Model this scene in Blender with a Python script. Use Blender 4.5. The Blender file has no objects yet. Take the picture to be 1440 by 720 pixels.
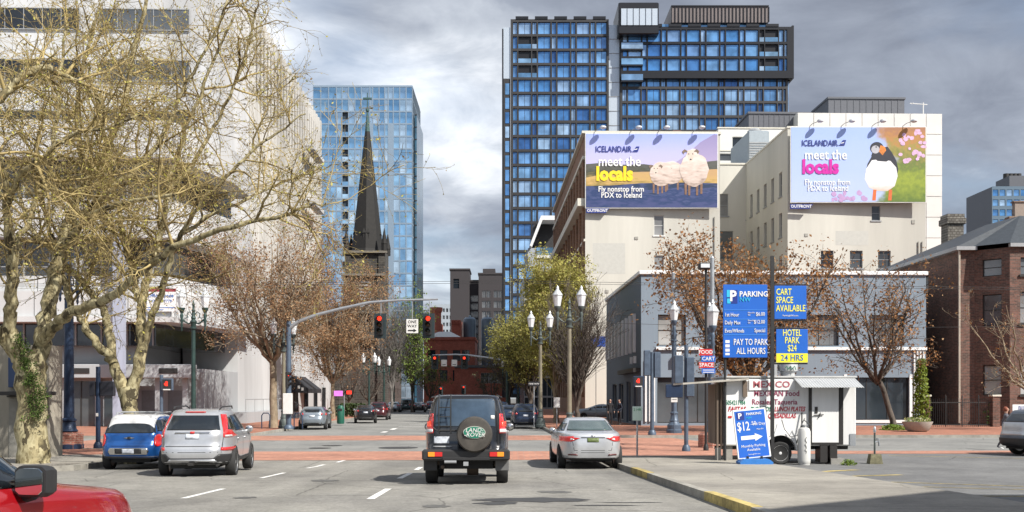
import bpy, bmesh, math, random
import numpy as np
from mathutils import Vector, Matrix
from mathutils.bvhtree import BVHTree
R = math.radians
random.seed(7)
scene = bpy.context.scene
COL = scene.collection
F = 1440.0; CX = 720.0; HY = 559.0; HC = 2.03; PHI = 0.028

def g(y):                                   # ground height: the near street falls towards the crossing
    return 0.63 * (1 - y / 30.0) if y < 30 else 0.0
def P(px, d, py=None):                      # a sight line of the photo at distance d -> world metres
    x = (px - CX) / F * d
    return x if py is None else Vector((x, d, HC - (py - HY) * d / F))
def Z(py, d): return HC - (py - HY) * d / F
def S(u, v):                                # street coordinates -> world
    c, s = math.cos(PHI), math.sin(PHI)
    return (u * c - v * s, u * s + v * c)

# ------------------------------------------------------------------ materials
def new_mat(name):
    m = bpy.data.materials.new(name); m.use_nodes = True
    nt = m.node_tree; b = nt.nodes['Principled BSDF']
    return m, nt, b
def rgb(c): return (c[0], c[1], c[2], 1.0)
_mc = {}
def mat(name, col, rough=0.6, metal=0.0, var=0.12, scale=3.0, bump=0.0, bscale=None, emit=None, estr=1.0, coat=0.0, spec=0.5, stain=0.0, streak=False):
    if name in _mc: return _mc[name]
    m, nt, b = new_mat(name); N = nt.nodes; L = nt.links
    b.inputs['Roughness'].default_value = rough; b.inputs['Metallic'].default_value = metal
    b.inputs['Coat Weight'].default_value = coat; b.inputs['Specular IOR Level'].default_value = spec
    b.inputs['Base Color'].default_value = rgb(col)
    if var > 0:
        tc = N.new('ShaderNodeTexCoord'); mp = N.new('ShaderNodeMapping')
        L.new(tc.outputs['Object'], mp.inputs['Vector'])
        if streak: mp.inputs['Scale'].default_value = (1, 1, 0.12)
        n = N.new('ShaderNodeTexNoise'); n.inputs['Scale'].default_value = scale; n.inputs['Detail'].default_value = 6; n.inputs['Roughness'].default_value = 0.65
        L.new(mp.outputs[0], n.inputs['Vector'])
        r = N.new('ShaderNodeMapRange'); r.inputs[1].default_value = 0.3; r.inputs[2].default_value = 0.7
        r.inputs[3].default_value = 1 - var; r.inputs[4].default_value = 1 + var
        L.new(n.outputs[0], r.inputs[0])
        mx = N.new('ShaderNodeMix'); mx.data_type = 'RGBA'; mx.blend_type = 'MULTIPLY'; mx.inputs[0].default_value = 1
        mx.inputs[6].default_value = rgb(col); L.new(r.outputs[0], mx.inputs[7])
        out = mx.outputs[2]
        if stain > 0:
            n2 = N.new('ShaderNodeTexNoise'); n2.inputs['Scale'].default_value = scale * 0.17; n2.inputs['Detail'].default_value = 8
            L.new(mp.outputs[0], n2.inputs['Vector'])
            r2 = N.new('ShaderNodeMapRange'); r2.inputs[1].default_value = 0.42; r2.inputs[2].default_value = 0.68
            r2.inputs[3].default_value = 1; r2.inputs[4].default_value = 1 - stain
            L.new(n2.outputs[0], r2.inputs[0])
            m2 = N.new('ShaderNodeMix'); m2.data_type = 'RGBA'; m2.blend_type = 'MULTIPLY'; m2.inputs[0].default_value = 1
            L.new(out, m2.inputs[6]); L.new(r2.outputs[0], m2.inputs[7]); out = m2.outputs[2]
        L.new(out, b.inputs['Base Color'])
        if bump > 0:
            nb = N.new('ShaderNodeTexNoise'); nb.inputs['Scale'].default_value = bscale or scale * 8; nb.inputs['Detail'].default_value = 5
            L.new(tc.outputs['Object'], nb.inputs['Vector'])
            bp = N.new('ShaderNodeBump'); bp.inputs['Strength'].default_value = bump; bp.inputs['Distance'].default_value = 0.02
            L.new(nb.outputs[0], bp.inputs['Height']); L.new(bp.outputs[0], b.inputs['Normal'])
    if emit:
        b.inputs['Emission Color'].default_value = rgb(emit); b.inputs['Emission Strength'].default_value = estr
    _mc[name] = m; return m

def brick(name, c1, c2, mortar, axis='x', bw=0.22, bh=0.075, stain=0.25, ms=0.012):
    if name in _mc: return _mc[name]
    m, nt, b = new_mat(name); N = nt.nodes; L = nt.links
    b.inputs['Roughness'].default_value = 0.9
    tc = N.new('ShaderNodeTexCoord'); sp = N.new('ShaderNodeSeparateXYZ'); cb = N.new('ShaderNodeCombineXYZ')
    L.new(tc.outputs['Object'], sp.inputs[0])
    if axis == 'x': L.new(sp.outputs[0], cb.inputs[0]); L.new(sp.outputs[2], cb.inputs[1])
    elif axis == 'y': L.new(sp.outputs[1], cb.inputs[0]); L.new(sp.outputs[2], cb.inputs[1])
    else: L.new(sp.outputs[0], cb.inputs[0]); L.new(sp.outputs[1], cb.inputs[1])
    t = N.new('ShaderNodeTexBrick'); t.inputs['Scale'].default_value = 1
    t.inputs['Brick Width'].default_value = bw; t.inputs['Row Height'].default_value = bh
    t.inputs['Mortar Size'].default_value = ms; t.inputs['Color1'].default_value = rgb(c1); t.inputs['Color2'].default_value = rgb(c2)
    t.inputs['Mortar'].default_value = rgb(mortar); t.inputs['Bias'].default_value = -0.1
    L.new(cb.outputs[0], t.inputs['Vector'])
    n = N.new('ShaderNodeTexNoise'); n.inputs['Scale'].default_value = 0.6; n.inputs['Detail'].default_value = 8; L.new(tc.outputs['Object'], n.inputs['Vector'])
    n3 = N.new('ShaderNodeTexNoise'); n3.inputs['Scale'].default_value = 5; n3.inputs['Detail'].default_value = 4; L.new(tc.outputs['Object'], n3.inputs['Vector'])
    ad = N.new('ShaderNodeMath'); ad.operation = 'ADD'; L.new(n.outputs[0], ad.inputs[0]); L.new(n3.outputs[0], ad.inputs[1])
    r = N.new('ShaderNodeMapRange'); r.inputs[1].default_value = 0.7; r.inputs[2].default_value = 1.3
    r.inputs[3].default_value = 1 - stain; r.inputs[4].default_value = 1 + stain; L.new(ad.outputs[0], r.inputs[0])
    mx = N.new('ShaderNodeMix'); mx.data_type = 'RGBA'; mx.blend_type = 'MULTIPLY'; mx.inputs[0].default_value = 1
    L.new(t.outputs[0], mx.inputs[6]); L.new(r.outputs[0], mx.inputs[7]); L.new(mx.outputs[2], b.inputs['Base Color'])
    bp = N.new('ShaderNodeBump'); bp.inputs['Strength'].default_value = 0.5; bp.inputs['Distance'].default_value = 0.01
    L.new(t.outputs[1], bp.inputs['Height']); bp.invert = True; L.new(bp.outputs[0], b.inputs['Normal'])
    _mc[name] = m; return m

def pane_mat(name, cols, rough=0.06, metal=0.0, cell=(1, 1, 1), mix=0.5, spec=0.9):
    """window glass whose tone differs from pane to pane (curtains, blinds, rooms behind; reflected cloud put into the tower pane colours), seen under a glossy face"""
    if name in _mc: return _mc[name]
    m, nt, b = new_mat(name); N = nt.nodes; L = nt.links
    b.inputs['Roughness'].default_value = rough; b.inputs['Metallic'].default_value = metal; b.inputs['Specular IOR Level'].default_value = spec
    ge = N.new('ShaderNodeNewGeometry'); oi = N.new('ShaderNodeObjectInfo')
    ad = N.new('ShaderNodeMath'); ad.operation = 'ADD'; L.new(ge.outputs['Random Per Island'], ad.inputs[0]); L.new(oi.outputs['Random'], ad.inputs[1])
    fr = N.new('ShaderNodeMath'); fr.operation = 'FRACT'; L.new(ad.outputs[0], fr.inputs[0])
    cr = N.new('ShaderNodeValToRGB'); cr.color_ramp.interpolation = 'LINEAR'
    e = cr.color_ramp.elements; n = len(cols)
    e[0].color = rgb(cols[0]); e[0].position = 0; e[1].color = rgb(cols[-1]); e[1].position = 1
    for i in range(1, n - 1):
        q = e.new(i / (n - 1)); q.color = rgb(cols[i])
    L.new(fr.outputs[0], cr.inputs[0])
    tc = N.new('ShaderNodeTexCoord'); nz = N.new('ShaderNodeTexNoise'); nz.inputs['Scale'].default_value = 0.35; nz.inputs['Detail'].default_value = 4
    L.new(tc.outputs['Object'], nz.inputs['Vector'])
    r = N.new('ShaderNodeMapRange'); r.inputs[1].default_value = 0.35; r.inputs[2].default_value = 0.65; r.inputs[3].default_value = 0.7; r.inputs[4].default_value = 1.3
    L.new(nz.outputs[0], r.inputs[0])
    mx = N.new('ShaderNodeMix'); mx.data_type = 'RGBA'; mx.blend_type = 'MULTIPLY'; mx.inputs[0].default_value = 1
    L.new(cr.outputs[0], mx.inputs[6]); L.new(r.outputs[0], mx.inputs[7]); L.new(mx.outputs[2], b.inputs['Base Color'])
    bp = N.new('ShaderNodeBump'); bp.inputs['Strength'].default_value = 0.06; bp.inputs['Distance'].default_value = 0.3
    n2 = N.new('ShaderNodeTexNoise'); n2.inputs['Scale'].default_value = 0.5; L.new(tc.outputs['Object'], n2.inputs['Vector'])
    L.new(n2.outputs[0], bp.inputs['Height']); L.new(bp.outputs[0], b.inputs['Normal'])
    _mc[name] = m; return m

def leaf_mat(name, cols, rough=0.7, trans=0.25):
    if name in _mc: return _mc[name]
    m, nt, b = new_mat(name); N = nt.nodes; L = nt.links
    b.inputs['Roughness'].default_value = rough
    ge = N.new('ShaderNodeNewGeometry'); cr = N.new('ShaderNodeValToRGB'); e = cr.color_ramp.elements
    e[0].color = rgb(cols[0]); e[1].color = rgb(cols[-1])
    for i in range(1, len(cols) - 1):
        q = e.new(i / (len(cols) - 1)); q.color = rgb(cols[i])
    L.new(ge.outputs['Random Per Island'], cr.inputs[0]); L.new(cr.outputs[0], b.inputs['Base Color'])
    tr = N.new('ShaderNodeBsdfTranslucent'); L.new(cr.outputs[0], tr.inputs[0])
    ms = N.new('ShaderNodeMixShader'); ms.inputs[0].default_value = trans
    L.new(b.outputs[0], ms.inputs[1]); L.new(tr.outputs[0], ms.inputs[2]); L.new(ms.outputs[0], N['Material Output'].inputs[0])
    _mc[name] = m; return m

def bark_mat(name, cols, scale=6.0):
    if name in _mc: return _mc[name]
    m, nt, b = new_mat(name); N = nt.nodes; L = nt.links
    b.inputs['Roughness'].default_value = 0.9; b.inputs['Specular IOR Level'].default_value = 0.2
    tc = N.new('ShaderNodeTexCoord'); mp = N.new('ShaderNodeMapping'); mp.inputs['Scale'].default_value = (1, 1, 0.6); L.new(tc.outputs['Object'], mp.inputs[0])
    v = N.new('ShaderNodeTexVoronoi'); v.inputs['Scale'].default_value = scale; n = N.new('ShaderNodeTexNoise'); n.inputs['Scale'].default_value = scale * 0.7; n.inputs['Detail'].default_value = 8
    L.new(mp.outputs[0], n.inputs[0])
    mixv = N.new('ShaderNodeMix'); mixv.data_type = 'RGBA'; mixv.inputs[0].default_value = 0.3; L.new(mp.outputs[0], mixv.inputs[6]); L.new(n.outputs['Color'], mixv.inputs[7])
    L.new(mixv.outputs[2], v.inputs['Vector'])
    cr = N.new('ShaderNodeValToRGB'); e = cr.color_ramp.elements; e[0].color = rgb(cols[0]); e[0].position = 0.34; e[1].color = rgb(cols[-1]); e[1].position = 0.68
    for i in range(1, len(cols) - 1):
        q = e.new(0.34 + 0.34 * i / (len(cols) - 1)); q.color = rgb(cols[i])
    ad = N.new('ShaderNodeMix'); ad.data_type = 'RGBA'; ad.inputs[0].default_value = 0.5
    L.new(v.outputs['Color'], ad.inputs[6]); L.new(n.outputs['Color'], ad.inputs[7]); bw = N.new('ShaderNodeRGBToBW'); L.new(ad.outputs[2], bw.inputs[0])
    L.new(bw.outputs[0], cr.inputs[0]); L.new(cr.outputs[0], b.inputs['Base Color'])
    bp = N.new('ShaderNodeBump'); bp.inputs['Strength'].default_value = 0.6; bp.inputs['Distance'].default_value = 0.03
    L.new(n.outputs[0], bp.inputs['Height']); L.new(bp.outputs[0], b.inputs['Normal'])
    _mc[name] = m; return m

# ------------------------------------------------------------------ mesh builder
SINGLE = dict(parapet_blocks='parapet_block', pilasters='pilaster', balcony_rails='balcony_rail', string_course='string_band', fluted_panel='fluted_strip', mullions='mullion', fins='fin', dark_slots='slot', brackets='bracket', hoops='hoop', roof_fans='roof_fan', roof_rails='roof_rail', head_restraints='head_restraint', springs='spring', card_symbols='card_symbol', buttress='buttress_block', ribs='rib', side_frame='side_post', prop='prop_block', concrete_beam='beam')
class MB:
    def __init__(self): self.v = []; self.f = []; self.mi = []; self.cur = 0; self.sm = []
    def add(self, vs, fs, smooth=False):
        b = len(self.v); self.v += [tuple(p) for p in vs]
        for f in fs: self.f.append(tuple(i + b for i in f)); self.mi.append(self.cur); self.sm.append(smooth)
        return self
    def box(self, x0, x1, y0, y1, z0, z1, c=0.0):
        if x0 > x1: x0, x1 = x1, x0
        if y0 > y1: y0, y1 = y1, y0
        if z0 > z1: z0, z1 = z1, z0
        c = min(c, (x1 - x0) * .49, (y1 - y0) * .49, (z1 - z0) * .49)
        if c <= 0:
            vs = [(x, y, z) for x in (x0, x1) for y in (y0, y1) for z in (z0, z1)]
            return self.add(vs, [(0, 1, 3, 2), (4, 6, 7, 5), (0, 4, 5, 1), (2, 3, 7, 6), (0, 2, 6, 4), (1, 5, 7, 3)])
        ring = lambda i, z: [(x0 + c - i, y0 - 0 + (c - i), z), (x1 - c + i, y0 + (c - i), z), (x1 - (c - i), y1 - (c - i), z), (x0 + (c - i), y1 - (c - i), z)]
        vs = []; 
        for (i, z) in ((0, z0), (c, z0 + c), (c, z1 - c), (0, z1)): 
            a0, a1, b0, b1 = x0 + c - i, x1 - c + i, y0 + c - i, y1 - c + i
            k = c * 0.8
            vs += [(a0 + k, b0, z), (a1 - k, b0, z), (a1, b0 + k, z), (a1, b1 - k, z), (a1 - k, b1, z), (a0 + k, b1, z), (a0, b1 - k, z), (a0, b0 + k, z)]
        fs = [tuple(range(7, -1, -1)), tuple(range(24, 32))]
        for r_ in range(3):
            for i in range(8): j = (i + 1) % 8; fs.append((r_ * 8 + i, r_ * 8 + j, r_ * 8 + 8 + j, r_ * 8 + 8 + i))
        return self.add(vs, fs)
    def prism(self, pts, axis, a0, a1):
        """extrude a 2D outline: axis 'y' pts=(x,z); 'x' pts=(y,z); 'z' pts=(x,y)"""
        n = len(pts)
        def q(p, a): return (p[0], a, p[1]) if axis == 'y' else ((a, p[0], p[1]) if axis == 'x' else (p[0], p[1], a))
        vs = [q(p, a0) for p in pts] + [q(p, a1) for p in pts]
        fs = [tuple(range(n)), tuple(range(2 * n - 1, n - 1, -1))] + [(i, i + n, (i + 1) % n + n, (i + 1) % n) for i in range(n)]
        return self.add(vs, fs)
    def tube(self, pts, rs, n=8, cap=True, smooth=True):
        pts = [Vector(p) for p in pts]
        if not hasattr(rs, '__len__'): rs = [rs] * len(pts)
        vs = []; 
        t0 = (pts[1] - pts[0]).normalized(); a = t0.orthogonal().normalized()
        for i, p in enumerate(pts):
            if i == 0: t = t0
            elif i == len(pts) - 1: t = (pts[i] - pts[i - 1]).normalized()
            else: t = (pts[i + 1] - pts[i - 1]).normalized()
            a = (a - t * a.dot(t)); a = a.normalized() if a.length > 1e-6 else t.orthogonal().normalized()
            b = t.cross(a)
            for k in range(n):
                an = 2 * math.pi * k / n; vs.append(p + (a * math.cos(an) + b * math.sin(an)) * rs[i])
        fs = []
        for i in range(len(pts) - 1):
            for k in range(n): j = (k + 1) % n; fs.append((i * n + k, i * n + j, i * n + n + j, i * n + n + k))
        self.add(vs, fs, smooth)
        if cap:
            b0 = len(self.v) - len(vs)
            self.f.append(tuple(b0 + k for k in range(n - 1, -1, -1))); self.mi.append(self.cur); self.sm.append(False)
            self.f.append(tuple(b0 + len(vs) - n + k for k in range(n))); self.mi.append(self.cur); self.sm.append(False)
        return self
    def lathe(self, prof, c=(0, 0, 0), n=16, axis='z', smooth=True):
        """prof = [(r, h)] along the axis"""
        vs = []
        for r_, h in prof:
            r_ = max(r_, 1e-4)
            for k in range(n):
                an = 2 * math.pi * k / n; x, y = r_ * math.cos(an), r_ * math.sin(an)
                vs.append((c[0] + x, c[1] + y, c[2] + h) if axis == 'z' else ((c[0] + h, c[1] + x, c[2] + y) if axis == 'x' else (c[0] + y, c[1] + h, c[2] + x)))
        fs = []
        for i in range(len(prof) - 1):
            for k in range(n): j = (k + 1) % n; fs.append((i * n + k, i * n + j, i * n + n + j, i * n + n + k))
        fs.append(tuple(range(n - 1, -1, -1))); b = (len(prof) - 1) * n; fs.append(tuple(b + k for k in range(n)))
        return self.add(vs, fs, smooth)
    def move(self, fn): self.v = [tuple(fn(Vector(p))) for p in self.v]; return self
    def mesh(self, name, mats, sharp=40):
        me = bpy.data.meshes.new(name); me.from_pydata(self.v, [], self.f)
        if not isinstance(mats, (list, tuple)): mats = [mats]
        for m in mats: me.materials.append(m)
        me.polygons.foreach_set('material_index', self.mi); me.polygons.foreach_set('use_smooth', self.sm)
        if any(self.sm): me.set_sharp_from_angle(angle=R(sharp))
        me.update(); return me
    def pieces(self):
        par = list(range(len(self.v)))
        def find(i):
            while par[i] != i: par[i] = par[par[i]]; i = par[i]
            return i
        for f in self.f:
            for k in f[1:]: par[find(k)] = find(f[0])
        out = {}
        for f, mi, sm in zip(self.f, self.mi, self.sm):
            p, mp = out.setdefault(find(f[0]), (MB(), {}))
            for k in f:
                if k not in mp: mp[k] = len(p.v); p.v.append(self.v[k])
            p.f.append(tuple(mp[k] for k in f)); p.mi.append(mi); p.sm.append(sm)
        return [p for p, _ in out.values()]
    def build(self, name, mats, parent=None, loc=(0, 0, 0), rz=0.0, fix=True):
        if name in SINGLE:
            for p in self.pieces(): o = p.build(SINGLE[name], mats, parent, loc, rz, fix)
            return o
        me = self.mesh(name, mats)
        if fix:
            bm = bmesh.new(); bm.from_mesh(me); bmesh.ops.recalc_face_normals(bm, faces=bm.faces); bm.to_mesh(me); bm.free()
        return link(name, me, parent, loc, rz)
def link(name, data, parent=None, loc=(0, 0, 0), rz=0.0):
    o = bpy.data.objects.new(name, data); COL.objects.link(o)
    if parent is not None: o.parent = parent
    o.location = loc; o.rotation_euler = (0, 0, rz); return o
def tag(o, label=None, cat=None, group=None, kind=None):
    if label: o['label'] = label
    if cat: o['category'] = cat
    if group: o['group'] = group
    if kind: o['kind'] = kind
    return o
def thing(name, label, cat, loc=(0, 0, 0), rz=0.0, group=None):
    return tag(link(name, None, None, loc, rz), label, cat, group)
def kids(o): return list(o.children)
def copy_tree(o, parent=None):
    c = o.copy(); COL.objects.link(c)
    if parent is not None: c.parent = parent
    for ch in kids(o): copy_tree(ch, c)
    return c
def place(o, loc, rz, label=None, first=False):
    c = o if first else copy_tree(o)
    c.location = loc; c.rotation_euler = (0, 0, rz)
    if label: c['label'] = label
    return c
def text(body, size, loc, parent, m, name='lettering', align='LEFT', bold=0.0, xs=1.0, rot=(R(90), 0, 0), ext=0.004, shear=0.0):
    cu = bpy.data.curves.new(name, 'FONT'); cu.body = body; cu.size = size; cu.align_x = align; cu.align_y = 'CENTER'
    cu.offset = bold * size; cu.extrude = ext; cu.shear = shear; cu.resolution_u = 2; cu.materials.append(m)
    o = bpy.data.objects.new(name, cu); COL.objects.link(o); o.parent = parent; o.location = loc; o.rotation_euler = rot; o.scale = (xs, 1, 1)
    return o
def convert_fonts():                        # turn the lettering into meshes
    dg = bpy.context.evaluated_depsgraph_get()
    for o in [o for o in scene.objects if o.type == 'FONT']:
        me = bpy.data.meshes.new_from_object(o.evaluated_get(dg))
        n = bpy.data.objects.new('lettering', me); COL.objects.link(n); n.parent = o.parent
        n.location = o.location; n.rotation_euler = o.rotation_euler; n.scale = o.scale
        nm = o.name.split('.')[0]
        bpy.data.objects.remove(o); n.name = nm

# ------------------------------------------------------------------ camera, sky, sun
cam = bpy.data.cameras.new('camera'); cam.lens = 36.0; cam.sensor_width = 36.0; cam.shift_y = (HY - 360) / F
cam.clip_end = 5000; cam.clip_start = 0.1
co = bpy.data.objects.new('camera', cam); COL.objects.link(co); co.location = (0, 0, HC); co.rotation_euler = (R(90), 0, 0)
scene.camera = co
SD = Vector((0.77, -0.66, 0.97)).normalized()      # towards the sun
elev = math.asin(SD.z); az = math.atan2(SD.x, SD.y)
sun = bpy.data.lights.new('sun', 'SUN'); sun.energy = 5.0; sun.angle = R(0.6); sun.color = (1.0, 0.955, 0.88)
so = bpy.data.objects.new('sun', sun); COL.objects.link(so); so.rotation_euler = SD.to_track_quat('Z', 'Y').to_euler()
W = bpy.data.worlds.new('World'); scene.world = W; W.use_nodes = True
nt = W.node_tree; N = nt.nodes; L = nt.links; bg = N['Background']
sky = N.new('ShaderNodeTexSky'); sky.sky_type = 'NISHITA'; sky.sun_disc = False; sky.sun_elevation = elev; sky.sun_rotation = az; sky.dust_density = 1.2
bg.inputs[1].default_value = 0.10
tc = N.new('ShaderNodeTexCoord'); sp = N.new('ShaderNodeSeparateXYZ'); L.new(tc.outputs['Generated'], sp.inputs[0])
# clouds live on a plane overhead: direction / (z + k)
zz = N.new('ShaderNodeMath'); zz.operation = 'ABSOLUTE'; L.new(sp.outputs[2], zz.inputs[0])
za = N.new('ShaderNodeMath'); za.operation = 'ADD'; za.inputs[1].default_value = 0.22; L.new(zz.outputs[0], za.inputs[0])
vd = N.new('ShaderNodeVectorMath'); vd.operation = 'SCALE'
inv = N.new('ShaderNodeMath'); inv.operation = 'DIVIDE'; inv.inputs[0].default_value = 1; L.new(za.outputs[0], inv.inputs[1])
L.new(tc.outputs['Generated'], vd.inputs[0]); L.new(inv.outputs[0], vd.inputs['Scale'])
def wn(scale, det, rough, off, dist=0.0):
    mp = N.new('ShaderNodeMapping'); mp.inputs['Location'].default_value = off; L.new(vd.outputs[0], mp.inputs[0])
    n = N.new('ShaderNodeTexNoise'); n.inputs['Scale'].default_value = scale; n.inputs['Detail'].default_value = det; n.inputs['Roughness'].default_value = rough
    n.inputs['Distortion'].default_value = dist
    L.new(mp.outputs[0], n.inputs['Vector']); return n
SKY_A = (1.3, 2.15, 0.4); SKY_B = (5.1, 3.3, 1.2)
cover = wn(0.9, 9, 0.52, SKY_A); shade = wn(1.0, 8, 0.5, SKY_B, 0.2); fine = wn(4.2, 8, 0.6, (2.1, 7.7, 5.9), 0.5)
r1 = N.new('ShaderNodeMapRange'); r1.inputs[1].default_value = 0.30; r1.inputs[2].default_value = 0.52; L.new(cover.outputs[0], r1.inputs[0])
sa = N.new('ShaderNodeMath'); sa.operation = 'MULTIPLY_ADD'; sa.inputs[1].default_value = 0.3; L.new(fine.outputs[0], sa.inputs[0]); L.new(shade.outputs[0], sa.inputs[2])
cr = N.new('ShaderNodeValToRGB'); L.new(sa.outputs[0], cr.inputs[0])
e = cr.color_ramp.elements; e[0].position = 0.50; e[0].color = (1.75, 1.98, 2.5, 1); e[1].position = 0.80; e[1].color = (8.6, 8.8, 9.1, 1)
q = e.new(0.60); q.color = (2.6, 2.9, 3.5, 1); q = e.new(0.69); q.color = (4.5, 4.85, 5.4, 1)
mx = N.new('ShaderNodeMix'); mx.data_type = 'RGBA'; L.new(r1.outputs[0], mx.inputs[0])
skyb = N.new('ShaderNodeMix'); skyb.data_type = 'RGBA'; skyb.blend_type = 'MULTIPLY'; skyb.inputs[0].default_value = 1; skyb.inputs[7].default_value = (1.0, 1.0, 1.0, 1)
L.new(sky.outputs[0], skyb.inputs[6]); L.new(skyb.outputs[2], mx.inputs[6]); L.new(cr.outputs[0], mx.inputs[7]); L.new(mx.outputs[2], bg.inputs[0])
vs = scene.view_settings; vs.view_transform = 'Standard'; vs.look = 'None'; vs.gamma = 1; vs.use_curve_mapping = False; vs.exposure = 0.58
scene.cycles.max_bounces = 6; scene.cycles.transparent_max_bounces = 6; scene.cycles.use_denoising = True; scene.cycles.caustics_reflective = False; scene.cycles.caustics_refractive = False
# ------------------------------------------------------------------ ground, roads, pavements
def clip(poly, y0, keep_below):
    out = []
    n = len(poly)
    for i in range(n):
        a, b = poly[i], poly[(i + 1) % n]
        ia = (a[1] <= y0) == keep_below or a[1] == y0; ib = (b[1] <= y0) == keep_below or b[1] == y0
        if ia: out.append(a)
        if ia != ib:
            t = (y0 - a[1]) / (b[1] - a[1]); out.append((a[0] + (b[0] - a[0]) * t, y0))
    return out
def sheet(name, poly, dz, m, thick=0.0, kind='structure', parent=None, mb=None):
    own = mb is None
    if own: mb = MB()
    for kb in (True, False):
        q = clip(poly, 30.0, kb)
        if len(q) < 3: continue
        n = len(q); top = [(p[0], p[1], g(p[1]) + dz) for p in q]
        if thick > 0:
            mb.add(top + [(p[0], p[1], g(p[1]) + dz - thick) for p in q], [tuple(range(n))] + [(i, i + n, (i + 1) % n + n, (i + 1) % n) for i in range(n)])
        else: mb.add(top, [tuple(range(n))])
    if own:
        o = mb.build(name, m, parent)
        if kind: tag(o, kind=kind)
        return o
def rectS(u0, u1, v0, v1): return [S(u0, v0), S(u1, v0), S(u1, v1), S(u0, v1)]
asphalt, nt, b = new_mat('asphalt'); N = nt.nodes; L = nt.links
def ground_mat(m, nt, b, base, patch, speck=0.25, cracks=0.35, rough=0.92, tracks=False):
    N = nt.nodes; L = nt.links; b.inputs['Roughness'].default_value = rough; b.inputs['Specular IOR Level'].default_value = 0.25
    tc = N.new('ShaderNodeTexCoord')
    def noise(s, d, w=0.6):
        n = N.new('ShaderNodeTexNoise'); n.inputs['Scale'].default_value = s; n.inputs['Detail'].default_value = d; n.inputs['Roughness'].default_value = w
        L.new(tc.outputs['Object'], n.inputs['Vector']); return n
    def rng(o, a, b_, c, d):
        r = N.new('ShaderNodeMapRange'); r.inputs[1].default_value = a; r.inputs[2].default_value = b_; r.inputs[3].default_value = c; r.inputs[4].default_value = d
        L.new(o, r.inputs[0]); return r.outputs[0]
    def mul(a, b_):
        x = N.new('ShaderNodeMix'); x.data_type = 'RGBA'; x.blend_type = 'MULTIPLY'; x.inputs[0].default_value = 1
        L.new(a, x.inputs[6]); L.new(b_, x.inputs[7]); return x.outputs[2]
    cr = N.new('ShaderNodeMix'); cr.data_type = 'RGBA'; cr.inputs[6].default_value = rgb(base); cr.inputs[7].default_value = rgb(patch)
    L.new(rng(noise(0.22, 8, 0.55).outputs[0], 0.42, 0.6, 0, 1), cr.inputs[0])
    c = mul(cr.outputs[2], rng(noise(14, 6, 0.85).outputs[0], 0.3, 0.7, 1 - speck, 1 + speck))
    c = mul(c, rng(noise(0.9, 10, 0.75).outputs[0], 0.52, 0.66, 1.0, 0.82))
    c = mul(c, rng(noise(2.2, 6).outputs[0], 0.3, 0.7, 0.88, 1.12))
    if tracks:
        mp = N.new('ShaderNodeMapping'); mp.inputs['Scale'].default_value = (.75, .025, 1); mp.inputs['Rotation'].default_value = (0, 0, -PHI); L.new(tc.outputs['Object'], mp.inputs[0])
        nt_ = N.new('ShaderNodeTexNoise'); nt_.inputs['Scale'].default_value = 1; nt_.inputs['Detail'].default_value = 3; L.new(mp.outputs[0], nt_.inputs[0]); c = mul(c, rng(nt_.outputs[0], .38, .62, .84, 1.08))
    if cracks:
        v = N.new('ShaderNodeTexVoronoi'); v.feature = 'DISTANCE_TO_EDGE'; v.inputs['Scale'].default_value = 0.28
        wq = N.new('ShaderNodeMix'); wq.data_type = 'RGBA'; wq.inputs[0].default_value = 0.12
        L.new(tc.outputs['Object'], wq.inputs[6]); L.new(noise(1.5, 6).outputs['Color'], wq.inputs[7]); L.new(wq.outputs[2], v.inputs['Vector'])
        c = mul(c, rng(v.outputs['Distance'], 0.0, 0.006, 1 - cracks, 1))
    L.new(c, b.inputs['Base Color'])
    bp = N.new('ShaderNodeBump'); bp.inputs['Strength'].default_value = 0.5; bp.inputs['Distance'].default_value = 0.01
    L.new(noise(40, 4, 0.8).outputs[0], bp.inputs['Height']); L.new(bp.outputs[0], b.inputs['Normal'])
ground_mat(asphalt, nt, b, (0.25, 0.24, 0.215), (0.19, 0.183, 0.168), 0.38, 0.5, tracks=True)
lot, nt, b = new_mat('lot_asphalt'); ground_mat(lot, nt, b, (0.175, 0.175, 0.172), (0.135, 0.135, 0.135), 0.3, 0.5)
walk, nt, b = new_mat('pavement_concrete'); ground_mat(walk, nt, b, (0.31, 0.29, 0.25), (0.22, 0.205, 0.18), 0.2, 0.4)
xroad, nt, b = new_mat('cross_street_concrete'); ground_mat(xroad, nt, b, (0.235, 0.232, 0.218), (0.18, 0.18, 0.172), 0.2, 0.45)
earth, nt, b = new_mat('town_ground'); ground_mat(earth, nt, b, (0.16, 0.155, 0.145), (0.12, 0.12, 0.115), 0.2, 0.0)
pavers = brick('brick_paving', (0.36, 0.145, 0.085), (0.27, 0.105, 0.065), (0.22, 0.15, 0.12), 'z', 0.21, 0.1, 0.3, 0.008)
wornred = brick('brick_crosswalk', (0.40, 0.185, 0.12), (0.31, 0.135, 0.09), (0.30, 0.20, 0.16), 'z', 0.42, 0.2, 0.32, 0.012)
kerbm = mat('kerb_concrete', (0.30, 0.285, 0.25), 0.9, var=0.25, scale=2.5, bump=0.3, stain=0.4)
white = mat('road_paint_white', (0.72, 0.71, 0.68), 0.7, var=0.15, scale=9, stain=0.2)
yellow = mat('road_paint_yellow', (0.46, 0.36, 0.13), 0.8, var=0.45, scale=7, stain=0.6)

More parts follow.
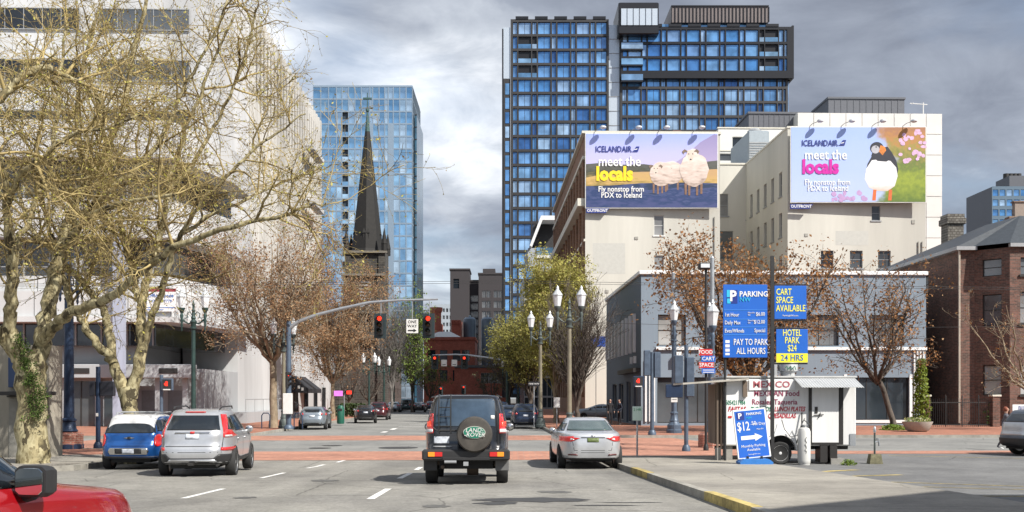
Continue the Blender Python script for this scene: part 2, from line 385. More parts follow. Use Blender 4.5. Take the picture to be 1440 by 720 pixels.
mb = MB(); sheet('', [(-900, -60), (900, -60), (900, 1500), (-900, 1500)], -0.02, earth, mb=mb); tag(mb.build('ground', earth), kind='structure')
UL0, UL1, UR, BLm, BRm = -11.2, -12.1, 3.9, -20.0, 10.67
sheet('street', rectS(UL0 - 1.2, UR, -20, 51), 0.0, asphalt)
sheet('far_street', rectS(UL1, UR, 51, 330), 0.0, xroad)
sheet('cross_street', rectS(-130, 130, 38.6, 51), 0.004, xroad)
sheet('parking_lot_ground', [S(7.9, -20), S(130, -20), S(130, 38.6), S(7.9, 38.6)], 0.004, lot)
sheet('crosswalk', rectS(UL0, UR + 6, 33.2, 38.6), 0.008, wornred)
sheet('crosswalk', rectS(UL1, UR, 48.6, 54.5), 0.008, wornred)
sheet('crosswalk', rectS(UL1 - 6.5, UL1, 38.6, 51), 0.012, wornred)
sheet('crosswalk', [S(3.9, 38.6), S(11.3, 38.6), S(9.4, 51), S(3.9, 51)], 0.012, wornred)
sheet('brick_gutter', rectS(UR + 6, 130, 36.4, 38.4), 0.012, wornred)
# tar patches, painted branch shadows, manhole covers, marks
tar_shadow_m = mat('tar_shadow_patch', (0.045, 0.045, 0.046), 0.8, var=0.2, scale=4)
iron = mat('cast_iron', (0.06, 0.058, 0.055), 0.6, 0.5, var=0.2, scale=20)
rnd = random.Random(3)
def blob(name, px, py, rx, ry, m, dz=0.006, n=22, jag=0.12, label=None):
    d = 2016 / (py - 589.2) if py > 656 else 2923 / (py - 559)
    x = P(px, d)
    pts = [(x + rx * math.cos(2 * math.pi * i / n) * (1 + rnd.uniform(-jag, jag)), d + ry * math.sin(2 * math.pi * i / n) * (1 + rnd.uniform(-jag, jag))) for i in range(n)]
    return sheet(name, pts, dz, m)
for (px, py, rr) in ((450, 630.5, .45), (467, 627, .42), (560, 630, .8)): blob('manhole_cover', px, py, rr, rr, iron, 0.016, jag=0.0)
for (px, py, rx, ry) in ((752, 703, .95, .5), (850, 711, .55, .07), (885, 707, .6, .06), (700, 708, .35, .3)): blob('tar_shadow_patch', px, py, rx, ry, tar_shadow_m, jag=0.25)  # the two long thin blobs are branch shadows painted onto the road
oilm = mat('oil_stain', (0.10, 0.097, 0.09), 0.7, var=.35, scale=5)
for (px, py, rx, ry) in ((612, 712, .22, .3), (455, 676, .3, .4), (690, 668, .3, .25), (345, 700, .18, .25), (780, 692, .3, .3)): blob('oil_stain', px, py, rx, ry, oilm, .005, jag=.3)
def mark(px0, py0, px1, py1, w, m=white, name='lane_marking', dz=0.006):
    dd = lambda py: 2016 / (py - 589.2) if py > 656 else 2923 / (py - 559)
    d0, d1 = dd(py0), dd(py1); a = Vector((P(px0, d0), d0)); b_ = Vector((P(px1, d1), d1)); t = (b_ - a).normalized(); n = Vector((-t.y, t.x)) * w / 2
    return sheet(name, [tuple(a - n), tuple(b_ - n), tuple(b_ + n), tuple(a + n)], dz, m)
for a in ((258, 701, 314, 687.5), (367, 672.5, 400, 665), (432, 658.5, 456, 653.5), (474, 650.5, 487, 646.5)): mark(*a, 0.12)
for a in ((521, 702, 546, 687.5), (562, 673, 577, 665.5), (585, 661, 592, 657), (480, 715 + 20, 500, 722)): mark(*a, 0.14)
for a in ((538, 608.5, 543, 607), (551, 604.5, 556, 602.5), (560, 600, 600, 600.3), (575, 597, 612, 597)): mark(*a, 0.3, dz=0.012)
mark(1128, 665, 1205, 661, 0.3, yellow, 'parking_bay_marking', .01); mark(1166, 671, 1266, 668, 0.26, yellow, 'parking_bay_marking', .01)
mark(1215, 677, 1440, 684.5, 0.10, yellow, 'parking_bay_marking', .01); mark(1262, 684, 1440, 689, 0.08, yellow, 'parking_bay_marking', .01); mark(1360, 698, 1440, 698.5, 0.10, yellow, 'parking_bay_marking', .01)
mark(1250, 641, 1440, 645, 0.09, yellow, 'parking_bay_marking', .01)
# pavements with kerbs
def pavement(poly, m, name='pavement', h=0.13): return sheet(name, poly, h, m, thick=h + 0.3)
def kerb_line(pts, w=0.16, h=0.145, name='kerb', m=kerbm):
    mb = MB()
    for a, b_ in zip(pts[:-1], pts[1:]):
        a = Vector(a); b_ = Vector(b_); segs = [(a, b_)]
        if (a.y - 30) * (b_.y - 30) < 0:
            t = (30 - a.y) / (b_.y - a.y); c = a + (b_ - a) * t; segs = [(a, c), (c, b_)]
        for p, q in segs:
            t = (q - p).normalized(); n = Vector((-t.y, t.x)) * w / 2; e_ = t * 0.004
            vs_ = []
            for dz in (h, -0.2):
                for s_ in (p - n, q - n, q + n, p + n): vs_.append((s_.x, s_.y, g(s_.y) + dz))
            mb.add(vs_, [(0, 1, 2, 3), (4, 7, 6, 5), (0, 4, 5, 1), (1, 5, 6, 2), (2, 6, 7, 3), (3, 7, 4, 0)])
    return tag(mb.build(name, m), kind='structure')
def arc(c, r_, a0, a1, n=10): return [S(c[0] + r_ * math.cos(R(a0 + (a1 - a0) * i / n)), c[1] + r_ * math.sin(R(a0 + (a1 - a0) * i / n))) for i in range(n + 1)]
# near left corner
nl = [S(UL0 - 1.0, -20)] + [S(UL0 - 1.0, 27.2), S(UL0 - 0.75, 28.4)] + arc((-12.9, 33.2), 1.7, 0, 90, 8)[:1] + [S(-11.2, 33.2), S(-11.2, 34.5)] + [S(-60, 34.5), S(-60, -20)]
pavement(nl, walk); pavement(rectS(-60, -11.9, 34.52, 38.4), pavers, 'brick_pavement', .126)
kerb_line([S(UL0 - 1.0, -20), S(UL0 - 1.0, 26.4), S(UL0, 28.2), S(-11.1, 34.6), S(-12.2, 38.5), S(-60, 38.5)])
# near right pavement (driveway concrete)
pavement([S(UR, -20), S(8.3, -20), S(8.3, 33.0), S(UR, 33.0)], walk, h=0.12)
kerb_line([S(UR, -20), S(UR, 32.2), S(UR + .6, 33.1), S(9.6, 33.1)])
for (a, b_) in ((26.4, 23.8), (17.6, 14.5)): kerb_line([S(UR, a), S(UR, b_)], 0.17, 0.152, 'painted_kerb', yellow)
sheet('joint_line', [S(8.3, -20), S(8.45, -20), S(8.45, 33), S(8.3, 33)], 0.05, kerbm)
# far corners
fl = arc((UL1 - 3.5, 54.5), 3.5, 0, -90, 8)
pavement([S(UL1, 132)] + fl + [S(-130, 51), S(-130, 132)], pavers, 'brick_pavement')
kerb_line([S(UL1, 132)] + fl + [S(-130, 51)])
fr = arc((UR + 4.5, 55.5), 4.5, 180, 270, 8)
pavement([S(UR, 190)] + fr + [S(130, 51), S(130, 190)], pavers, 'brick_pavement')
kerb_line([S(UR, 190)] + fr + [S(130, 51)])
pavement(rectS(-110, UL1, 146, 330), pavers, 'brick_pavement'); kerb_line([S(UL1, 330), S(UL1, 146), S(-110, 146)])
pavement(rectS(UR, 110, 206, 330), pavers, 'brick_pavement'); kerb_line([S(UR, 330), S(UR, 206), S(110, 206)])
# ------------------------------------------------------------------ building tools
_wc = {}
def win_mesh(w, h, rev, mf, mp, mv=0, mh=0, fw=0.06, sill=0.0, ms=None):
    k = (round(w, 2), round(h, 2), rev, mf.name, mp.name, mv, mh, fw, sill)
    if k in _wc: return _wc[k]
    f = MB(); y0, y1 = rev - 0.09, rev - 0.01
    a, b_ = w / 2, h / 2
    f.box(-a, -a + fw, y0, y1, -b_, b_); f.box(a - fw, a, y0, y1, -b_, b_); f.box(-a + fw, a - fw, y0, y1, b_ - fw, b_); f.box(-a + fw, a - fw, y0, y1, -b_, -b_ + fw)
    for i in range(mv): x = -a + w * (i + 1) / (mv + 1); f.box(x - fw * .4, x + fw * .4, y0 + .01, y1, -b_ + fw, b_ - fw)
    for i in range(mh): z = -b_ + h * (i + 1) / (mh + 1); f.box(-a + fw, a - fw, y0 + .014, y1, z - fw * .4, z + fw * .4)
    if sill > 0:
        f.cur = 1; f.box(-a - .12, a + .12, -sill, rev - .1, -b_ - .14, -b_ - .004)
    p = MB(); p.box(-a + fw * .5, a - fw * .5, rev - 0.05, rev - 0.04, -b_ + fw * .5, b_ - fw * .5)
    fm = f.mesh('window', [mf, ms or mf]); pm = p.mesh('pane', mp)
    _wc[k] = (fm, pm); return _wc[k]
RZ = {'front': 0.0, 'right': R(90), 'left': R(-90)}
def fpos(face, pos, a, z):                  # a = coordinate along the facade in the building's frame
    return (a, pos, z) if face == 'front' else (pos, a, z)
def window(parent, face, pos, a, z, w, h, rev, mf, mp, **kw):
    fm, pm = win_mesh(w, h, rev, mf, mp, **kw)
    o = link('window', fm, parent, fpos(face, pos, a, z), RZ[face]); link('pane', pm, o); return o
def facade(parent, face, pos, a0, a1, z0, z1, holes, m, rev=0.18, name='wall'):
    """a wall face with real openings; holes = (centre a, centre z, w, h)"""
    mb = MB(); sg = -1 if face == 'left' else 1
    A = sorted({round(a0, 3), round(a1, 3)} | {round(h[0] + s * h[2] / 2, 3) for h in holes for s in (-1, 1)})
    Zs = sorted({round(z0, 3), round(z1, 3)} | {round(h[1] + s * h[3] / 2, 3) for h in holes for s in (-1, 1)})
    A = [a for a in A if a0 - .002 <= a <= a1 + .002]; Zs = [z for z in Zs if z0 - .002 <= z <= z1 + .002]
    hs = [(h[0] - h[2] / 2, h[0] + h[2] / 2, h[1] - h[3] / 2, h[1] + h[3] / 2) for h in holes]
    def pt(a, z, dep):
        if face == 'front': return (a, pos + dep, z)
        if face == 'right': return (pos - dep, a, z)
        return (pos + dep, a, z)
    for j in range(len(Zs) - 1):
        zc = (Zs[j] + Zs[j + 1]) / 2; row = [h for h in hs if h[2] < zc < h[3]]; run = None
        for i in range(len(A) - 1):
            ac = (A[i] + A[i + 1]) / 2; hole = any(h[0] < ac < h[1] for h in row)
            if not hole: mb.add([pt(A[i], Zs[j], 0), pt(A[i + 1], Zs[j], 0), pt(A[i + 1], Zs[j + 1], 0), pt(A[i], Zs[j + 1], 0)], [(0, 1, 2, 3)])
    for (x0, x1, y0, y1) in hs:
        q = [(x0, y0), (x1, y0), (x1, y1), (x0, y1)]
        for i in range(4):
            a, b_ = q[i], q[(i + 1) % 4]
            mb.add([pt(a[0], a[1], 0), pt(b_[0], b_[1], 0), pt(b_[0], b_[1], rev), pt(a[0], a[1], rev)], [(0, 1, 2, 3)])
    me = mb.mesh(name, m); return link(name, me, parent)
def wset(parent, face, pos, holes, rev, mf, mp, **kw):
    """each opening gets its window; the first 100 are parts of their own, the rest one part"""
    lim = kw.pop('limit', 100); sub = kw.pop('sub', True); rest = {}
    for i, (a, z, w, h) in enumerate(holes):
        if i < lim:
            if sub: window(parent, face, pos, a, z, w, h, rev, mf, mp, **kw)
            else: link('window', _both(w, h, rev, mf, mp, kw), parent, fpos(face, pos, a, z), RZ[face])
        else: rest.setdefault(face, []).append((a, z, w, h))
    for hl in rest.values():
        vs_, fs_, mi_ = [], [], []; M4 = Matrix.Rotation(RZ[face], 4, 'Z')
        for (a, z, w, h) in hl:
            me = _both(w, h, rev, mf, mp, kw); b = len(vs_); p = Vector(fpos(face, pos, a, z))
            vs_ += [tuple(M4 @ v.co + p) for v in me.vertices]
            fs_ += [tuple(i + b for i in q.vertices) for q in me.polygons]; mi_ += [q.material_index for q in me.polygons]
        me = bpy.data.meshes.new('windows'); me.from_pydata(vs_, [], fs_); me.materials.append(mf); me.materials.append(mp)
        me.polygons.foreach_set('material_index', mi_); tag(link('more_windows', me, parent), kind='stuff')
_bc = {}
def _both(w, h, rev, mf, mp, kw):
    k = (round(w, 2), round(h, 2), rev, mf.name, mp.name, str(kw))
    if k in _bc: return _bc[k]
    f, p = win_mesh(w, h, rev, mf, mp, **kw); vs_ = [tuple(v.co) for v in f.vertices]; b = len(vs_)
    fs_ = [tuple(q.vertices) for q in f.polygons] + [tuple(i + b for i in q.vertices) for q in p.polygons]
    vs_ += [tuple(v.co) for v in p.vertices]
    me = bpy.data.meshes.new('window'); me.from_pydata(vs_, [], fs_); me.materials.append(mf); me.materials.append(mp)
    me.polygons.foreach_set('material_index', [0] * len(f.polygons) + [1] * len(p.polygons)); _bc[k] = me; return me
def bld(name, label, cat, x, y, rz=PHI): return thing(name, label, cat, (x, y, 0), rz)
def core(parent, x0, x1, y0, y1, z0, z1, m, name='core', c=0): mb = MB(); mb.box(x0, x1, y0, y1, z0, z1, c); return mb.build(name, m, parent)

glass_dk = pane_mat('dark_window_glass', [(0.012, 0.016, 0.022), (0.03, 0.04, 0.05), (0.02, 0.022, 0.026), (0.10, 0.11, 0.12)])
glass_blind = pane_mat('window_glass_with_blinds', [(0.03, 0.035, 0.04), (0.22, 0.23, 0.24), (0.06, 0.07, 0.08), (0.38, 0.38, 0.37), (0.05, 0.05, 0.06)])
glass_blue = pane_mat('blue_curtain_glass', [(0.04, 0.12, 0.32), (0.08, 0.24, 0.50), (0.16, 0.33, 0.58), (0.05, 0.16, 0.38), (0.34, 0.48, 0.64), (0.09, 0.26, 0.52), (0.20, 0.38, 0.60), (0.07, 0.20, 0.44)], 0.05, 0.45, spec=.6)  # paler tones are cloud reflections put into the pane colours
glass_pale = pane_mat('pale_blue_curtain_glass', [(0.09, 0.22, 0.40), (0.16, 0.31, 0.48), (0.11, 0.25, 0.43), (0.34, 0.45, 0.56), (0.20, 0.36, 0.52), (0.13, 0.28, 0.46)], 0.06, 0.5)
frame_dk = mat('dark_bronze_frame', (0.035, 0.033, 0.032), 0.5, 0.3, var=0.1)
frame_wh = mat('white_window_frame', (0.62, 0.62, 0.60), 0.6, var=0.1)
frame_gr = mat('grey_window_frame', (0.28, 0.29, 0.30), 0.6, var=0.1)
roofing = mat('flat_roofing', (0.13, 0.13, 0.13), 0.9, var=0.2)

# ------------------------------------------------------------------ white stepped concrete building, left
cw = mat('white_concrete', (0.52, 0.525, 0.53), 0.85, var=0.14, scale=0.6, stain=0.32, streak=True, bump=0.15, bscale=12)
cg = mat('grey_concrete', (0.37, 0.385, 0.40), 0.85, var=0.08, scale=0.8, stain=0.18, streak=True)
cb = mat('pale_fin_concrete', (0.50, 0.485, 0.455), 0.85, var=0.12, scale=0.8, stain=0.3, streak=True)
x, y = S(-20, 67)
L1 = bld('office_building', 'white stepped concrete office block behind the bare plane trees, tall ribbed side wall', 'building', x, y)
# terraces: corner at (0,0), cut back on the street side
def terrace(z0, z1, out, dark0, cut=4.0):
    pts = [(-75, -out), (0 - .3, -out), (1.9, 8), (1.9, 14), (-75, 14)]
    m = MB(); m.prism(pts, 'z', z0, z1); m.build('concrete_band', cw, L1)
    q = [(-75, 1.2), (-1.6, 1.2), (0.2, 9), (0.2, 14), (-75, 14)]
    m = MB(); m.prism(q, 'z', dark0, z0 - .003); m.build('window_strip', glass_dk, L1)
    m = MB()
    for i in range(44): xx = -74 + i * 1.68; m.box(xx - .05, xx + .05, 1.08, 1.19, dark0 + .003, z0 - .006)
    m.build('mullions', frame_gr, L1)
terrace(7.25, 8.9, 0.0, 5.45); 
m = MB(); m.prism([(-75, 0.5), (-.7, .5), (1.5, 8), (1.5, 14), (-75, 14)], 'z', 8.903, 9.95); m.build('parapet', cw, L1)
m = MB(); m.prism([(-75, -.35), (-.1, -.35), (2.2, 8), (2.2, 14), (-75, 14)], 'z', 6.9, 7.247); m.build('ledge', cw, L1)
for (a, b_, c_) in ((12.4, 14.9, 9.953), (17.6, 20.0, 14.903)): terrace(a, b_, 0.0, c_)
core(L1, -75, -3.2, 2.5, 13.9, 0.02, 5.44, cg, 'core')
m = MB()
for (z0, z1) in ((7.3, 8.88), (8.93, 9.9), (12.45, 14.85), (17.65, 19.95)):
    for i in range(24): m.box(-72 + i * 3.0 - .02, -72 + i * 3.0 + .02, (.49 if z0 == 8.93 else -.012) , (.52 if z0 == 8.93 else -.001), z0, z1)
m.build('panel_joints', mat('joint_dark', (.12, .12, .12), .9), L1)  # panel joints drawn as thin dark strips
lil = mat('lilac_render', (.34, .37, .46), .8, var=.1, stain=.2, streak=True)
for xx in (-3.4, -14, -26): m = MB(); m.box(xx - .4, xx + .4, -.55, -.37, 0, 13.2); m.build('pilaster', lil, L1)
m = MB(); m.tube([(-70, .3, 10.5), (-1, .3, 10.5)], .03, 5); [m.tube([(-70 + k * 2.3, .3, 9.95), (-70 + k * 2.3, .3, 10.5)], .02, 4) for k in range(30)]; m.build('parapet_rail', frame_gr, L1)
# ground storey: grey walls, canopy, door recesses
m = MB(); m.box(-75, -4.2, 1.6, 2.6, 0.02, 3.95); m.build('wall', cg, L1)
m = MB(); m.box(-75, -3.0, 2.0, 9, 3.953, 5.445); m.build('wall', cg, L1)
m = MB(); m.box(-8.2, 1.0, 0.6, 1.55, 3.3, 4.2, .04); m.build('canopy', cg, L1)
m = MB(); m.box(-4.0, 1.2, 2.5, 12, 0.0, 3.95); m.build('wall', cg, L1)
for xx in (-7.6, -5.4, -3.2, -1.5, .3):
    m = MB(); m.box(xx - .16, xx + .16, 1.2, 1.5, 0.0, 3.29); m.build('column', cg, L1)
for (xx, w) in ((-6.6, 1.7), (-4.3, 1.6)):
    d_ = MB(); d_.box(xx - w / 2, xx + w / 2, 1.57, 1.594, 0.1, 3.1); dd = d_.build('door', glass_dk, L1)
    d_ = MB(); d_.box(xx - .03, xx + .03, 1.52, 1.568, 0.1, 3.1); d_.build('frame', frame_dk, dd)
for xx in (-2.35, -.6):
    d_ = MB(); d_.box(xx - .6, xx + .6, 2.46, 2.494, 0.1, 2.5); dd = d_.build('door', mat('grey_door', (0.19, 0.20, 0.21), .6), L1)
    d_ = MB(); d_.box(xx + .38, xx + .44, 2.40, 2.458, 1.0, 1.25); d_.build('handle', frame_dk, dd)
for xx in (-6.3, -.6): 
    m = MB(); m.box(xx - .6, xx + .6, .56, .597, 3.6, 3.95); m.build('address_plate', frame_dk, L1)
# street side ground walls and ramp
m = MB(); m.box(-3, 1.2, 12.02, 60.5, 0.02, 7.24); m.build('wall', cw, L1)
m = MB(); m.box(1.23, 2.6, 9, 26, 0, 0.95); m.prism([(26, 0), (34, 0), (26, .95)], 'x', 1.23, 2.6); m.build('ramp', cg, L1)
m = MB(); m.tube([(2.5, 9, 1.9), (2.5, 26, 1.9), (2.5, 34, .95)], .03, 6)
for yy in range(9, 27, 3): m.tube([(2.5, yy, .95), (2.5, yy, 1.9)], .025, 6)
m.build('railing', frame_gr, L1)
# tower part
core(L1, -75, -.55, 14.02, 61, 0.02, 34.8, cw, 'tower_core')
m = MB(); m.box(-75.1, -.5, 13.98, 61.2, 34.803, 35.6); m.build('parapet', cw, L1)
m = MB()
for i in range(25):
    yy = 23.54 + i * 1.53
    m.box(-.54, -.05, yy, yy + .42, 8.0, 36.3, .03)
m.build('fins', cb, L1)
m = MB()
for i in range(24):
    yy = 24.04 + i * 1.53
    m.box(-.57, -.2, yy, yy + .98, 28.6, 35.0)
m.build('dark_slots', mat('slot_shade', (0.10, 0.095, 0.09), .8), L1)  # slots are solid boxes, their shade put into the dark colour
for zz in (29.5, 23.5):
    m = MB(); m.box(.36, 1.3, 47, 54, zz, zz + .5, .05); m.build('balcony_ledge', cw, L1)
for (a, w) in ((-6.5, 7), (-18, 13), (-40, 26)):
    for zz in (23.6, 27.6, 31.6):
        window(L1, 'front', 13.9, a, zz, w, 1.7, .05, frame_gr, glass_dk, mv=int(w / 1.5))
# awnings on the street side
for i, yy in enumerate((33.5, 38.5)):
    m = MB(); m.prism([(1.22, 4.2), (2.9, 2.9), (2.9, 2.5), (1.22, 2.5)], 'y', yy, yy + 3.2); aw = m.build('awning', mat('black_canvas', (0.02, 0.02, 0.024), .8), L1)
    m = MB(); [m.box(1.9 + k * .35, 2.12 + k * .35, yy - .03, yy - .005, 2.9 - k * .2, 3.2 - k * .2) for k in range(2)]; m.build('emblem', frame_wh, aw)
for yy in (30, 36, 42, 48, 54):
    window(L1, 'right', 1.28, yy, 1.9, 2.0, 2.6, .05, frame_dk, glass_dk, mv=1)
# ------------------------------------------------------------------ near left concrete garage wall
cc = mat('board_marked_concrete', (0.30, 0.275, 0.225), 0.9, var=0.2, scale=2.0, stain=0.4, streak=True, bump=0.3)
gx = bld('garage_entrance', 'low weathered concrete garage wall with mesh openings, behind the nearest tree trunk', 'building', -14.75, 32.6, 0)
for (z0, z1) in ((2.65, 3.7), (1.55, 1.72), (1.05, 1.13)): 
    m = MB(); m.box(-14, -1.6, 0.05, .5, z0, z1); m.build('concrete_beam', cc, gx)
m = MB(); m.box(-14, -1.6, .12, .45, 1.131, 1.548); m.build('wall', cc, gx)
m = MB(); m.box(-1.6, 0, 0, 1.0, 0, 3.7); m.box(-14, -1.6, .7, 1.0, 0, 3.7); m.build('wall', cc, gx)
for (z0, z1) in ((1.725, 2.645), (0.02, 1.045)):
    m = MB()
    for i in range(84): xx = -13.95 + i * .148; m.box(xx - .009, xx + .009, .2, .218, z0, z1)
    k = z0
    while k < z1: m.box(-13.95, -1.62, .219, .235, k - .008, k + .008); k += .148
    m.build('wire_mesh', frame_wh, gx)
m = MB(); m.box(-1.3, .25, -.7, -.005, 2.1, 2.22, .01); m.build('canopy', frame_dk, gx)
m = MB(); m.box(-1.25, -.1, -.04, -.005, .05, 2.0); dr = m.build('door', mat('concrete_grey_door', (0.25, 0.24, 0.21), .8, var=.2, stain=.3), gx)
m = MB(); m.box(-.72, -.67, -.08, -.042, .02, 2.04); m.box(-.1, -.05, -.08, -.004, .02, 2.04); m.box(-1.3, -.05, -.082, -.004, 2.041, 2.09); m.build('frame', frame_dk, dr)
sg = thing('wall_sign', 'dark blue square sign on the concrete garage wall behind the nearest trunk', 'sign', (-15.55, 32.5, 2.35))
m = MB(); m.box(-.42, .42, -.05, .06, 0, .95, .01); m.build('panel', mat('navy_sign', (0.02, 0.05, 0.14), .4, var=.05), sg)
text('Parking\nCenter', .17, (.38, -.06, .5), sg, frame_wh, 'lettering', 'RIGHT')

# ------------------------------------------------------------------ grey-blue two-storey building
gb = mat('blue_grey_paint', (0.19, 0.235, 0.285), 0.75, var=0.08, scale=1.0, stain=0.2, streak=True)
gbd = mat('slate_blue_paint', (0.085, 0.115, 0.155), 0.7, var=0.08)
gwh = mat('white_trim', (0.70, 0.71, 0.71), 0.6, var=0.06)
x, y = S(BRm, 69)
B1 = bld('shop_building', 'two-storey blue-grey corner shop building with white coping behind the parking signs', 'building', x, y)
W1, D1, H1 = 19.5, 19.5, 10.35
hol = [(2.1, 6.6, 1.9, 2.1), (7.2, 6.6, 2.6, 2.1), (12.2, 6.6, 2.6, 2.1), (16.8, 6.6, 2.4, 2.1)]
gh = [(3.2, 1.85, 4.2, 3.1), (8.6, 1.85, 4.6, 3.1), (16.2, 1.95, 4.3, 2.9)]
facade(B1, 'front', 0, 0, W1, .02, H1, hol + gh, gb, .3)
wset(B1, 'front', 0, hol, .3, frame_dk, glass_blind, mv=1, mh=1); wset(B1, 'front', 0, gh, .3, frame_dk, glass_dk, mv=2)
for h in gh[2:]:
    m = MB(); a, z, w, hh = h
    m.box(a - w / 2 - .2, a - w / 2, -.05, .1, z - hh / 2 - .2, z + hh / 2 + .2); m.box(a + w / 2, a + w / 2 + .2, -.05, .1, z - hh / 2 - .2, z + hh / 2 + .2); m.box(a - w / 2, a + w / 2, -.05, .1, z - hh / 2 - .2, z - hh / 2); m.build('window_surround', gwh, B1)
m = MB(); m.box(1.0, W1, -.18, -.003, 5.25, 5.45); m.build('ledge', gwh, B1)
m = MB(); m.box(-.15, W1 + .1, -.15, D1 + .1, H1 + .003, H1 + .27, .03); m.build('coping', gwh, B1)
m = MB()
for i in range(4): m.box(18.62 + i * .21, 18.72 + i * .21, -.12, -.003, 1.1, 5.2)
for i in range(3): m.box(.25 + i * .28, .37 + i * .28, -.12, -.003, .4, 4.6)
m.build('fluted_panel', gwh, B1)
lh = [(3.5 + i * 2.0, 6.5, 1.1, 2.2) for i in range(8)]; lg = [(2.6, 1.7, 1.6, 3.0), (6, 1.7, 2.2, 3.0), (10, 1.7, 2.6, 2.8), (14, 1.7, 2.6, 2.8)]
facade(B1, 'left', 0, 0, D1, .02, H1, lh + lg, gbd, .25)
wset(B1, 'left', 0, lh, .25, frame_gr, glass_blind, mh=1); wset(B1, 'left', 0, lg, .25, frame_gr, glass_dk, mv=1)
m = MB()
for i in range(9): m.box(-.2, -.003, 2.4 + i * 2.0, 2.62 + i * 2.0, 5.2, 7.9)
m.build('pilasters', gwh, B1)
m = MB(); m.box(-.5, -.003, .3, 8.5, 3.75, 4.05); m.build('awning', frame_dk, B1)
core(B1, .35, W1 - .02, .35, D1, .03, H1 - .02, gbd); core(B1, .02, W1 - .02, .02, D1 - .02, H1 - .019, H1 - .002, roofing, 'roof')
m = MB(); m.box(W1 - .015, W1, 0.3, D1, .02, H1); m.build('wall', gb, B1)
for (yy, zz) in ((1.5, 4.9), (3.2, 4.9)):
    m = MB(); m.box(-.28, -.1, yy, yy + .18, zz - .5, zz); m.build('wall_lamp', gwh, B1)
m = MB(); m.box(2.3, 2.7, -.45, -.2, 4.5, 5.1, .03); m.build('wall_lamp', gwh, B1)

# ------------------------------------------------------------------ cream building with billboard and brick flank
cream = mat('cream_stucco', (0.55, 0.535, 0.48), 0.85, var=0.06, scale=0.7, stain=0.22, streak=True, bump=0.12, bscale=10)
creams = mat('cream_trim', (0.58, 0.56, 0.49), 0.8, var=0.08)
bk = brick('brown_brick_flank', (0.27, 0.15, 0.09), (0.20, 0.11, 0.07), (0.22, 0.18, 0.15), 'y', .4, .16, .25, .015)
x, y = S(BRm, 107)
B2 = bld('warehouse_building', 'tall cream stuccoed building with brown brick flank, carrying the sheep billboard', 'building', x, y)
W2, D2, H2 = 14.2, 46, 29.7
fh = [(7.75, 20.1, 1.05, 2.1), (7.75, 15.9, 1.05, 2.1), (7.75, 11.7, 1.05, 2.1)]
facade(B2, 'front', 0, 0, W2, .02, H2, fh, cream, .22); wset(B2, 'front', 0, fh, .22, frame_wh, glass_blind, mh=1, sill=.08)
sh = [(2.6 + i * 3.7, z, 2.3, 2.3) for i in range(12) for z in (25.0, 20.4, 16.4, 12.4, 8.4, 3.2)]
facade(B2, 'left', 0, 0, D2, .02, H2, sh, bk, .35); wset(B2, 'left', 0, sh, .35, frame_gr, glass_dk, mv=1)
for (z, hh, o_) in ((27.0, .35, .3), (22.1, .8, .8), (18.4, .25, .15), (5.8, .5, .4)):
    m = MB(); m.box(-o_, -.003, -.02, D2, z, z + hh); m.build('cornice', creams, B2)
m = MB()
for i in range(13): m.box(-.25, -.002, .45 + i * 3.7, 1.1 + i * 3.7, 6.4, 22.0); m.box(-.25, -.002, .45 + i * 3.7, 1.1 + i * 3.7, 23.0, 26.9)
m.build('pilasters', bk, B2)
m = MB(); m.box(-.35, W2 + .1, -.12, .4, H2 + .003, H2 + .25); m.box(-.35, .3, .4, D2, H2 + .003, H2 + .25); m.box(W2 - .3, W2 + .1, .4, D2, H2 + .003, H2 + .25); m.build('coping', creams, B2)
core(B2, .4, W2 - .02, .4, D2, .03, H2 - .03, cream)
m = MB(); m.box(W2 - .016, W2, .2, D2, .02, H2); m.build('wall', cream, B2)
m = MB(); v = [(8.9, 3, H2), (12.3, 3, H2), (12.3, 7, H2), (8.9, 7, H2), (10.2, 5, H2 + 1.7), (11, 5, H2 + 1.7)]
m.add(v, [(0, 1, 5, 4), (1, 2, 5), (2, 3, 4, 5), (3, 0, 4)]); m.build('roof_lantern', mat('rust_metal', (0.10, 0.055, 0.045), .8), B2)
# second cream building
x, y = S(32.04, 107)
B3 = bld('loft_building', 'cream stuccoed building with tall side windows, carrying the puffin billboard', 'building', x, y)
W3, D3, H3 = 14.7, 40, 30.4
fh = [(9.4, 21.5, .9, 1.55)] + [(a, 16.6, 1.35, 1.85) for a in (4.2, 7.3, 10.3)] + [(a, 11.6, 1.35, 1.85) for a in (4.2, 7.3, 10.3)]
facade(B3, 'front', 0, 0, W3, .02, H3, fh, cream, .25); wset(B3, 'front', 0, fh, .25, frame_gr, glass_dk, mh=1, sill=.08)
sh = [(2.6 + i * 3.0, z, 1.1, 2.6) for i in range(6) for z in (25.0, 20.6, 16.0, 11.5)]
facade(B3, 'left', 0, 0, 17, .02, H3, sh, cream, .3); wset(B3, 'left', 0, sh, .3, frame_gr, glass_blind, mh=1, sill=.1)
m = MB(); m.box(-.08, W3 + .08, -.08, .35, H3 + .003, H3 + .2); m.box(-.08, .3, .35, 17, H3 + .003, H3 + .2); m.build('coping', creams, B3)
core(B3, .35, W3 - .02, .35, D3, .03, H3 - .03, cream); m = MB(); m.box(W3 - .016, W3, .2, D3, .02, H3); m.build('wall', cream, B3)
ch = [(-3.3, 25.5, 2.2, 2.7), (-3.3, 20.6, 3.4, 3.4), (-6.3, 25.3, .8, 2.6)]
facade(B3, 'front', 17, -7.25, 0, .02, H3, ch, cream, .25); wset(B3, 'front', 17, ch, .25, frame_gr, glass_blind, mh=1, sill=.1)
m = MB(); m.box(-7.25, -.05, 16.9, 17.3, H3 + .003, H3 + .2); m.build('coping', creams, B3)
core(B3, -7.25, 0.34, 17.4, D3, .03, H3 - .03, cream)
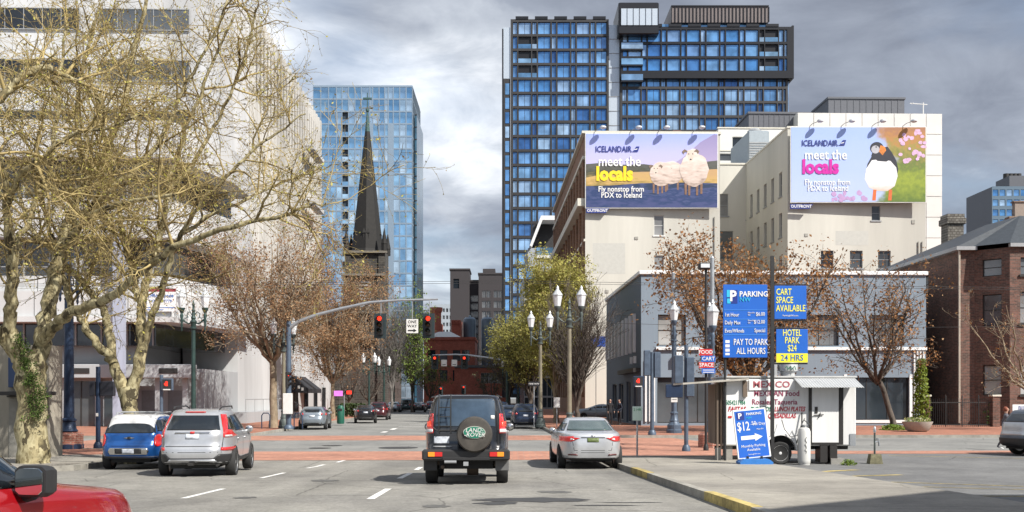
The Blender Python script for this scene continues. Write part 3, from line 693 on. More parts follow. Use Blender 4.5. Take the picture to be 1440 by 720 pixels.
tx = thing('duct_unit', 'blue-grey louvred air handling box on the roof left of the puffin billboard', 'air unit', (P(1070, 124), 125, H3 + .25), PHI)
m = MB(); m.box(-1.3, 1.3, 0, 9, 0, 4.0, .15); m.build('housing', mat('duct_grey', (0.30, 0.34, 0.37), .5, .4, var=.1), tx)
m = MB(); [m.box(-1.2, 1.2, -.06, -.004, .3 + i * .3, .45 + i * .3) for i in range(8)]; m.build('louvres', frame_gr, tx)
m = MB(); m.lathe([(.9, 0), (.9, .4), (.5, .7), (.2, .75)], (0, 2, 4.0), 14); m.build('fan_cowl', frame_gr, tx)
# white panelled building behind
pan = mat('white_stone_panels', (0.60, 0.60, 0.58), 0.7, var=0.05, scale=.5, stain=.1)
B4 = bld('panelled_building', 'pale building clad in large square panels behind the puffin billboard', 'building', P(1122, 150), 150)
H4 = 43.8; W4 = P(1328, 150) - P(1122, 150)
core(B4, 0.02, W4 - .02, .3, 26, .02, H4, pan)
m = MB(); n_ = 9; dz = 3.05
for i in range(n_):
    for k in range(14):
        z1 = H4 - k * dz
        if z1 - dz > 0: m.box(i * W4 / n_ + .04, (i + 1) * W4 / n_ - .04, 0.1, .297, z1 - dz + .05, z1 - .03, .0)
m.build('cladding', pan, B4)
B4b = bld('annex_building', 'pale low annex with small dark windows between the two billboards', 'building', P(1010, 137), 137)
core(B4b, .02, 11, .3, 16, .02, 38, pan)
hl = [(3.1, 36.2, 2.4, 1.5), (.95, 34.2, 1.9, 1.0), (4.8, 34.2, 1.5, 1.0)]
facade(B4b, 'front', 0, 0, 11.02, .02, 38.03, hl, pan, .25); wset(B4b, 'front', 0, hl, .25, frame_wh, glass_dk)
m = MB(); m.box(-.1, 11.1, -.1, -.003, 35.0, 35.15); m.box(-.1, 11.1, -.1, .4, 38.04, 38.2); m.build('trim', creams, B4b)
dkp = mat('dark_metal_cladding', (0.10, 0.105, 0.12), .5, .3, var=.1)
for (a, b_, t, d, l) in ((1165, 1273, 139, 160, 'dark grey plant room on the panelled building roof'), (1053, 1140, 160, 152, 'long grey metal plant room behind the annex roof')):
    o = thing('plant_room', l, 'roof structure', (P(a, d), d, Z(200, d)), PHI); w = P(b_, d) - P(a, d); h = Z(t, d) - Z(200, d)
    m = MB(); m.box(0, w, 0, 8, 0, h); m.build('wall', dkp, o); m = MB(); m.box(-.15, w + .15, -.15, 8.1, h + .003, h + .3)
    m.build('roof', dkp, o); m = MB(); [m.box(w * i / 12 - .05, w * i / 12 + .05, -.05, -.003, 0, h) for i in range(1, 12)]; m.build('seams', dkp, o)
an = thing('antenna', 'thin white rooftop antenna at the right end of the panelled building', 'antenna', (P(1306, 150), 152, H4), 0)
m = MB(); m.tube([(0, 0, 0), (0, 0, 2.0)], .08, 6); m.build('pole', frame_wh, an); m = MB(); m.tube([(-2, 0, 1.9), (.6, 0, 1.7)], .06, 6); m.tube([(-1.6, -.3, 1.87), (-1.6, .3, 1.87)], .05, 6); m.build('boom', frame_wh, an)

# ------------------------------------------------------------------ black gridded tower
tf = mat('dark_bronze_cladding', (0.036, 0.035, 0.036), .5, .2, var=.15, scale=.6)
tfb = mat('black_cladding', (0.012, 0.013, 0.017), .4, .3, var=.1)
tw = mat('pale_panel_strip', (0.50, 0.56, 0.62), .3, .3, var=.08)
TD = 260.0; px = lambda p: P(p, TD) - P(706, TD)
T = bld('apartment_tower', 'tall dark gridded apartment tower with blue windows rising behind both billboards', 'tower', P(706, TD), TD, 0)
ztop = Z(27, TD); rp = 3.66; rev = .45
def grid(p0, p1, zt, rows, m, first, pos=0.0, n_pat=None, skip=()):
    holes = []; a0, a1 = px(p0), px(p1); pitch = 4.93; x = a0 + .55
    wide = first
    while x < a1 - .9:
        w = 3.25 if wide else 1.15
        if x + w > a1 - .3: w = a1 - .5 - x
        if w > .5:
            for r_ in range(rows):
                holes.append((x + w / 2, zt - .5 - rp * r_ - rp / 2 + .1, w, rp - .62))
        x += w + .27 + (.0 if wide else 0); wide = not wide
    return holes, a0, a1
hA, a0, a1 = grid(718, 856, ztop, 26, tf, False)
hB, b0, b1 = grid(872, 1108, Z(40, TD), 25, tf, False)
facade(T, 'front', 0, a0, a1, 2, ztop, hA, tf, rev)
hBt = [h for h in hB if h[1] > Z(112, TD)]; hBl = [h for h in hB if h[1] <= Z(112, TD)]
facade(T, 'front', 0, b0, b1, 2, Z(112, TD), hBl, tf, rev); facade(T, 'front', -1.2, b0, b1 + .8, Z(112, TD) + .01, Z(40, TD), hBt, tfb, rev)
core(T, b0, b1 + .8, -.7, .1, Z(112, TD) + .02, Z(40, TD) - .01, tfb, 'oversail')
vis = sorted([h for h in hA], key=lambda h: -h[1])
balc = [h for h in hA if px(729) < h[0] < px(757) and Z(112, TD) < h[1] < Z(46, TD)]
hA2 = [h for h in vis if h not in balc]
wset(T, 'front', 0, hA2[:50] + hA2[50:], rev, frame_dk, glass_blue, mv=1, limit=50, sub=True, fw=.12)
bt2 = [h for h in hBt if px(1068) < h[0] < px(1096)]; hBt2 = [h for h in hBt if h not in bt2]
wset(T, 'front', -1.2, hBt2, rev, frame_dk, glass_blue, limit=22, fw=.1); wset(T, 'front', 0, sorted(hBl, key=lambda h: -h[1]), rev, frame_dk, glass_blue, mv=1, limit=18, fw=.12)
for hs_, ps in ((balc, 0), (bt2, -1.2)):
    for (a, z, w, h) in hs_:
        m = MB(); m.box(a - w / 2, a + w / 2, ps + .05, ps + .1, z - h / 2, z - h / 2 + 1.1); m.build('balcony_rail', glass_pale, T)
core(T, a0 + .01, a1 - .01, rev + .01, 24, 2, ztop - .01, tfb); core(T, b0 + .01, b1 - .01, rev + .01, 24, 2, Z(40, TD) - .02, tfb)
m = MB()                                   # raised crenellated tops of the wide bays
for (s0, s1, zt, pos) in ((725, 856, ztop, 0), (912, 1112, Z(40, TD), -1.2)):
    k = s0
    while k + 17 < s1: m.box(px(k), px(k + 18), pos - .15, pos + .3, zt + .003, zt + .7); k += 27.2
m.build('parapet_blocks', tfb, T)
m = MB(); m.box(px(708), px(717.5), .3, 20, Z(110, TD), Z(38, TD)); m.build('corner_glazing', tw, T); m = MB(); m.box(px(708), px(717.5), .31, 20, 2, Z(110.3, TD)); m.build('corner_wall', tf, T)
for k in range(18): z = Z(112, TD) - 2.2 - 3.66 * k; m = MB(); m.box(px(710.5), px(716), .22, .3, z - 1.5, z + 1.3); m.build('corner_pane', glass_blue, T)
m = MB(); m.box(px(706), px(708) - .02, .2, 20, 2, Z(40, TD)); m.build('edge_fin', tfb, T)
m = MB(); m.box(px(856.5), px(871.5), .6, 20, 2, Z(34, TD)); m.build('pale_strip', tw, T)
m = MB(); [m.box(px(856.5), px(871.5), .5, .597, z, z + .14) for z in [Z(34, TD) - 3.66 * i for i in range(1, 25)]]; m.build('strip_joints', frame_gr, T)
m = MB(); m.box(px(868), px(924), -3.2, 10, Z(54, TD), Z(10, TD), .2); m.build('sky_lounge', tfb, T)
m = MB(); m.box(px(871), px(923), -3.35, -3.203, Z(42, TD), Z(19, TD)); lo = m.build('window', tw, T)
m = MB(); [m.box(px(871) + i * 1.55, px(871) + i * 1.55 + .1, -3.45, -3.352, Z(42, TD), Z(19, TD)) for i in range(7)]; m.build('mullions', tfb, lo)
for i in range(3):
    z = Z(68 + i * 22, TD); m = MB(); m.box(px(873), px(903), -1.6, -.02, z - 1.0, z - .6); bl = m.build('balcony', tfb, T)
    m = MB(); m.box(px(873), px(903), -1.62, -1.56, z - .597, z + .9); m.build('balcony_rail', glass_pale, bl)
m = MB(); m.box(px(924.3), px(1084), 2.5, 16, Z(40, TD), Z(29, TD)); m.build('roof_terrace_glazing', glass_pale, T)
m = MB(); m.box(px(945), px(1083), 1.5, 16, Z(28.5, TD), Z(6.5, TD)); sc = m.build('roof_screen', mat('bronze_roof_screen', (0.16, 0.135, 0.13), .5, .3, var=.12), T)
m = MB(); [m.box(px(945 + i * 5.1), px(945 + i * 5.1) + .22, 1.3, 1.497, Z(28, TD), Z(7, TD)) for i in range(28)]; m.build('ribs', tfb, sc)
m = MB(); m.box(px(945), px(1083), 1.25, 16.1, Z(6.4, TD), Z(4.6, TD)); m.build('coping', tfb, T)
m = MB(); m.box(px(1112), px(1112) + .5, -1.1, 20, Z(112, TD), Z(38, TD)); m.build('edge_fin', tfb, T)
m = MB(); m.box(b1 + .01, px(1110), .6, 20, 2, Z(113, TD)); m.build('corner_glazing', glass_blue, T)

# ------------------------------------------------------------------ pale blue glass tower, left
TD = 250.0; x0 = P(440, TD); px2 = lambda p: P(p, TD) - x0
G = bld('glass_tower', 'pale blue glass curtain-wall tower behind the dark church spire', 'tower', x0, TD, 0)
gf = mat('silver_mullion', (0.26, 0.34, 0.42), .4, .4, var=.05)
zt = Z(120, TD); fl = 3.04; cols = [440, 451, 462, 473, 481, 490, 499, 508, 520, 524, 533, 541, 546, 553, 562, 571, 580]
holes = []
for r_ in range(26):
    for c_ in range(len(cols) - 1):
        if c_ in (8, 12) and r_ > 2: continue
        a, b_ = px2(cols[c_]), px2(cols[c_ + 1]); holes.append(((a + b_) / 2, zt - .3 - fl * (r_ + .5), b_ - a - .16, fl - .3))
facade(G, 'front', 0, 0, px2(580), 0, zt, holes, gf, .12)
bal = [h for h in holes if px2(481) < h[0] < px2(490) and h[1] < Z(150, TD)]
wset(G, 'front', 0, [h for h in holes if h not in bal], .12, gf, glass_pale, limit=100, fw=.06)
core(G, .01, px2(580) - .02, .6, 22, 0, zt - .6, mat('tower_shade', (.03, .05, .07), .5)); m = MB(); m.box(-.1, px2(580), .61, 22.1, zt - .59, zt - .3); m.build('roof', roofing, G)
m = MB(); [m.box(h[0] - h[2] / 2, h[0] + h[2] / 2, .05, .11, h[1] - h[3] / 2, h[1] - .4) for h in bal]; m.build('balcony_rails', glass_pale, G)
sh = [(2.2 + 3.2 * i, zt - .3 - fl * (r_ + .5), 2.9, fl - .3) for r_ in range(25) for i in range(6)]
facade(G, 'right', px2(580), 0, 20, 0, zt, sh, gf, .12); wset(G, 'right', px2(580), sh, .12, gf, glass_pale, limit=0, fw=.06)
dkb = pane_mat('deep_teal_glass', [(.02, .06, .10), (.04, .11, .17), (.03, .09, .14), (.10, .20, .28)], .1, .2)
zz = Z(162, TD + 4); m = MB(); m.box(px2(581), px2(584), 4, 22, 0, zz); m.build('rear_wing', dkb, G)
m = MB(); [m.box(px2(581), px2(584) + .05, 3.9, 3.997, z, z + .2) for z in [zz - fl * i for i in range(24)]]; m.build('floor_edges', frame_dk, G)

# ------------------------------------------------------------------ church
stone = brick('dark_rubble_stone', (0.06, 0.054, 0.046), (0.028, 0.026, 0.024), (0.085, 0.08, 0.07), 'x', .9, .38, .4, .04)
stoney = brick('dark_rubble_stone_side', (0.06, 0.054, 0.046), (0.028, 0.026, 0.024), (0.085, 0.08, 0.07), 'y', .9, .38, .4, .04)
sdress = mat('dressed_sandstone', (0.16, 0.145, 0.12), .85, var=.2)
slate = mat('black_spire_slate', (0.012, 0.011, 0.010), .8, var=.3, scale=2, bump=.3)
copper = mat('verdigris_copper', (0.03, 0.075, 0.07), .7, var=.25, scale=3)
CD = 165.0; c0 = P(486, CD)
C = bld('church', 'dark rubble-stone church with a tall black spire behind the bare tree', 'church', c0, CD)
w = P(541, CD) - c0; zb = Z(352, CD)
hol = [(w * .5, (Z(393, CD) + Z(432, CD)) / 2, 1.9, 4.4), (w * .28, Z(457, CD), 1.0, 2.3), (w * .62, Z(457, CD), 1.0, 2.3), (w * .5, Z(493, CD), 1.9, 3.4)]
facade(C, 'front', 0, 0, w, 0, zb, hol, stone, .5); facade(C, 'right', w, 0, w, 0, zb, [(w / 2, Z(412, CD), 1.9, 4.4)], stoney, .5)
core(C, .52, w - .52, .52, w, 0, zb - .02, mat('interior_dark', (.01, .01, .01), .9)); 
m = MB(); [m.box(hol[0][0] - .95, hol[0][0] + .95, .1, .3, hol[0][1] - 2.1 + k * .55, hol[0][1] - 1.85 + k * .55) for k in range(8)]; m.build('louvres', mat('belfry_louvre', (.40, .45, .50), .6), C)
m = MB()
for a in (0, w - .9):
    m.box(a - .25, a + 1.0, -.45, -.003, 0, Z(392, CD)); m.box(a - .1, a + .85, -.25, -.004, Z(392, CD) + .003, zb)
m.build('buttress', stone, C)
m = MB(); [m.box(-.4, w + .4, -.6, -.1 + .0, z, z + .35) for z in (Z(441, CD), Z(388, CD), Z(356, CD), Z(478, CD))]; m.build('string_course', sdress, C)
for i in (1, 2, 3):
    a, z, ww, hh = hol[i]; m = MB()
    m.box(a - ww / 2 - .22, a - ww / 2, -.12, .1, z - hh / 2, z + hh / 2); m.box(a + ww / 2, a + ww / 2 + .22, -.12, .1, z - hh / 2, z + hh / 2)
    m.prism([(a - ww / 2 - .25, z + hh / 2), (a + ww / 2 + .25, z + hh / 2), (a, z + hh / 2 + 1.1)], 'y', -.12, -.01); m.build('window_surround', sdress, C)
tz = Z(150, CD); m = MB(); cx_ = w / 2; cy_ = w / 2; rr = w * .54
rr = w * .44; m.lathe([(rr * 1.02, zb), (rr * .93, zb + .5), (rr * .15, zb + (tz - zb) * .86)], (cx_, cy_, 0), 8, smooth=False); sp_ = m.build('spire', slate, C)
m = MB(); m.lathe([(rr * .15, zb + (tz - zb) * .861), (.12, tz), (.3, tz + .2), (.3, tz + .5), (.08, tz + .7), (.08, tz + 3.2)], (cx_, cy_, 0), 8, smooth=False); m.box(cx_ - .7, cx_ + .7, cy_ - .1, cy_ + .1, tz + 2.1, tz + 2.4); m.build('cross', copper, sp_)
for k in range(4):
    an = R(90 * k); px_, py_ = cx_ + math.cos(an) * rr * .62, cy_ + math.sin(an) * rr * .62
    m = MB(); m.box(px_ - .5, px_ + .5, py_ - .5, py_ + .5, zb + .8, zb + 3.0); m.add([(px_ - .6, py_ - .6, zb + 3), (px_ + .6, py_ - .6, zb + 3), (px_ + .6, py_ + .6, zb + 3), (px_ - .6, py_ + .6, zb + 3), (px_, py_, zb + 5)], [(0, 1, 4), (1, 2, 4), (2, 3, 4), (3, 0, 4)]); m.build('dormer', slate, sp_)
for (a, b_) in ((0.1, .1), (w - .1, .1), (w - .1, w - .1), (.1, w - .1)):
    m = MB(); m.lathe([(.45, zb), (.45, zb + 1.0), (.5, zb + 1.1), (.05, zb + 3.6)], (a, b_, 0), 8, smooth=False); m.build('pinnacle', slate, C)
m = MB(); m.box(-16, -.02, 4, 30, 0, 11); m.build('nave_wall', stone, C)
m = MB(); m.prism([(-16.5, 11.003), (.3, 11.003), (-8, 19)], 'y', 3.5, 30.5); m.build('nave_roof', slate, C)
m = MB(); m.box(-13, 0.2, -9, 3.4, 0, 5.6); m.build('porch_wall', stone, C); m = MB(); m.prism([(-9.5, 5.603), (3.4, 5.603), (3.4, 10.5)], 'x', -13.3, .4); m.build('porch_roof', mat('grey_slate', (0.12, .125, .13), .7, var=.25, scale=3), C)

# ------------------------------------------------------------------ brewery and blocks at the end of the street
rb = brick('red_brick', (0.46, 0.13, 0.08), (0.36, 0.10, 0.06), (0.2, .1, .08), 'x', .5, .2, .25, .02)
BD = 300.0; b0 = P(596, BD); bp_ = lambda p: P(p, BD) - b0
K = bld('brewery_building', 'red brick brewery block with a tapered chimney at the end of the street', 'building', b0, BD, 0)
hol = [(bp_(607), Z(500, BD), 2.2, 3.2), (bp_(624), Z(500, BD), 2.2, 3.2), (bp_(642), Z(500, BD), 2.2, 3.2), (bp_(655), Z(500, BD), 2.2, 3.2)] + [(bp_(q), Z(528, BD), 2.2, 3.2) for q in (607, 624, 642, 655)]
facade(K, 'front', 0, 0, bp_(668), 0, Z(478, BD), hol, rb, .4); wset(K, 'front', 0, hol, .4, frame_dk, glass_dk, mh=1)
core(K, .1, bp_(668) - .01, .41, 20, 0, Z(479, BD), rb)
m = MB(); m.box(-.4, bp_(669), -.4, 20, Z(477.8, BD), Z(474, BD)); m.build('cornice', rb, K)
m = MB(); zr = Z(473.8, BD); m.add([(0, 0, zr), (bp_(648), 0, zr), (bp_(648), 14, zr), (0, 14, zr), (4, 6, zr + 1.9), (bp_(632), 6, zr + 1.9)], [(0, 1, 5, 4), (1, 2, 5), (2, 3, 4, 5), (3, 0, 4)]); m.build('roof', mat('pale_metal_roof', (.5, .5, .48), .5), K)
m = MB(); m.lathe([(1.9, 0), (1.7, Z(432, BD)), (2.1, Z(428, BD)), (2.1, Z(423, BD))], (bp_(605), 22, 0), 4, smooth=False); m.build('chimney', rb, K)
m = MB(); m.box(bp_(593), bp_(612), 24, 34, 0, Z(454, BD + 24)); m.box(bp_(628), bp_(642), 24, 34, 0, Z(450, BD + 24)); [m.box(bp_(628 + i * 3), bp_(629.4 + i * 3), 23.6, 24, Z(456, BD + 24), Z(451.5, BD + 24)) for i in range(5)]; m.build('rear_wing', rb, K)
hol = [(bp_(q), Z(532, BD), 2.2, 3) for q in (682, 690, 700)]
facade(K, 'front', -4, bp_(640), bp_(712), 0, Z(518, BD), hol, rb, .4, 'wing_wall'); wset(K, 'front', -4, hol, .4, frame_wh, glass_dk, mv=1)
m = MB(); m.box(bp_(640), bp_(712), -4.5, 12, Z(517.5, BD), Z(514, BD)); m.build('wing_roof', roofing, K); core(K, bp_(640) + .1, bp_(712), -3.55, 12, 0, Z(518.5, BD), rb)
tk = mat('blue_grey_tank', (0.16, 0.21, 0.26), .5, .4, var=.12, scale=1, streak=True)
for (p, lab) in ((660.5, 'left one of two blue-grey steel silos above the brewery'), (685.5, 'right one of two blue-grey steel silos above the brewery')):
    d = 330.0; s_ = thing('silo', lab, 'silo', (P(p, d), d, 0), 0)
    m = MB(); rr = 8.7 * d / F; m.lathe([(rr, 0), (rr, Z(449, d)), (rr * .7, Z(446.5, d)), (.4, Z(446, d))], n=24); m.build('tank', tk, s_)
    m = MB(); [m.lathe([(rr + .06, z), (rr + .06, z + .12)], n=24) for z in (12, 15, 18, 21, 24)]; m.build('hoops', tk, s_); m = MB(); m.tube([(0, 0, Z(446, d)), (0, 0, Z(443.5, d))], .3, 6); m.build('vent', tk, s_)
dbr = mat('dark_brown_cladding', (0.038, 0.033, 0.036), .7, var=.12)
BD = 420.0
for (a, b_, t, l, wn_) in ((633, 660, 380, 'dark brown windowless tower block at the end of the street', []), (660, 674, 396, 'narrow glazed stair tower between two dark blocks', 'g'), (673, 712, 386, 'dark brown block with paired windows beside the black tower', 'w')):
    d = BD + (a == 660) * 4; o = bld('apartment_block', l, 'building', P(a, d), d, 0); w = P(b_, d) - P(a, d); zt = Z(t, d)
    hol = []
    if wn_ == 'g': hol = [(w / 2, zt - 7 - 3.3 * i, w - 1, 2.6) for i in range(10)]
    if wn_ == 'w': hol = [(q, zt - 8 - 4.2 * i, 1.6, 2.8) for i in range(8) for q in (w * .2, w * .36, w * .62, w * .78)]
    if not wn_: hol = [(2.5, zt - 5.5, 2.4, 4)]
    facade(o, 'front', 0, 0, w, 0, zt, hol, dbr, .4); wset(o, 'front', 0, hol, .4, frame_gr if wn_ else frame_dk, glass_dk, mv=1)
    core(o, .1, w, .41, 16, 0, zt - .1, dbr); m = MB(); m.box(-.3, w + .3, -.3, 16, zt + .003, zt + .7); m.build('coping', dbr, o)
    if wn_ == 'w':
        m = MB(); m.box(w * .15, w * .6, 1, 12, zt + .71, zt + 2.5); m.build('roof_storey', dbr, o)
        m = MB()
        for i in range(6): z = zt - 6 - i * 7; m.tube([(w + .4, -.6, z), (w + 3.4, -.6, z - 3.5), (w + .4, -.6, z - 7)], .25, 5)
        m.build('cross_bracing', frame_wh, o)
o = bld('distant_block', 'small pale office block seen past the brick chimney', 'building', P(607, 520), 520, 0)
w = P(636, 520) - P(607, 520); zt = Z(428, 520); hol = [(w * (i + .5) / 6, zt - 3 - k * 3.6, 1.1, 1.9) for i in range(6) for k in range(5)]
facade(o, 'front', 0, 0, w, 0, zt, hol, mat('pale_blue_render', (.32, .36, .40), .8), .3); wset(o, 'front', 0, hol, .3, frame_gr, glass_dk); core(o, .1, w, .31, 10, 0, zt - .1, roofing)
# glazed house with white frame and neighbours behind the yellow-green tree
MD = 165.0; m0 = P(738, MD)
o = bld('balcony_building', 'dark glazed building with a white angled frame and glass balconies beside the brick flank', 'building', m0, MD)
wx = lambda p: P(p, MD) - m0
core(o, 0, wx(790), 3, 22, 0, Z(385, MD), mat('blue_black_glazing', (.02, .035, .05), .2, .1, var=.3, scale=.3))
m = MB(); m.box(0.0, wx(790), 2.6, 2.99, 0, .4); [m.box(0, wx(790), 2.7, 2.99, 2 + i * 3.2, 2.3 + i * 3.2) for i in range(7)]; [m.box(wx(738 + k * 6.5), wx(738 + k * 6.5) + .1, 2.72, 2.98, 0, 22) for k in range(9)]; m.build('floor_edges', frame_gr, o)
m = MB(); m.prism([(wx(745), Z(345, MD)), (wx(761), Z(303, MD)), (wx(792), Z(303, MD)), (wx(792), Z(309, MD)), (wx(763), Z(309, MD)), (wx(748), Z(347, MD))], 'y', 0, 14); m.build('roof_frame', gwh, o)
core(o, wx(752), wx(790), 4, 14, Z(346, MD), Z(309.5, MD), mat('shadowed_loggia', (.03, .03, .032), .8), 'loggia'); core(o, wx(743), wx(758), 1, 14, Z(384, MD), Z(347.5, MD), mat('grey_render', (.33, .36, .40), .8), 'side_wall')  # loggia is a solid block with its shade put into the colour
core(o, wx(755), wx(790), .8, 14, Z(362, MD), Z(358, MD), gwh, 'balcony_slab'); core(o, wx(755), wx(790), .8, .86, Z(357.8, MD), Z(347, MD), glass_pale, 'balcony_rail'); core(o, wx(740), wx(756), .2, .3, Z(392, MD), Z(376, MD), glass_pale, 'balcony_rail')
core(o, wx(758), wx(790), 1.2, 14, Z(384.5, MD), Z(362.2, MD), mat('grey_render', (.33, .36, .40), .8), 'side_wall')
dkbr = brick('dark_brick', (0.075, 0.055, 0.05), (0.05, 0.04, 0.037), (0.09, .08, .07), 'y', .4, .16, .25, .015)
for (u0, v0, w, d, h, l, n_) in ((10.67, 206, 20, 55, 22, 'dark brick block behind the vase-shaped trees on the right kerb', 'street_block'), (10.67, 275, 20, 60, 16, 'low dark block further down the right side of the street', 'street_block')):
    x, y = S(u0, v0); o = bld(n_, l, 'building', x, y)
    hol = [(3 + 4.2 * i, z, 2.2, 2.2) for i in range(int(d / 4.3)) for z in (3, 7, 11, 15, 19) if z < h - 2]
    facade(o, 'left', 0, 0, d, 0, h, hol, dkbr, .3); wset(o, 'left', 0, hol, .3, frame_gr, glass_dk, sub=False, mv=1)
    facade(o, 'front', 0, 0, w, 0, h, [], dkbr); core(o, .31, w, .02, d, 0, h - .05, dkbr); m = MB(); m.box(-.3, w, -.3, d, h, h + .5); m.build('cornice', gbd, o)
x, y = S(-34, 215); o = bld('street_block', 'dark brick block on the left kerb beyond the church', 'building', x, y)
hol = [(3 + 4.2 * i, z, 2.2, 2.2) for i in range(14) for z in (3, 7, 11)]
facade(o, 'right', 14, 0, 62, 0, 15, hol, dkbr, .3); wset(o, 'right', 14, hol, .3, frame_gr, glass_dk, sub=False, mv=1); facade(o, 'front', 0, -20, 14, 0, 15, [], stone); core(o, -20, 13.6, .02, 62, 0, 14.9, dkbr)

# ------------------------------------------------------------------ brick house, right
hbx = brick('house_brick', (0.16, 0.075, 0.055), (0.065, 0.042, 0.034), (0.13, .10, .085), 'x', .3, .11, .35, .014)
hby = brick('house_brick_side', (0.16, 0.075, 0.055), (0.065, 0.042, 0.034), (0.13, .10, .085), 'y', .3, .11, .35, .014)
H = bld('brick_house', 'dark red brick house with slate roof and projecting bay at the right edge', 'house', 30.4, 69.5)
hh = 12.0
hl = [(11.2, 6.6, .9, 2.1), (7.3, 6.6, .95, 2.2), (5.4, 10.3, .9, 1.2), (5.8, 2.9, .8, 1.7), (11.2, 2.9, .9, 1.8)]
facade(H, 'left', 0, 0, 15, 0, hh, hl, hby, .25); wset(H, 'left', 0, hl, .25, frame_dk, glass_blind, mh=1, sill=.08)
facade(H, 'front', 0, 0, 26, 0, hh, [], hbx)
m = MB(); m.add([(0, 15, 0), (26, 15, 0), (26, 15, hh), (0, 15, hh)], [(0, 1, 2, 3)]); m.add([(26, 0, 0), (26, 15, 0), (26, 15, hh), (26, 0, hh)], [(0, 1, 2, 3)]); m.build('wall', hbx, H)
core(H, .3, 25.9, .3, 14.9, .1, hh - .1, mat('interior_dark', (.01, .01, .01), .9))
# bay: angled cheek then front
by = -1.7; bx0, bx1, bx2 = 1.0, 2.55, 9.0
fr_h = [(4.05, 10.75, 1.55, 1.15), (4.05, 8.0, 1.6, 2.1), (4.05, 3.2, 1.55, 2.0), (7.2, 10.75, 1.55, 1.15), (7.2, 8.0, 1.6, 2.1), (7.2, 3.2, 1.55, 2.0)]
facade(H, 'front', by, bx1, bx2, 0, hh, fr_h, hbx, .25, 'bay_wall'); wset(H, 'front', by, fr_h, .25, frame_dk, glass_blind, mv=0, mh=1, sill=.12)
core(H, bx1 + .01, bx2, by + .26, 0, 0, hh - .05, mat('interior_dark', (.01, .01, .01), .9), 'bay_core')
ck = link('bay_cheek', None, H, (bx0, 0, 0), math.atan2(by, bx1 - bx0)); cl = math.hypot(by, bx1 - bx0)
m = MB(); cm = cl / 2; chs = [(cm, 10.75, 1.25, 1.15), (cm, 7.9, 1.25, 2.1), (cm, 3.2, 1.2, 2.0)]
f_ = facade(ck, 'front', 0, 0, cl, 0, hh, chs, hbx, .22, 'brick_face'); 
for (a, z, w_, h_) in chs: link('window', _both(w_, h_, .22, frame_dk, glass_blind, {'mh': 1}), ck, (a, 0, z))
m = MB(); m.add([(0, .4, 0), (cl, .4, 0), (cl, .4, hh - .1), (0, .4, hh - .1)], [(0, 1, 2, 3)]); m.build('backing', mat('interior_dark', (.01, .01, .01), .9), ck)
sl = mat('grey_slate_roof', (0.04, 0.047, 0.055), .6, var=.25, scale=4, bump=.3)
m = MB(); z0 = hh + .25
m.add([(-.3, 15.3, z0), (-.3, -.3, z0), (.8, -.3, z0), (2.4, by - .3, z0), (9.2, by - .3, z0), (26, -.3, z0), (26, 15.3, z0), (5, 6.5, z0 + 2.6), (22, 6.5, z0 + 2.6), (5.2, 2.0, z0 + 2.5)],
      [(0, 1, 7), (1, 2, 9, 7), (2, 3, 9), (3, 4, 9), (4, 5, 8, 7, 9), (5, 6, 8), (6, 0, 7, 8)]); m.build('roof', sl, H)
m = MB(); m.box(-.4, 1.0, -.4, -.003, hh, hh + .24); m.box(-.4, -.003, 0, 15.2, hh, hh + .24); m.box(bx1 - .1, bx2 + .2, by - .3, by - .003, hh, hh + .24); m.build('gutter', frame_gr, H)
m = MB(); m.tube([(-.1, -.12, .3), (-.1, -.12, hh)], .07, 8); m.build('downpipe', mat('cream_pipe', (.45, .40, .33), .7), H)
ch = brick('chimney_stone', (.17, .16, .14), (.11, .10, .09), (.07, .06, .05), 'x', .3, .2, .3, .03)
m = MB(); m.box(4.0, 5.25, 10.5, 11.7, hh, 15.6); m.box(3.85, 5.4, 10.35, 11.85, 15.603, 16.1, .05); m.box(3.95, 5.3, 10.45, 11.75, 16.103, 16.4); m.build('chimney', ch, H)
# far towers right edge
o = bld('distant_tower', 'dark blue glass office tower at the right edge above the brick house', 'tower', P(1395, 350), 350, 0)
w = P(1460, 350) - P(1395, 350); zt = Z(262, 350); hol = [(1.2 + i * 2.4, zt - 2.2 - k * 3.4, 1.9, 2.2) for i in range(int(w / 2.4)) for k in range(16)]
facade(o, 'front', 0, 0, w, 0, zt, hol, mat('blue_grey_spandrel', (.10, .15, .20), .4), .2); wset(o, 'front', 0, hol, .2, frame_dk, glass_blue, limit=60, sub=False); core(o, 0.1, w, .21, 20, 0, zt - .1, dkp)
m = MB(); m.box(w * .5, w * .95, 4, 14, zt, zt + 4.5); m.build('plant_room', dkp, o); m = MB(); [m.lathe([(1, zt + 4.5), (1, zt + 6)], (w * (.55 + .09 * i), 8, 0), 10) for i in range(4)]; m.build('roof_fans', frame_dk, o)
o = bld('corniced_building', 'beige stone building with a bracketed cornice above the brick house roof', 'building', P(1419, 200), 200, 0)
bst = mat('beige_stone', (.24, .20, .17), .8, var=.1)
m = MB(); m.box(1.4, 14, .5, 1.6, 0, Z(284, 200)); m.build('wall', bst, o); m = MB(); m.box(0, 14, 0, 1.9, Z(309, 200), Z(304, 200), .1); m.box(.7, 14, .2, 1.8, Z(313, 200), Z(309.2, 200)); m.box(1.1, 14, .3, 1.7, Z(283.8, 200), Z(282, 200)); m.build('cornice', mat('brown_cornice', (.16, .11, .08), .8), o)
m = MB(); [m.box(.9 + i * .9, 1.2 + i * .9, -.1, .4, Z(316, 200), Z(313.2, 200)) for i in range(8)]; m.build('brackets', bst, o)
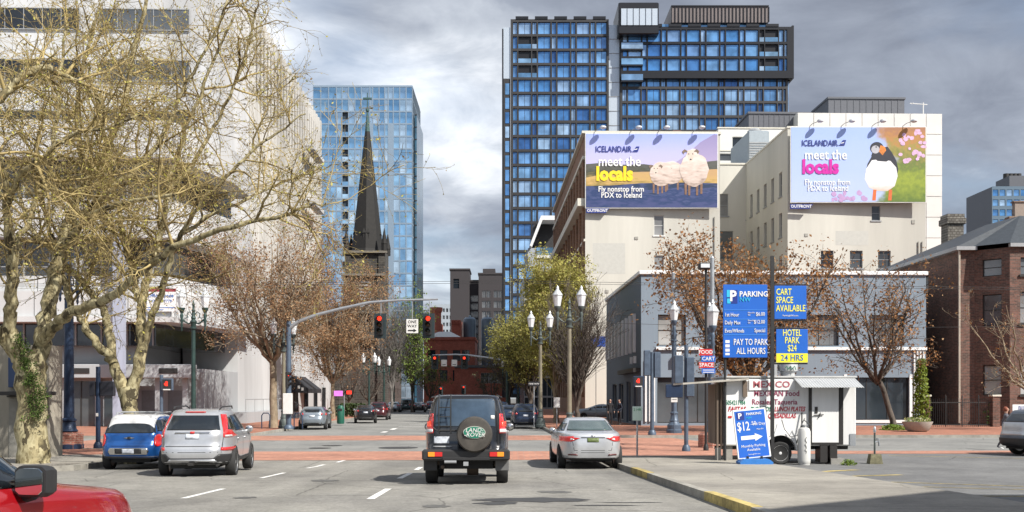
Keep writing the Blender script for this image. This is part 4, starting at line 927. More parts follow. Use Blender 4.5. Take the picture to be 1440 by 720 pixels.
# wall fixings, vents and patches on the big stuccoed walls
vent_m = mat('painted_vent', (.30, .29, .26), .7); pat = mat('paint_patch', (.47, .465, .43), .85, var=.06)
for (t_, pts) in ((B2, ((2.1, 13.0), (3.4, 9.0), (11.8, 17.5), (12.6, 8.8), (5.2, 18.6))), (B3, ((1.8, 19.0), (13.2, 20.4), (12.6, 14.0), (2.0, 13.6)))):
    for k, (a, z) in enumerate(pts): m = MB(); m.box(a, a + .35, -.06, -.003, z, z + .3 + .1 * (k % 2)); m.build('wall_vent', vent_m, t_)
for (t_, xs) in ((B2, (13.6,)), (B3, (13.9, 14.3))):
    for a in xs: m = MB(); m.tube([(a, -.09, 1), (a, -.09, 18.5 if t_ is B3 else 21)], .06, 6); m.build('conduit', vent_m, t_)
for (t_, q_) in ((B2, (.8, 4.2, 15.0, 18.2)), (B2, (9.4, 12.8, 9.4, 12.2)), (B3, (5.1, 8.6, 18.1, 19.6)), (B3, (11.4, 14.1, 8.4, 11.0))): m = MB(); m.box(q_[0], q_[1], -.006, -.003, q_[2], q_[3]); m.build('repainted_patch', pat, t_)
# ------------------------------------------------------------------ vehicles
def paint(name, col, rough=0.28, metal=0.35):
    return mat(name, col, rough, metal, var=0.07, scale=3.5, coat=0.6, stain=0.12)
tyre_m = mat('tyre_rubber', (0.022, 0.022, 0.022), .85, var=.15); rim_m = mat('alloy_rim', (0.42, 0.43, 0.44), .35, .8, var=.05); rimd_m = mat('dark_alloy', (0.10, 0.10, 0.105), .4, .7, var=.05)
carglass = mat('tinted_car_glass', (0.012, 0.016, 0.02), .05, .0, var=0, spec=.9); trim_m = mat('black_plastic_trim', (0.02, 0.02, 0.021), .55, var=.1)
lampred = mat('red_tail_lamp', (0.42, 0.012, 0.012), .2, var=0, coat=.8, emit=(1, .03, .02), estr=.12); brake = mat('lit_brake_lamp', (0.6, 0.03, 0.02), .2, var=0, emit=(1, .10, .03), estr=.45)
amber = mat('amber_lamp', (0.65, 0.2, 0.02), .25, var=0, emit=(1, .35, .02), estr=.25); chrome = mat('chrome', (0.6, 0.6, 0.6), .2, 1.0, var=0); plate_w = mat('number_plate', (0.5, 0.53, 0.58), .5, var=.35, scale=14)
plate_g = mat('green_number_plate', (0.12, 0.16, 0.05), .5, var=.4, scale=14); clear = mat('clear_lamp', (.6, .6, .6), .15, .2, var=0); under_m = mat('underbody_dark', (.012, .012, .012), .8, var=0)
_wm = {}
def wheel(parent, x, y, r, w, spokes, rm, side):
    k = (r, w, spokes, rm.name)
    if k not in _wm:
        t = MB(); h = w / 2
        t.lathe([(r * .66, -h * .8), (r * .74, -h), (r * .93, -h), (r, -h * .7), (r, h * .7), (r * .93, h), (r * .74, h), (r * .66, h * .8)], n=28, axis='x')
        q = MB(); q.lathe([(r * .60, h * .25), (r * .60, h * .5), (r * .68, h * .88), (r * .70, h * .80), (r * .66, -h * .8), (r * .3, -h * .85)], n=28, axis='x')
        q.lathe([(r * .16, h * .2), (r * .16, h * .75), (r * .1, h * .85)], n=12, axis='x')
        for i in range(spokes):
            an = 2 * math.pi * i / spokes; c, s = math.cos(an), math.sin(an); pts = []
            for (rr, ww) in ((r * .12, r * .09), (r * .64, r * .055)):
                for sg in (-1, 1): pts.append((rr, sg * ww))
            vs_ = [(hh, a * c - b * s, a * s + b * c) for hh in (h * .45, h * .78) for (a, b) in pts]
            q.add(vs_, [(0, 1, 3, 2), (4, 6, 7, 5), (0, 4, 5, 1), (2, 3, 7, 6), (0, 2, 6, 4), (1, 5, 7, 3)])
        _wm[k] = (t.mesh('tyre', tyre_m), q.mesh('rim', rm))
    e = link('wheel', None, parent, (x, y, r), 0 if side > 0 else math.pi); link('tyre', _wm[k][0], e); link('rim', _wm[k][1], e); return e
def ringpts(z, yr, yf, w, e, n=60, bow=0.0):
    out = []; yc, hl = (yr + yf) / 2, (yf - yr) / 2
    for i in range(n):
        a = 2 * math.pi * (i + .5) / n; c, s = math.cos(a), math.sin(a)
        x = w * math.copysign(abs(c) ** (2 / e), c); y = yc + hl * math.copysign(abs(s) ** (2 / e), s)
        x *= 1 - bow * abs((y - yc) / hl) ** 2
        out.append((x, y, z))
    return out
def body_mesh(levels, wheels, r, wcut=.30, ngon=60):
    m = MB(); n = ngon
    for lv in levels: m.v += ringpts(*lv[:5], n=n, bow=.05)
    k = len(levels)
    for i in range(k - 1):
        for j in range(n): q = (j + 1) % n; m.f.append((i * n + j, i * n + q, i * n + n + q, i * n + n + j)); m.mi.append(0); m.sm.append(True)
    m.f.append(tuple(range(n - 1, -1, -1))); m.mi.append(0); m.sm.append(False)
    m.f.append(tuple((k - 1) * n + j for j in range(n))); m.mi.append(0); m.sm.append(True)
    me = m.mesh('body', trim_m, 180)
    o = bpy.data.objects.new('tmp', me); COL.objects.link(o)
    s = o.modifiers.new('s', 'SUBSURF'); s.levels = 1; s.render_levels = 1
    dg = bpy.context.evaluated_depsgraph_get(); full = bpy.data.meshes.new_from_object(o.evaluated_get(dg)); o.modifiers.clear(); o.data = full
    bvh = BVHTree.FromPolygons([v.co.copy() for v in full.vertices], [tuple(p.vertices) for p in full.polygons])
    W = max(l[3] for l in levels); cut = MB()
    for (x, y) in wheels:
        for sg in (-1, 1): cut.lathe([(r * 1.13, -.34), (r * 1.13, .3)], (sg * (W - .02), y, r * 1.02), 28, 'x', smooth=False)
    cm = cut.mesh('cut', trim_m); c = bpy.data.objects.new('cut', cm); COL.objects.link(c)
    b = o.modifiers.new('b', 'BOOLEAN'); b.operation = 'DIFFERENCE'; b.object = c; b.solver = 'EXACT'
    dg = bpy.context.evaluated_depsgraph_get(); res = bpy.data.meshes.new_from_object(o.evaluated_get(dg))
    bpy.data.objects.remove(o); bpy.data.objects.remove(c)
    res.polygons.foreach_set('use_smooth', [True] * len(res.polygons)); res.set_sharp_from_angle(angle=R(38))
    return res, bvh
def patch(parent, bvh, d, poly, name, m, off=.008, step=.06, sm=True):
    """a panel pressed onto the body: poly in (x,z) for 'rear'/'front', (y,z) for the sides, (x,y) for 'top'"""
    bm = bmesh.new(); to3 = {'rear': lambda a, b: Vector((a, -9, b)), 'front': lambda a, b: Vector((a, 9, b)), 'right': lambda a, b: Vector((9, a, b)), 'left': lambda a, b: Vector((-9, a, b)), 'top': lambda a, b: Vector((a, b, 9))}[d]
    dr = {'rear': Vector((0, 1, 0)), 'front': Vector((0, -1, 0)), 'right': Vector((-1, 0, 0)), 'left': Vector((1, 0, 0)), 'top': Vector((0, 0, -1))}[d]
    vs_ = [bm.verts.new((a, b, 0)) for a, b in poly]; f = bm.faces.new(vs_); bmesh.ops.triangulate(bm, faces=[f])
    for ax in (0, 1):
        lo = min(p[ax] for p in poly); hi = max(p[ax] for p in poly); k = math.floor(lo / step) * step + step
        while k < hi - .002:
            no = Vector((1, 0, 0)) if ax == 0 else Vector((0, 1, 0)); co = no * k
            bmesh.ops.bisect_plane(bm, geom=bm.verts[:] + bm.edges[:] + bm.faces[:], plane_co=co, plane_no=no, dist=1e-5); k += step
    for v in bm.verts:
        p0 = to3(v.co.x, v.co.y); loc, nor, idx, ds = bvh.ray_cast(p0, dr)
        if loc is None:
            loc, nor, idx, ds = bvh.find_nearest(Vector((p0.x if d in ('rear', 'front', 'top') else 0, p0.y if d in ('left', 'right', 'top') else 0, p0.z if d != 'top' else 1)))
        if nor.dot(dr) > 0: nor = -nor
        v.co = loc + nor * off
    bm.normal_update()
    for f in bm.faces:
        if f.normal.dot(dr) > 0: f.normal_flip()
        f.smooth = sm
    be = [e for e in bm.edges if e.is_boundary]
    ret = bmesh.ops.extrude_edge_only(bm, edges=be)
    for v in [g_ for g_ in ret['geom'] if isinstance(g_, bmesh.types.BMVert)]: v.co += dr * .03
    me = bpy.data.meshes.new(name); bm.to_mesh(me); bm.free(); me.materials.append(m); return link(name, me, parent)
def both(poly): return [poly, [(-a, b) for a, b in poly][::-1]]
def mirror(parent, x, y, z, m, s=1.0):
    for sg in (-1, 1):
        q = MB(); q.lathe([(.02, -.10), (.085, -.08), (.11, 0), (.10, .07), (.055, .11)], (0, 0, 0), 14, 'y'); q.move(lambda p: Vector((sg * (x + .03 * s) + p.x * s * 1.0, y + p.y * s, z + p.z * s * .85)))
        q.tube([(sg * (x - .14), y, z - .05), (sg * (x), y, z - .03)], .03, 6); o = q.build('mirror', m, parent)
        q = MB(); q.lathe([(.085, -.105), (.08, -.108)], (0, 0, 0), 14, 'y'); q.move(lambda p: Vector((sg * (x + .03 * s) + p.x * s * .96, y + p.y * s, z + p.z * s * .8))); q.build('mirror_glass', chrome, o)
_cm = {}
def car(name, label, cat, pm, levels, wb, r, track, spokes=5, rm=None, tw=.22, under=.24):
    t = thing(name, label, cat); k = (str(levels), wb, r)
    if k not in _cm: _cm[k] = body_mesh(levels, [(0, wb[0]), (0, wb[1])], r)
    me, bvh = _cm[k]; me = me.copy(); me.materials.clear(); me.materials.append(pm); b = link('body', me, t)
    for y in wb:
        for sg in (-1, 1): wheel(t, sg * track, y, r, tw, spokes, rm or rim_m, sg)
    W = max(l[3] for l in levels); y0 = levels[0][1]; y1 = levels[0][2]
    q = MB(); q.box(-W + .36, W - .36, y0 + .1, y1 - .1, under, levels[0][0] + .25); q.tube([(-track + .1, wb[0], r), (track - .1, wb[0], r)], .06, 8); q.tube([(-track + .1, wb[1], r), (track - .1, wb[1], r)], .05, 8); q.build('underbody', under_m, t)
    return t, bvh
GROUP_K = 'cars on the street'
# --- black off-roader ahead
lrglass = mat('sky_tinted_rear_glass', (.035, .055, .08), .04, .0, var=.5, scale=1.6, spec=1.0)  # blue reflection of the sky is put into the glass colour
lrp = paint('black_car_paint', (0.012, 0.013, 0.016), .18, .1)
LR, bv = LRb_ = car('off_road_car', 'black square off-roader with a covered spare wheel on its tailgate, waiting at the crossing', 'car', lrp, [
    (.50, -2.10, 2.20, .82, 7), (.56, -2.16, 2.28, .88, 8), (.78, -2.16, 2.28, .915, 9), (.80, -2.06, 2.26, .925, 9), (1.1, -2.06, 2.24, .93, 9), (1.13, -2.05, 1.3, .925, 9), (1.18, -2.05, 1.05, .91, 9),
    (1.55, -2.0, .62, .83, 8), (1.84, -1.93, .4, .755, 8), (1.90, -1.90, .3, .72, 7), (1.935, -1.80, .2, .62, 6)], (-1.35, 1.2), .375, .77, 5, rimd_m, .25, .34)
patch(LR, bv, 'rear', [(-.66, 1.24), (.62, 1.24), (.60, 1.78), (.56, 1.83), (-.60, 1.83), (-.63, 1.78)], 'rear_window', lrglass)
for sg in (-1, 1):
    patch(LR, bv, 'rear', [(sg * .925, 1.10), (sg * .70, 1.10), (sg * .70, 1.52), (sg * .84, 1.52)], 'tail_light', lampred); patch(LR, bv, 'rear', [(sg * .885, 1.24), (sg * .745, 1.24), (sg * .745, 1.36), (sg * .87, 1.36)], 'brake_light', brake, .014)
    q = patch(LR, bv, 'rear', [(sg * .92, 1.12), (sg * .71, 1.12), (sg * .71, 1.19), (sg * .91, 1.19)], 'reversing_light', clear, .014)
    for (a, b, mm) in ((.52, .68, brake if sg < 0 else lampred), (.68, .80, amber) ): patch(LR, bv, 'rear', [(sg * a, .615), (sg * b, .615), (sg * b, .71), (sg * a, .71)], 'bumper_light', amber if (sg < 0) == (mm is not amber) else lampred, .014)
    patch(LR, bv, 'right' if sg > 0 else 'left', [(-1.85, 1.22), (-1.0, 1.22), (-1.0, 1.76), (-1.75, 1.76)], 'side_window', carglass)
    patch(LR, bv, 'right' if sg > 0 else 'left', [(-.9, 1.22), (-.15, 1.22), (-.15, 1.74), (-.9, 1.74)], 'side_window', carglass)
    patch(LR, bv, 'right' if sg > 0 else 'left', [(-.05, 1.22), (.85, 1.22), (.5, 1.74), (-.05, 1.74)], 'side_window', carglass)
    q = MB(); q.box(sg * .62, sg * .91, -2.0, -1.96, .30, .60, .01); q.build('mud_flap', mat('grey_mudflap', (.12, .12, .12), .6) if sg > 0 else trim_m, LR)
q = MB(); q.box(-.93, .93, -2.24, -2.02, .52, .76, .04); bp = q.build('bumper', trim_m, LR)
q = MB(); q.box(-.5, .5, -2.26, -2.235, .53, .60, .01); q.build('step', trim_m, bp)
q = MB(); q.tube([(-.45, -2.3, .50), (-.2, -2.3, .50)], .03, 6); q.box(-.05, .05, -2.36, -2.1, .42, .50); q.build('tow_hitch', frame_gr, LR)
for sg in (-1, 1):
    for (a, b, mm) in ((.50, .66, lampred if sg > 0 else amber), (.66, .80, amber if sg > 0 else lampred)):
        q = MB(); aa, bb = (a, b); q.box(sg * aa, sg * bb, -2.262, -2.236, .61, .705, .005)
        q.build('bumper_light', (amber if aa > .6 else lampred), LR)
q = MB(); q.tube([(.0, -1.35, .33), (.25, -1.35, .33)], .16, 10); q.tube([(-.5, -1.75, .42), (-.5, -2.1, .38)], .04, 8); q.tube([(-.6, -1.5, .55), (-.6, -1.9, .5)], .09, 8); q.tube([(.5, -1.5, .6), (.62, -1.9, .42)], .03, 6); q.build('axle', mat('rusty_metal', (.08, .06, .045), .8, var=.4), LR)
q = MB(); q.lathe([(.34, -2.14), (.375, -2.17), (.38, -2.30), (.35, -2.36), (.12, -2.385), (0.01, -2.385)], (.18, 0, 1.08), 36, 'y'); sw = q.build('spare_wheel_cover', mat('brown_vinyl_cover', (.062, .055, .047), .6, var=.35, scale=5, stain=.3), LR)
q = MB(); q.lathe([(.235, -2.384), (.235, -2.40)], (0, 0, 0), 36, 'y', False); q.move(lambda p: Vector((p.x + .18, p.y, p.z * .56 + 1.12))); q.build('oval_badge', mat('badge_silver', (.5, .5, .45), .5, var=.05), sw)
q = MB(); q.lathe([(.222, -2.401), (.222, -2.408)], (0, 0, 0), 36, 'y', False); q.move(lambda p: Vector((p.x + .18, p.y, p.z * .54 + 1.12))); q.build('oval_badge', mat('badge_green', (.01, .16, .10), .5, var=.05), sw)
text('LAND-', .125, (.18, -2.412, 1.165), sw, frame_wh, 'lettering', 'CENTER', .006, shear=.2); text('-ROVER', .125, (.18, -2.412, 1.07), sw, frame_wh, 'lettering', 'CENTER', .006, shear=.2)
q = MB()
for x in (-.58, -.33): q.tube([(x, -2.12, 1.10), (x, -2.12, 1.70), (x, -1.98, 1.93)], .014, 6)
for z in (1.25, 1.45, 1.65): q.tube([(-.58, -2.12, z), (-.33, -2.12, z)], .012, 6)
q.tube([(-.70, -2.11, 1.22), (-.62, -2.115, 1.16), (-.1, -2.115, 1.16)], .014, 6); q.build('ladder', trim_m, LR)
patch(LR, bv, 'rear', [(-.68, .88), (-.36, .88), (-.36, 1.03), (-.68, 1.03)], 'number_plate', plate_w, .02)
patch(LR, bv, 'rear', [(.52, 1.40), (.60, 1.40), (.60, 1.48), (.52, 1.48)], 'sticker', frame_wh, .012)
patch(LR, bv, 'rear', [(-.70, .80), (-.30, .80), (-.30, .825), (-.70, .825)], 'trim_strip', frame_gr, .012)
q = MB(); [q.tube([(sg * .76, -1.7, 1.87), (sg * .66, 0, 1.96), (sg * .66, .2, 1.93)], .015, 6) for sg in (-1, 1)]; q.build('roof_rails', trim_m, LR)
mirror(LR, .93, .80, 1.22, trim_m, 1.1)
x = P(653, 21.7); place(LR, (x - .0, 21.7 + 2.15, g(24)), PHI * .6, first=True); LR.rotation_euler = (math.atan(-.021), 0, PHI * .6)
# --- generic levels
def suv_levels(L=4.53, W=.91, H=1.68, belt=1.12, hood=1.0, rg=-.48, e=5.0):
    a = L / 2; return [(.30, -a + .16, a - .14, W - .06, e), (.36, -a + .05, a - .05, W - .02, e), (.60, -a, a, W, e), (.74, -a + .02, a - .01, W, e), (.80, -a + .09, a - .03, W, e), (belt - .12, -a + .11, a - .16, W - .008, e), (belt - .1, -a + .115, a - .35, W - .012, e),
        (belt - .04, -a + .13, a - .9, W - .025, e), (belt, -a + .15, a - 1.25, W - .05, e), (belt + .18, -a + .24, a - 1.52, W - .115, e), (H - .14, -a + .24 - rg * .55, a - 1.95, W - .215, e), (H - .06, -a + .24 - rg * .62, a - 2.12, W - .26, e), (H - .015, -a + .30 - rg * .8, a - 2.3, W - .34, e), (H, -a + .9 - rg, a - 2.6, W - .52, 4)]
def sedan_levels(L=4.8, W=.915, H=1.45, belt=1.0, deck=1.06):
    a = L / 2; return [(.26, -a + .14, a - .12, W - .07, 4.6), (.33, -a + .04, a - .04, W - .02, 4.6), (.55, -a, a, W, 4.8), (.78, -a + .01, a - .05, W, 4.8), (.90, -a + .03, a - .2, W - .01, 4.8), (deck - .06, -a + .05, a - .6, W - .03, 4.8), (deck - .015, -a + .10, a - 1.0, W - .07, 4.6),
        (deck + .01, -a + .55, a - 1.3, W - .115, 4.4), (deck + .05, -a + .68, a - 1.4, W - .14, 4.4), (H - .16, -a + 1.15, a - 1.9, W - .25, 4.2), (H - .06, -a + 1.42, a - 2.15, W - .31, 4.0), (H - .012, -a + 1.7, a - 2.4, W - .38, 3.8), (H, -a + 1.85, a - 2.5, W - .55, 3.4)]
# --- silver crossover
silver = paint('silver_car_paint', (0.50, 0.51, 0.53), .3, .55)
CV, bv = CVb_ = car('crossover_car', 'silver crossover with tall red tail lamps and roof rails, left lane beside the blue hatchback', 'car', silver, suv_levels(), (-1.30, 1.32), .36, .80, 5, rim_m, .23)
patch(CV, bv, 'rear', [(-.63, 1.17), (.63, 1.17), (.54, 1.52), (-.54, 1.52)], 'rear_window', carglass)
for sg in (-1, 1):
    sd = 'right' if sg > 0 else 'left'
    patch(CV, bv, 'rear', [(sg * .90, .98), (sg * .70, .99), (sg * .69, 1.16), (sg * .575, 1.55), (sg * .66, 1.55), (sg * .80, 1.2)], 'tail_light', lampred)
    patch(CV, bv, 'rear', [(sg * .84, 1.0), (sg * .72, 1.0), (sg * .72, 1.05), (sg * .83, 1.05)], 'reversing_light', clear, .02, .2)
    patch(CV, bv, 'rear', [(sg * .88, .66), (sg * .66, .68), (sg * .66, .75), (sg * .88, .75)], 'reflector', lampred, .012)
    patch(CV, bv, sd, [(-1.72, 1.18), (-1.18, 1.14), (-1.12, 1.5), (-1.4, 1.48)], 'side_window', carglass)
    patch(CV, bv, sd, [(-1.12, 1.13), (-.22, 1.12), (-.22, 1.53), (-1.06, 1.51)], 'side_window', carglass)
    patch(CV, bv, sd, [(-.15, 1.12), (.86, 1.10), (.35, 1.45), (0, 1.53), (-.15, 1.53)], 'side_window', carglass)
    patch(CV, bv, sd, [(-.88, .28), (.9, .28), (.9, .46), (-.88, .46)], 'sill_trim', trim_m)
    for yy in (-1.0, .02):
        q = patch(CV, bv, sd, [(yy, .92), (yy + .2, .92), (yy + .2, .95), (yy, .95)], 'door_handle', silver, .03)
patch(CV, bv, 'rear', [(-.89, .31), (.89, .31), (.89, .58), (.62, .60), (.5, .50), (-.5, .50), (-.62, .60), (-.89, .58)], 'lower_bumper', trim_m, .012)
patch(CV, bv, 'rear', [(-.58, .42), (.58, .42), (.52, .475), (-.52, .475)], 'skid_plate', silver, .02)
patch(CV, bv, 'rear', [(-.16, .96), (.16, .96), (.16, 1.08), (-.16, 1.08)], 'number_plate', plate_w, .012)
patch(CV, bv, 'rear', [(-.42, 1.085), (.42, 1.085), (.40, 1.115), (-.40, 1.115)], 'trim_strip', chrome, .02, .2)
patch(CV, bv, 'rear', [(-.05, 1.08), (.05, 1.08), (.05, 1.125), (-.05, 1.125)], 'badge', lampred, .035, .2)
patch(CV, bv, 'rear', [(-.24, 1.585), (.24, 1.585), (.24, 1.605), (-.24, 1.605)], 'brake_light', lampred, .02)
patch(CV, bv, 'rear', [(-.64, .775), (.64, .775), (.64, .79), (-.64, .79)], 'seam', trim_m, .004)
q = MB(); q.box(-.06, .06, -2.36, -2.15, .33, .40); q.tube([(.6, -2.22, .33), (.6, -2.05, .33)], .035, 8); q.build('tow_hitch', frame_dk, CV)
q = MB()
for sg in (-1, 1): q.tube([(sg * .55, -1.6, 1.67), (sg * .58, -1.4, 1.73), (sg * .58, .0, 1.74), (sg * .55, .25, 1.68)], .018, 6)
q.build('roof_rails', trim_m, CV); mirror(CV, .88, .78, 1.12, silver)
x = P(269, 24.6); place(CV, (x - 2.26 * math.sin(.105), 24.6 + 2.26 * math.cos(.105), g(26.8)), .105, first=True)
# --- blue hatchback with white roof
blue = paint('blue_car_paint', (0.012, 0.085, 0.30), .25, .4); whitep = paint('white_roof_paint', (.62, .62, .62), .3, .0)
lv = suv_levels(4.10, .895, 1.56, 1.04, .98, -.22, 6)
MC, bv = MCb_ = car('hatchback_car', 'blue hatchback with white roof and oval red lamps at the left kerb', 'car', blue, lv, (-1.22, 1.35), .33, .78, 5, rimd_m, .21)
patch(MC, bv, 'rear', [(-.68, 1.05), (.68, 1.05), (.60, 1.39), (-.60, 1.39)], 'rear_window', carglass)
rp_ = patch(MC, bv, 'rear', [(-.68, 1.43), (.68, 1.43), (.50, 1.54), (-.50, 1.54)], 'roof', whitep, .012); patch(MC, bv, 'top', [(-.62, -1.75), (.62, -1.75), (.60, -.2), (-.60, -.2)], 'roof', whitep, .012)
for sg in (-1, 1):
    sd = 'right' if sg > 0 else 'left'
    pts = [(sg * (.735 + .085 * math.cos(a)), .85 + .165 * math.sin(a)) for a in [2 * math.pi * i / 16 for i in range(16)]]
    patch(MC, bv, 'rear', pts, 'tail_light', lampred, .02, .05)
    patch(MC, bv, sd, [(-1.72, 1.1), (-1.0, 1.08), (-1.0, 1.42), (-1.6, 1.40)], 'side_window', carglass); patch(MC, bv, sd, [(-.94, 1.08), (.8, 1.06), (.2, 1.42), (-.94, 1.42)], 'side_window', carglass)
    patch(MC, bv, sd, [(-.8, .25), (.95, .25), (.95, .42), (-.8, .42)], 'sill_trim', trim_m)
patch(MC, bv, 'rear', [(-.86, .31), (.86, .31), (.86, .42), (-.86, .42)], 'lower_bumper', trim_m, .012)
pts = [(.5 * math.cos(a) * (1.0), .56 + .09 * math.sin(a)) for a in [2 * math.pi * i / 20 for i in range(20)]]
patch(MC, bv, 'rear', [(-.50, .47), (.50, .47), (.55, .56), (.50, .65), (-.50, .65), (-.55, .56)], 'plate_surround', chrome, .012)
patch(MC, bv, 'rear', [(-.36, .49), (.36, .49), (.36, .63), (-.36, .63)], 'plate_recess', trim_m, .018); patch(MC, bv, 'rear', [(-.16, .50), (.16, .50), (.16, .62), (-.16, .62)], 'number_plate', plate_w, .026)
patch(MC, bv, 'rear', [(-.15, .915), (0, .89), (.15, .915), (0, .945)], 'badge', chrome, .02); patch(MC, bv, 'rear', [(-.045, .885), (.045, .885), (.045, .95), (-.045, .95)], 'badge', trim_m, .026)
patch(MC, bv, 'rear', [(.3, .6), (.3, .61), (-.3, .61), (-.3, .6)], 'seam', trim_m, .004)
q = MB()
for sg in (-1, 1): q.tube([(sg * .52, -1.45, 1.53), (sg * .55, -1.3, 1.60), (sg * .55, .0, 1.61), (sg * .52, .15, 1.55)], .018, 6)
q.tube([(-.55, -1.0, 1.62), (.55, -1.0, 1.62)], .02, 6); q.build('roof_rails', frame_gr, MC); mirror(MC, .86, .75, 1.1, trim_m)
x = P(187, 28) - .2; place(MC, (x, 28 + 2.05, g(30)), PHI, first=True)
# --- silver saloon
silver2 = paint('pale_silver_car_paint', (0.56, 0.575, 0.60), .3, .5)
SN, bv = car('saloon_car', 'silver saloon with slanted red lamps beside the right kerb', 'car', silver2, sedan_levels(), (-1.42, 1.40), .335, .80, 10, rim_m, .22)
patch(SN, bv, 'rear', [(-.66, 1.09), (.66, 1.09), (.52, 1.36), (-.52, 1.36)], 'rear_window', mat('saloon_rear_glass', (.06, .085, .085), .06, var=.2, scale=2, spec=.9))
for sg in (-1, 1):
    sd = 'right' if sg > 0 else 'left'
    patch(SN, bv, 'rear', [(sg * .87, .80), (sg * .60, .80), (sg * .36, .90), (sg * .60, .925), (sg * .86, .95)], 'tail_light', lampred, .014)
    patch(SN, bv, 'rear', [(sg * .62, .84), (sg * .50, .865), (sg * .60, .90)], 'reversing_light', clear, .02, .05)
    patch(SN, bv, sd, [(-2.3, .82), (-2.02, .86), (-2.02, .94), (-2.3, .95)], 'tail_light', lampred, .012)
    patch(SN, bv, 'rear', [(sg * .68, .42), (sg * .42, .42), (sg * .44, .46), (sg * .66, .46)], 'reflector', mat('dark_red', (.1, .02, .02), .4), .012)
    patch(SN, bv, sd, [(-1.42, 1.08), (-.42, 1.05), (-.42, 1.32), (-1.05, 1.28)], 'side_window', carglass); patch(SN, bv, sd, [(-.36, 1.05), (.78, 1.03), (.15, 1.28), (-.36, 1.32)], 'side_window', carglass)
    for yy in (-.95, .05): patch(SN, bv, sd, [(yy, .86), (yy + .2, .86), (yy + .2, .885), (yy, .885)], 'door_handle', chrome, .03)
patch(SN, bv, 'rear', [(-.16, .79), (.16, .79), (.16, .90), (-.16, .90)], 'number_plate', plate_g, .012); patch(SN, bv, 'rear', [(-.80, .27), (.80, .27), (.78, .335), (-.78, .335)], 'lower_bumper', trim_m, .012)
patch(SN, bv, 'rear', [(-.34, .905), (.34, .905), (.33, .925), (-.33, .925)], 'trim_strip', trim_m, .012); patch(SN, bv, 'rear', [(-.05, .945), (.05, .945), (.05, .975), (-.05, .975)], 'badge', chrome, .012)
q = MB(); [q.box(sg * .36 - .16, sg * .36 + .16, -1.0, -.9, 1.05, 1.25, .04) for sg in (-1, 1)]; q.build('head_restraints', frame_gr, SN)
mirror(SN, .87, .72, 1.02, frame_gr, .95); x = P(829.5, 28.4); place(SN, (x, 28.4 + 2.4, g(30.5)), PHI + .01, first=True); SN.scale = (1.0, 1, 1.0)
seam_m = mat('panel_gap', (.015, .015, .016), .6, var=0)
def seams(t, bv, rear, side):
    for (d0, ls) in (('rear', rear), ('right', side), ('left', side)):
        for (a0, b0, a1, b1) in ls:
            n_ = Vector((-(b1 - b0), a1 - a0)).normalized() * .006; patch(t, bv, d0, [(a0 - n_.x, b0 - n_.y), (a1 - n_.x, b1 - n_.y), (a1 + n_.x, b1 + n_.y), (a0 + n_.x, b0 + n_.y)], 'panel_gap', seam_m, .002, .15)
seams(SN, bv, [(-.56, .80, -.52, .56), (.56, .80, .52, .56), (-.52, .56, .52, .56), (-.88, .50, .88, .50)], [(-1.0, .95, -1.0, .45), (-.38, 1.02, -.38, .34), (.86, .98, .80, .34)])
seams(CV, CVb_[1], [(-.70, .98, -.68, .64), (.70, .98, .68, .64), (-.68, .64, .68, .64)], [(-1.14, 1.1, -1.0, .80), (-.2, 1.1, -.2, .45), (.92, 1.05, .88, .45)])
seams(MC, MCb_[1], [(-.66, 1.02, -.66, .70), (.66, 1.02, .66, .70), (-.66, .70, .66, .70)], [(-.95, 1.04, -.95, .42), (.84, 1.02, .84, .42)])
seams(LR, LRb_[1], [(-.67, 1.2, -.67, .80), (.67, 1.8, .68, .80), (-.67, 1.84, .60, 1.84)], [(-.95, 1.2, -.95, .8), (-.1, 1.2, -.1, .5), (.85, 1.18, .85, .5)])
# --- red car in front of the camera on the left
redp = paint('red_car_paint', (0.38, 0.008, 0.014), .2, .35)
RC, bv = car('red_car', 'bright red car in the near left corner, its bonnet and right door mirror in view', 'car', redp, suv_levels(4.55, .92, 1.67, 1.10, 1.0, -.48, 5.5), (-1.30, 1.40), .355, .80)
for sg in (-1, 1):
    sd = 'right' if sg > 0 else 'left'
    patch(RC, bv, sd, [(-1.12, 1.11), (-.22, 1.10), (-.22, 1.50), (-1.06, 1.48)], 'side_window', carglass); patch(RC, bv, sd, [(-.15, 1.10), (.88, 1.08), (.35, 1.42), (0, 1.50), (-.15, 1.50)], 'side_window', carglass)
    patch(RC, bv, sd, [(-.9, .26), (.95, .26), (.95, .42), (-.9, .42)], 'sill_trim', trim_m)
    patch(RC, bv, 'front', [(sg * .72, .70), (sg * .45, .68), (sg * .45, .78), (sg * .70, .82)], 'headlight', clear)
patch(RC, bv, 'front', [(-.62, 1.12), (.62, 1.12), (.52, 1.5), (-.52, 1.5)], 'windscreen', carglass); patch(RC, bv, 'front', [(-.5, .45), (.5, .45), (.5, .8), (-.5, .8)], 'grille', trim_m)
for sg in (-1, 1):
    q = MB(); q.lathe([(.06, -.06), (.118, -.05), (.125, 0), (.11, .07), (.05, .13)], (0, 0, 0), 20, 'y')
    def mv(p, sg=sg):
        u, w_ = p.x / .125, p.z / .125; k = max(abs(u), abs(w_)) / max(1e-6, math.hypot(u, w_)); k = 1 / max(k, .76)
        return Vector((sg * .985 + p.x * .84 * min(k, 1.22), .50 + p.y, 1.13 + p.z * .76 * min(k, 1.2) + .0))
    q.move(mv); q.tube([(sg * .80, .56, 1.02), (sg * .95, .54, 1.06)], .045, 8); mo = q.build('mirror', trim_m, RC)
    q = MB(); q.lathe([(.102, -.062), (.10, -.066)], (0, 0, 0), 20, 'y'); q.move(mv); q.build('mirror_glass', mat('mirror_glass', (.75, .78, .75), .03, 1.0, var=0), mo)
place(RC, (-3.84, 5.62, g(5.6) - .09), -.15, first=True); RC.rotation_euler = (math.atan(-.021), 0, -.15)
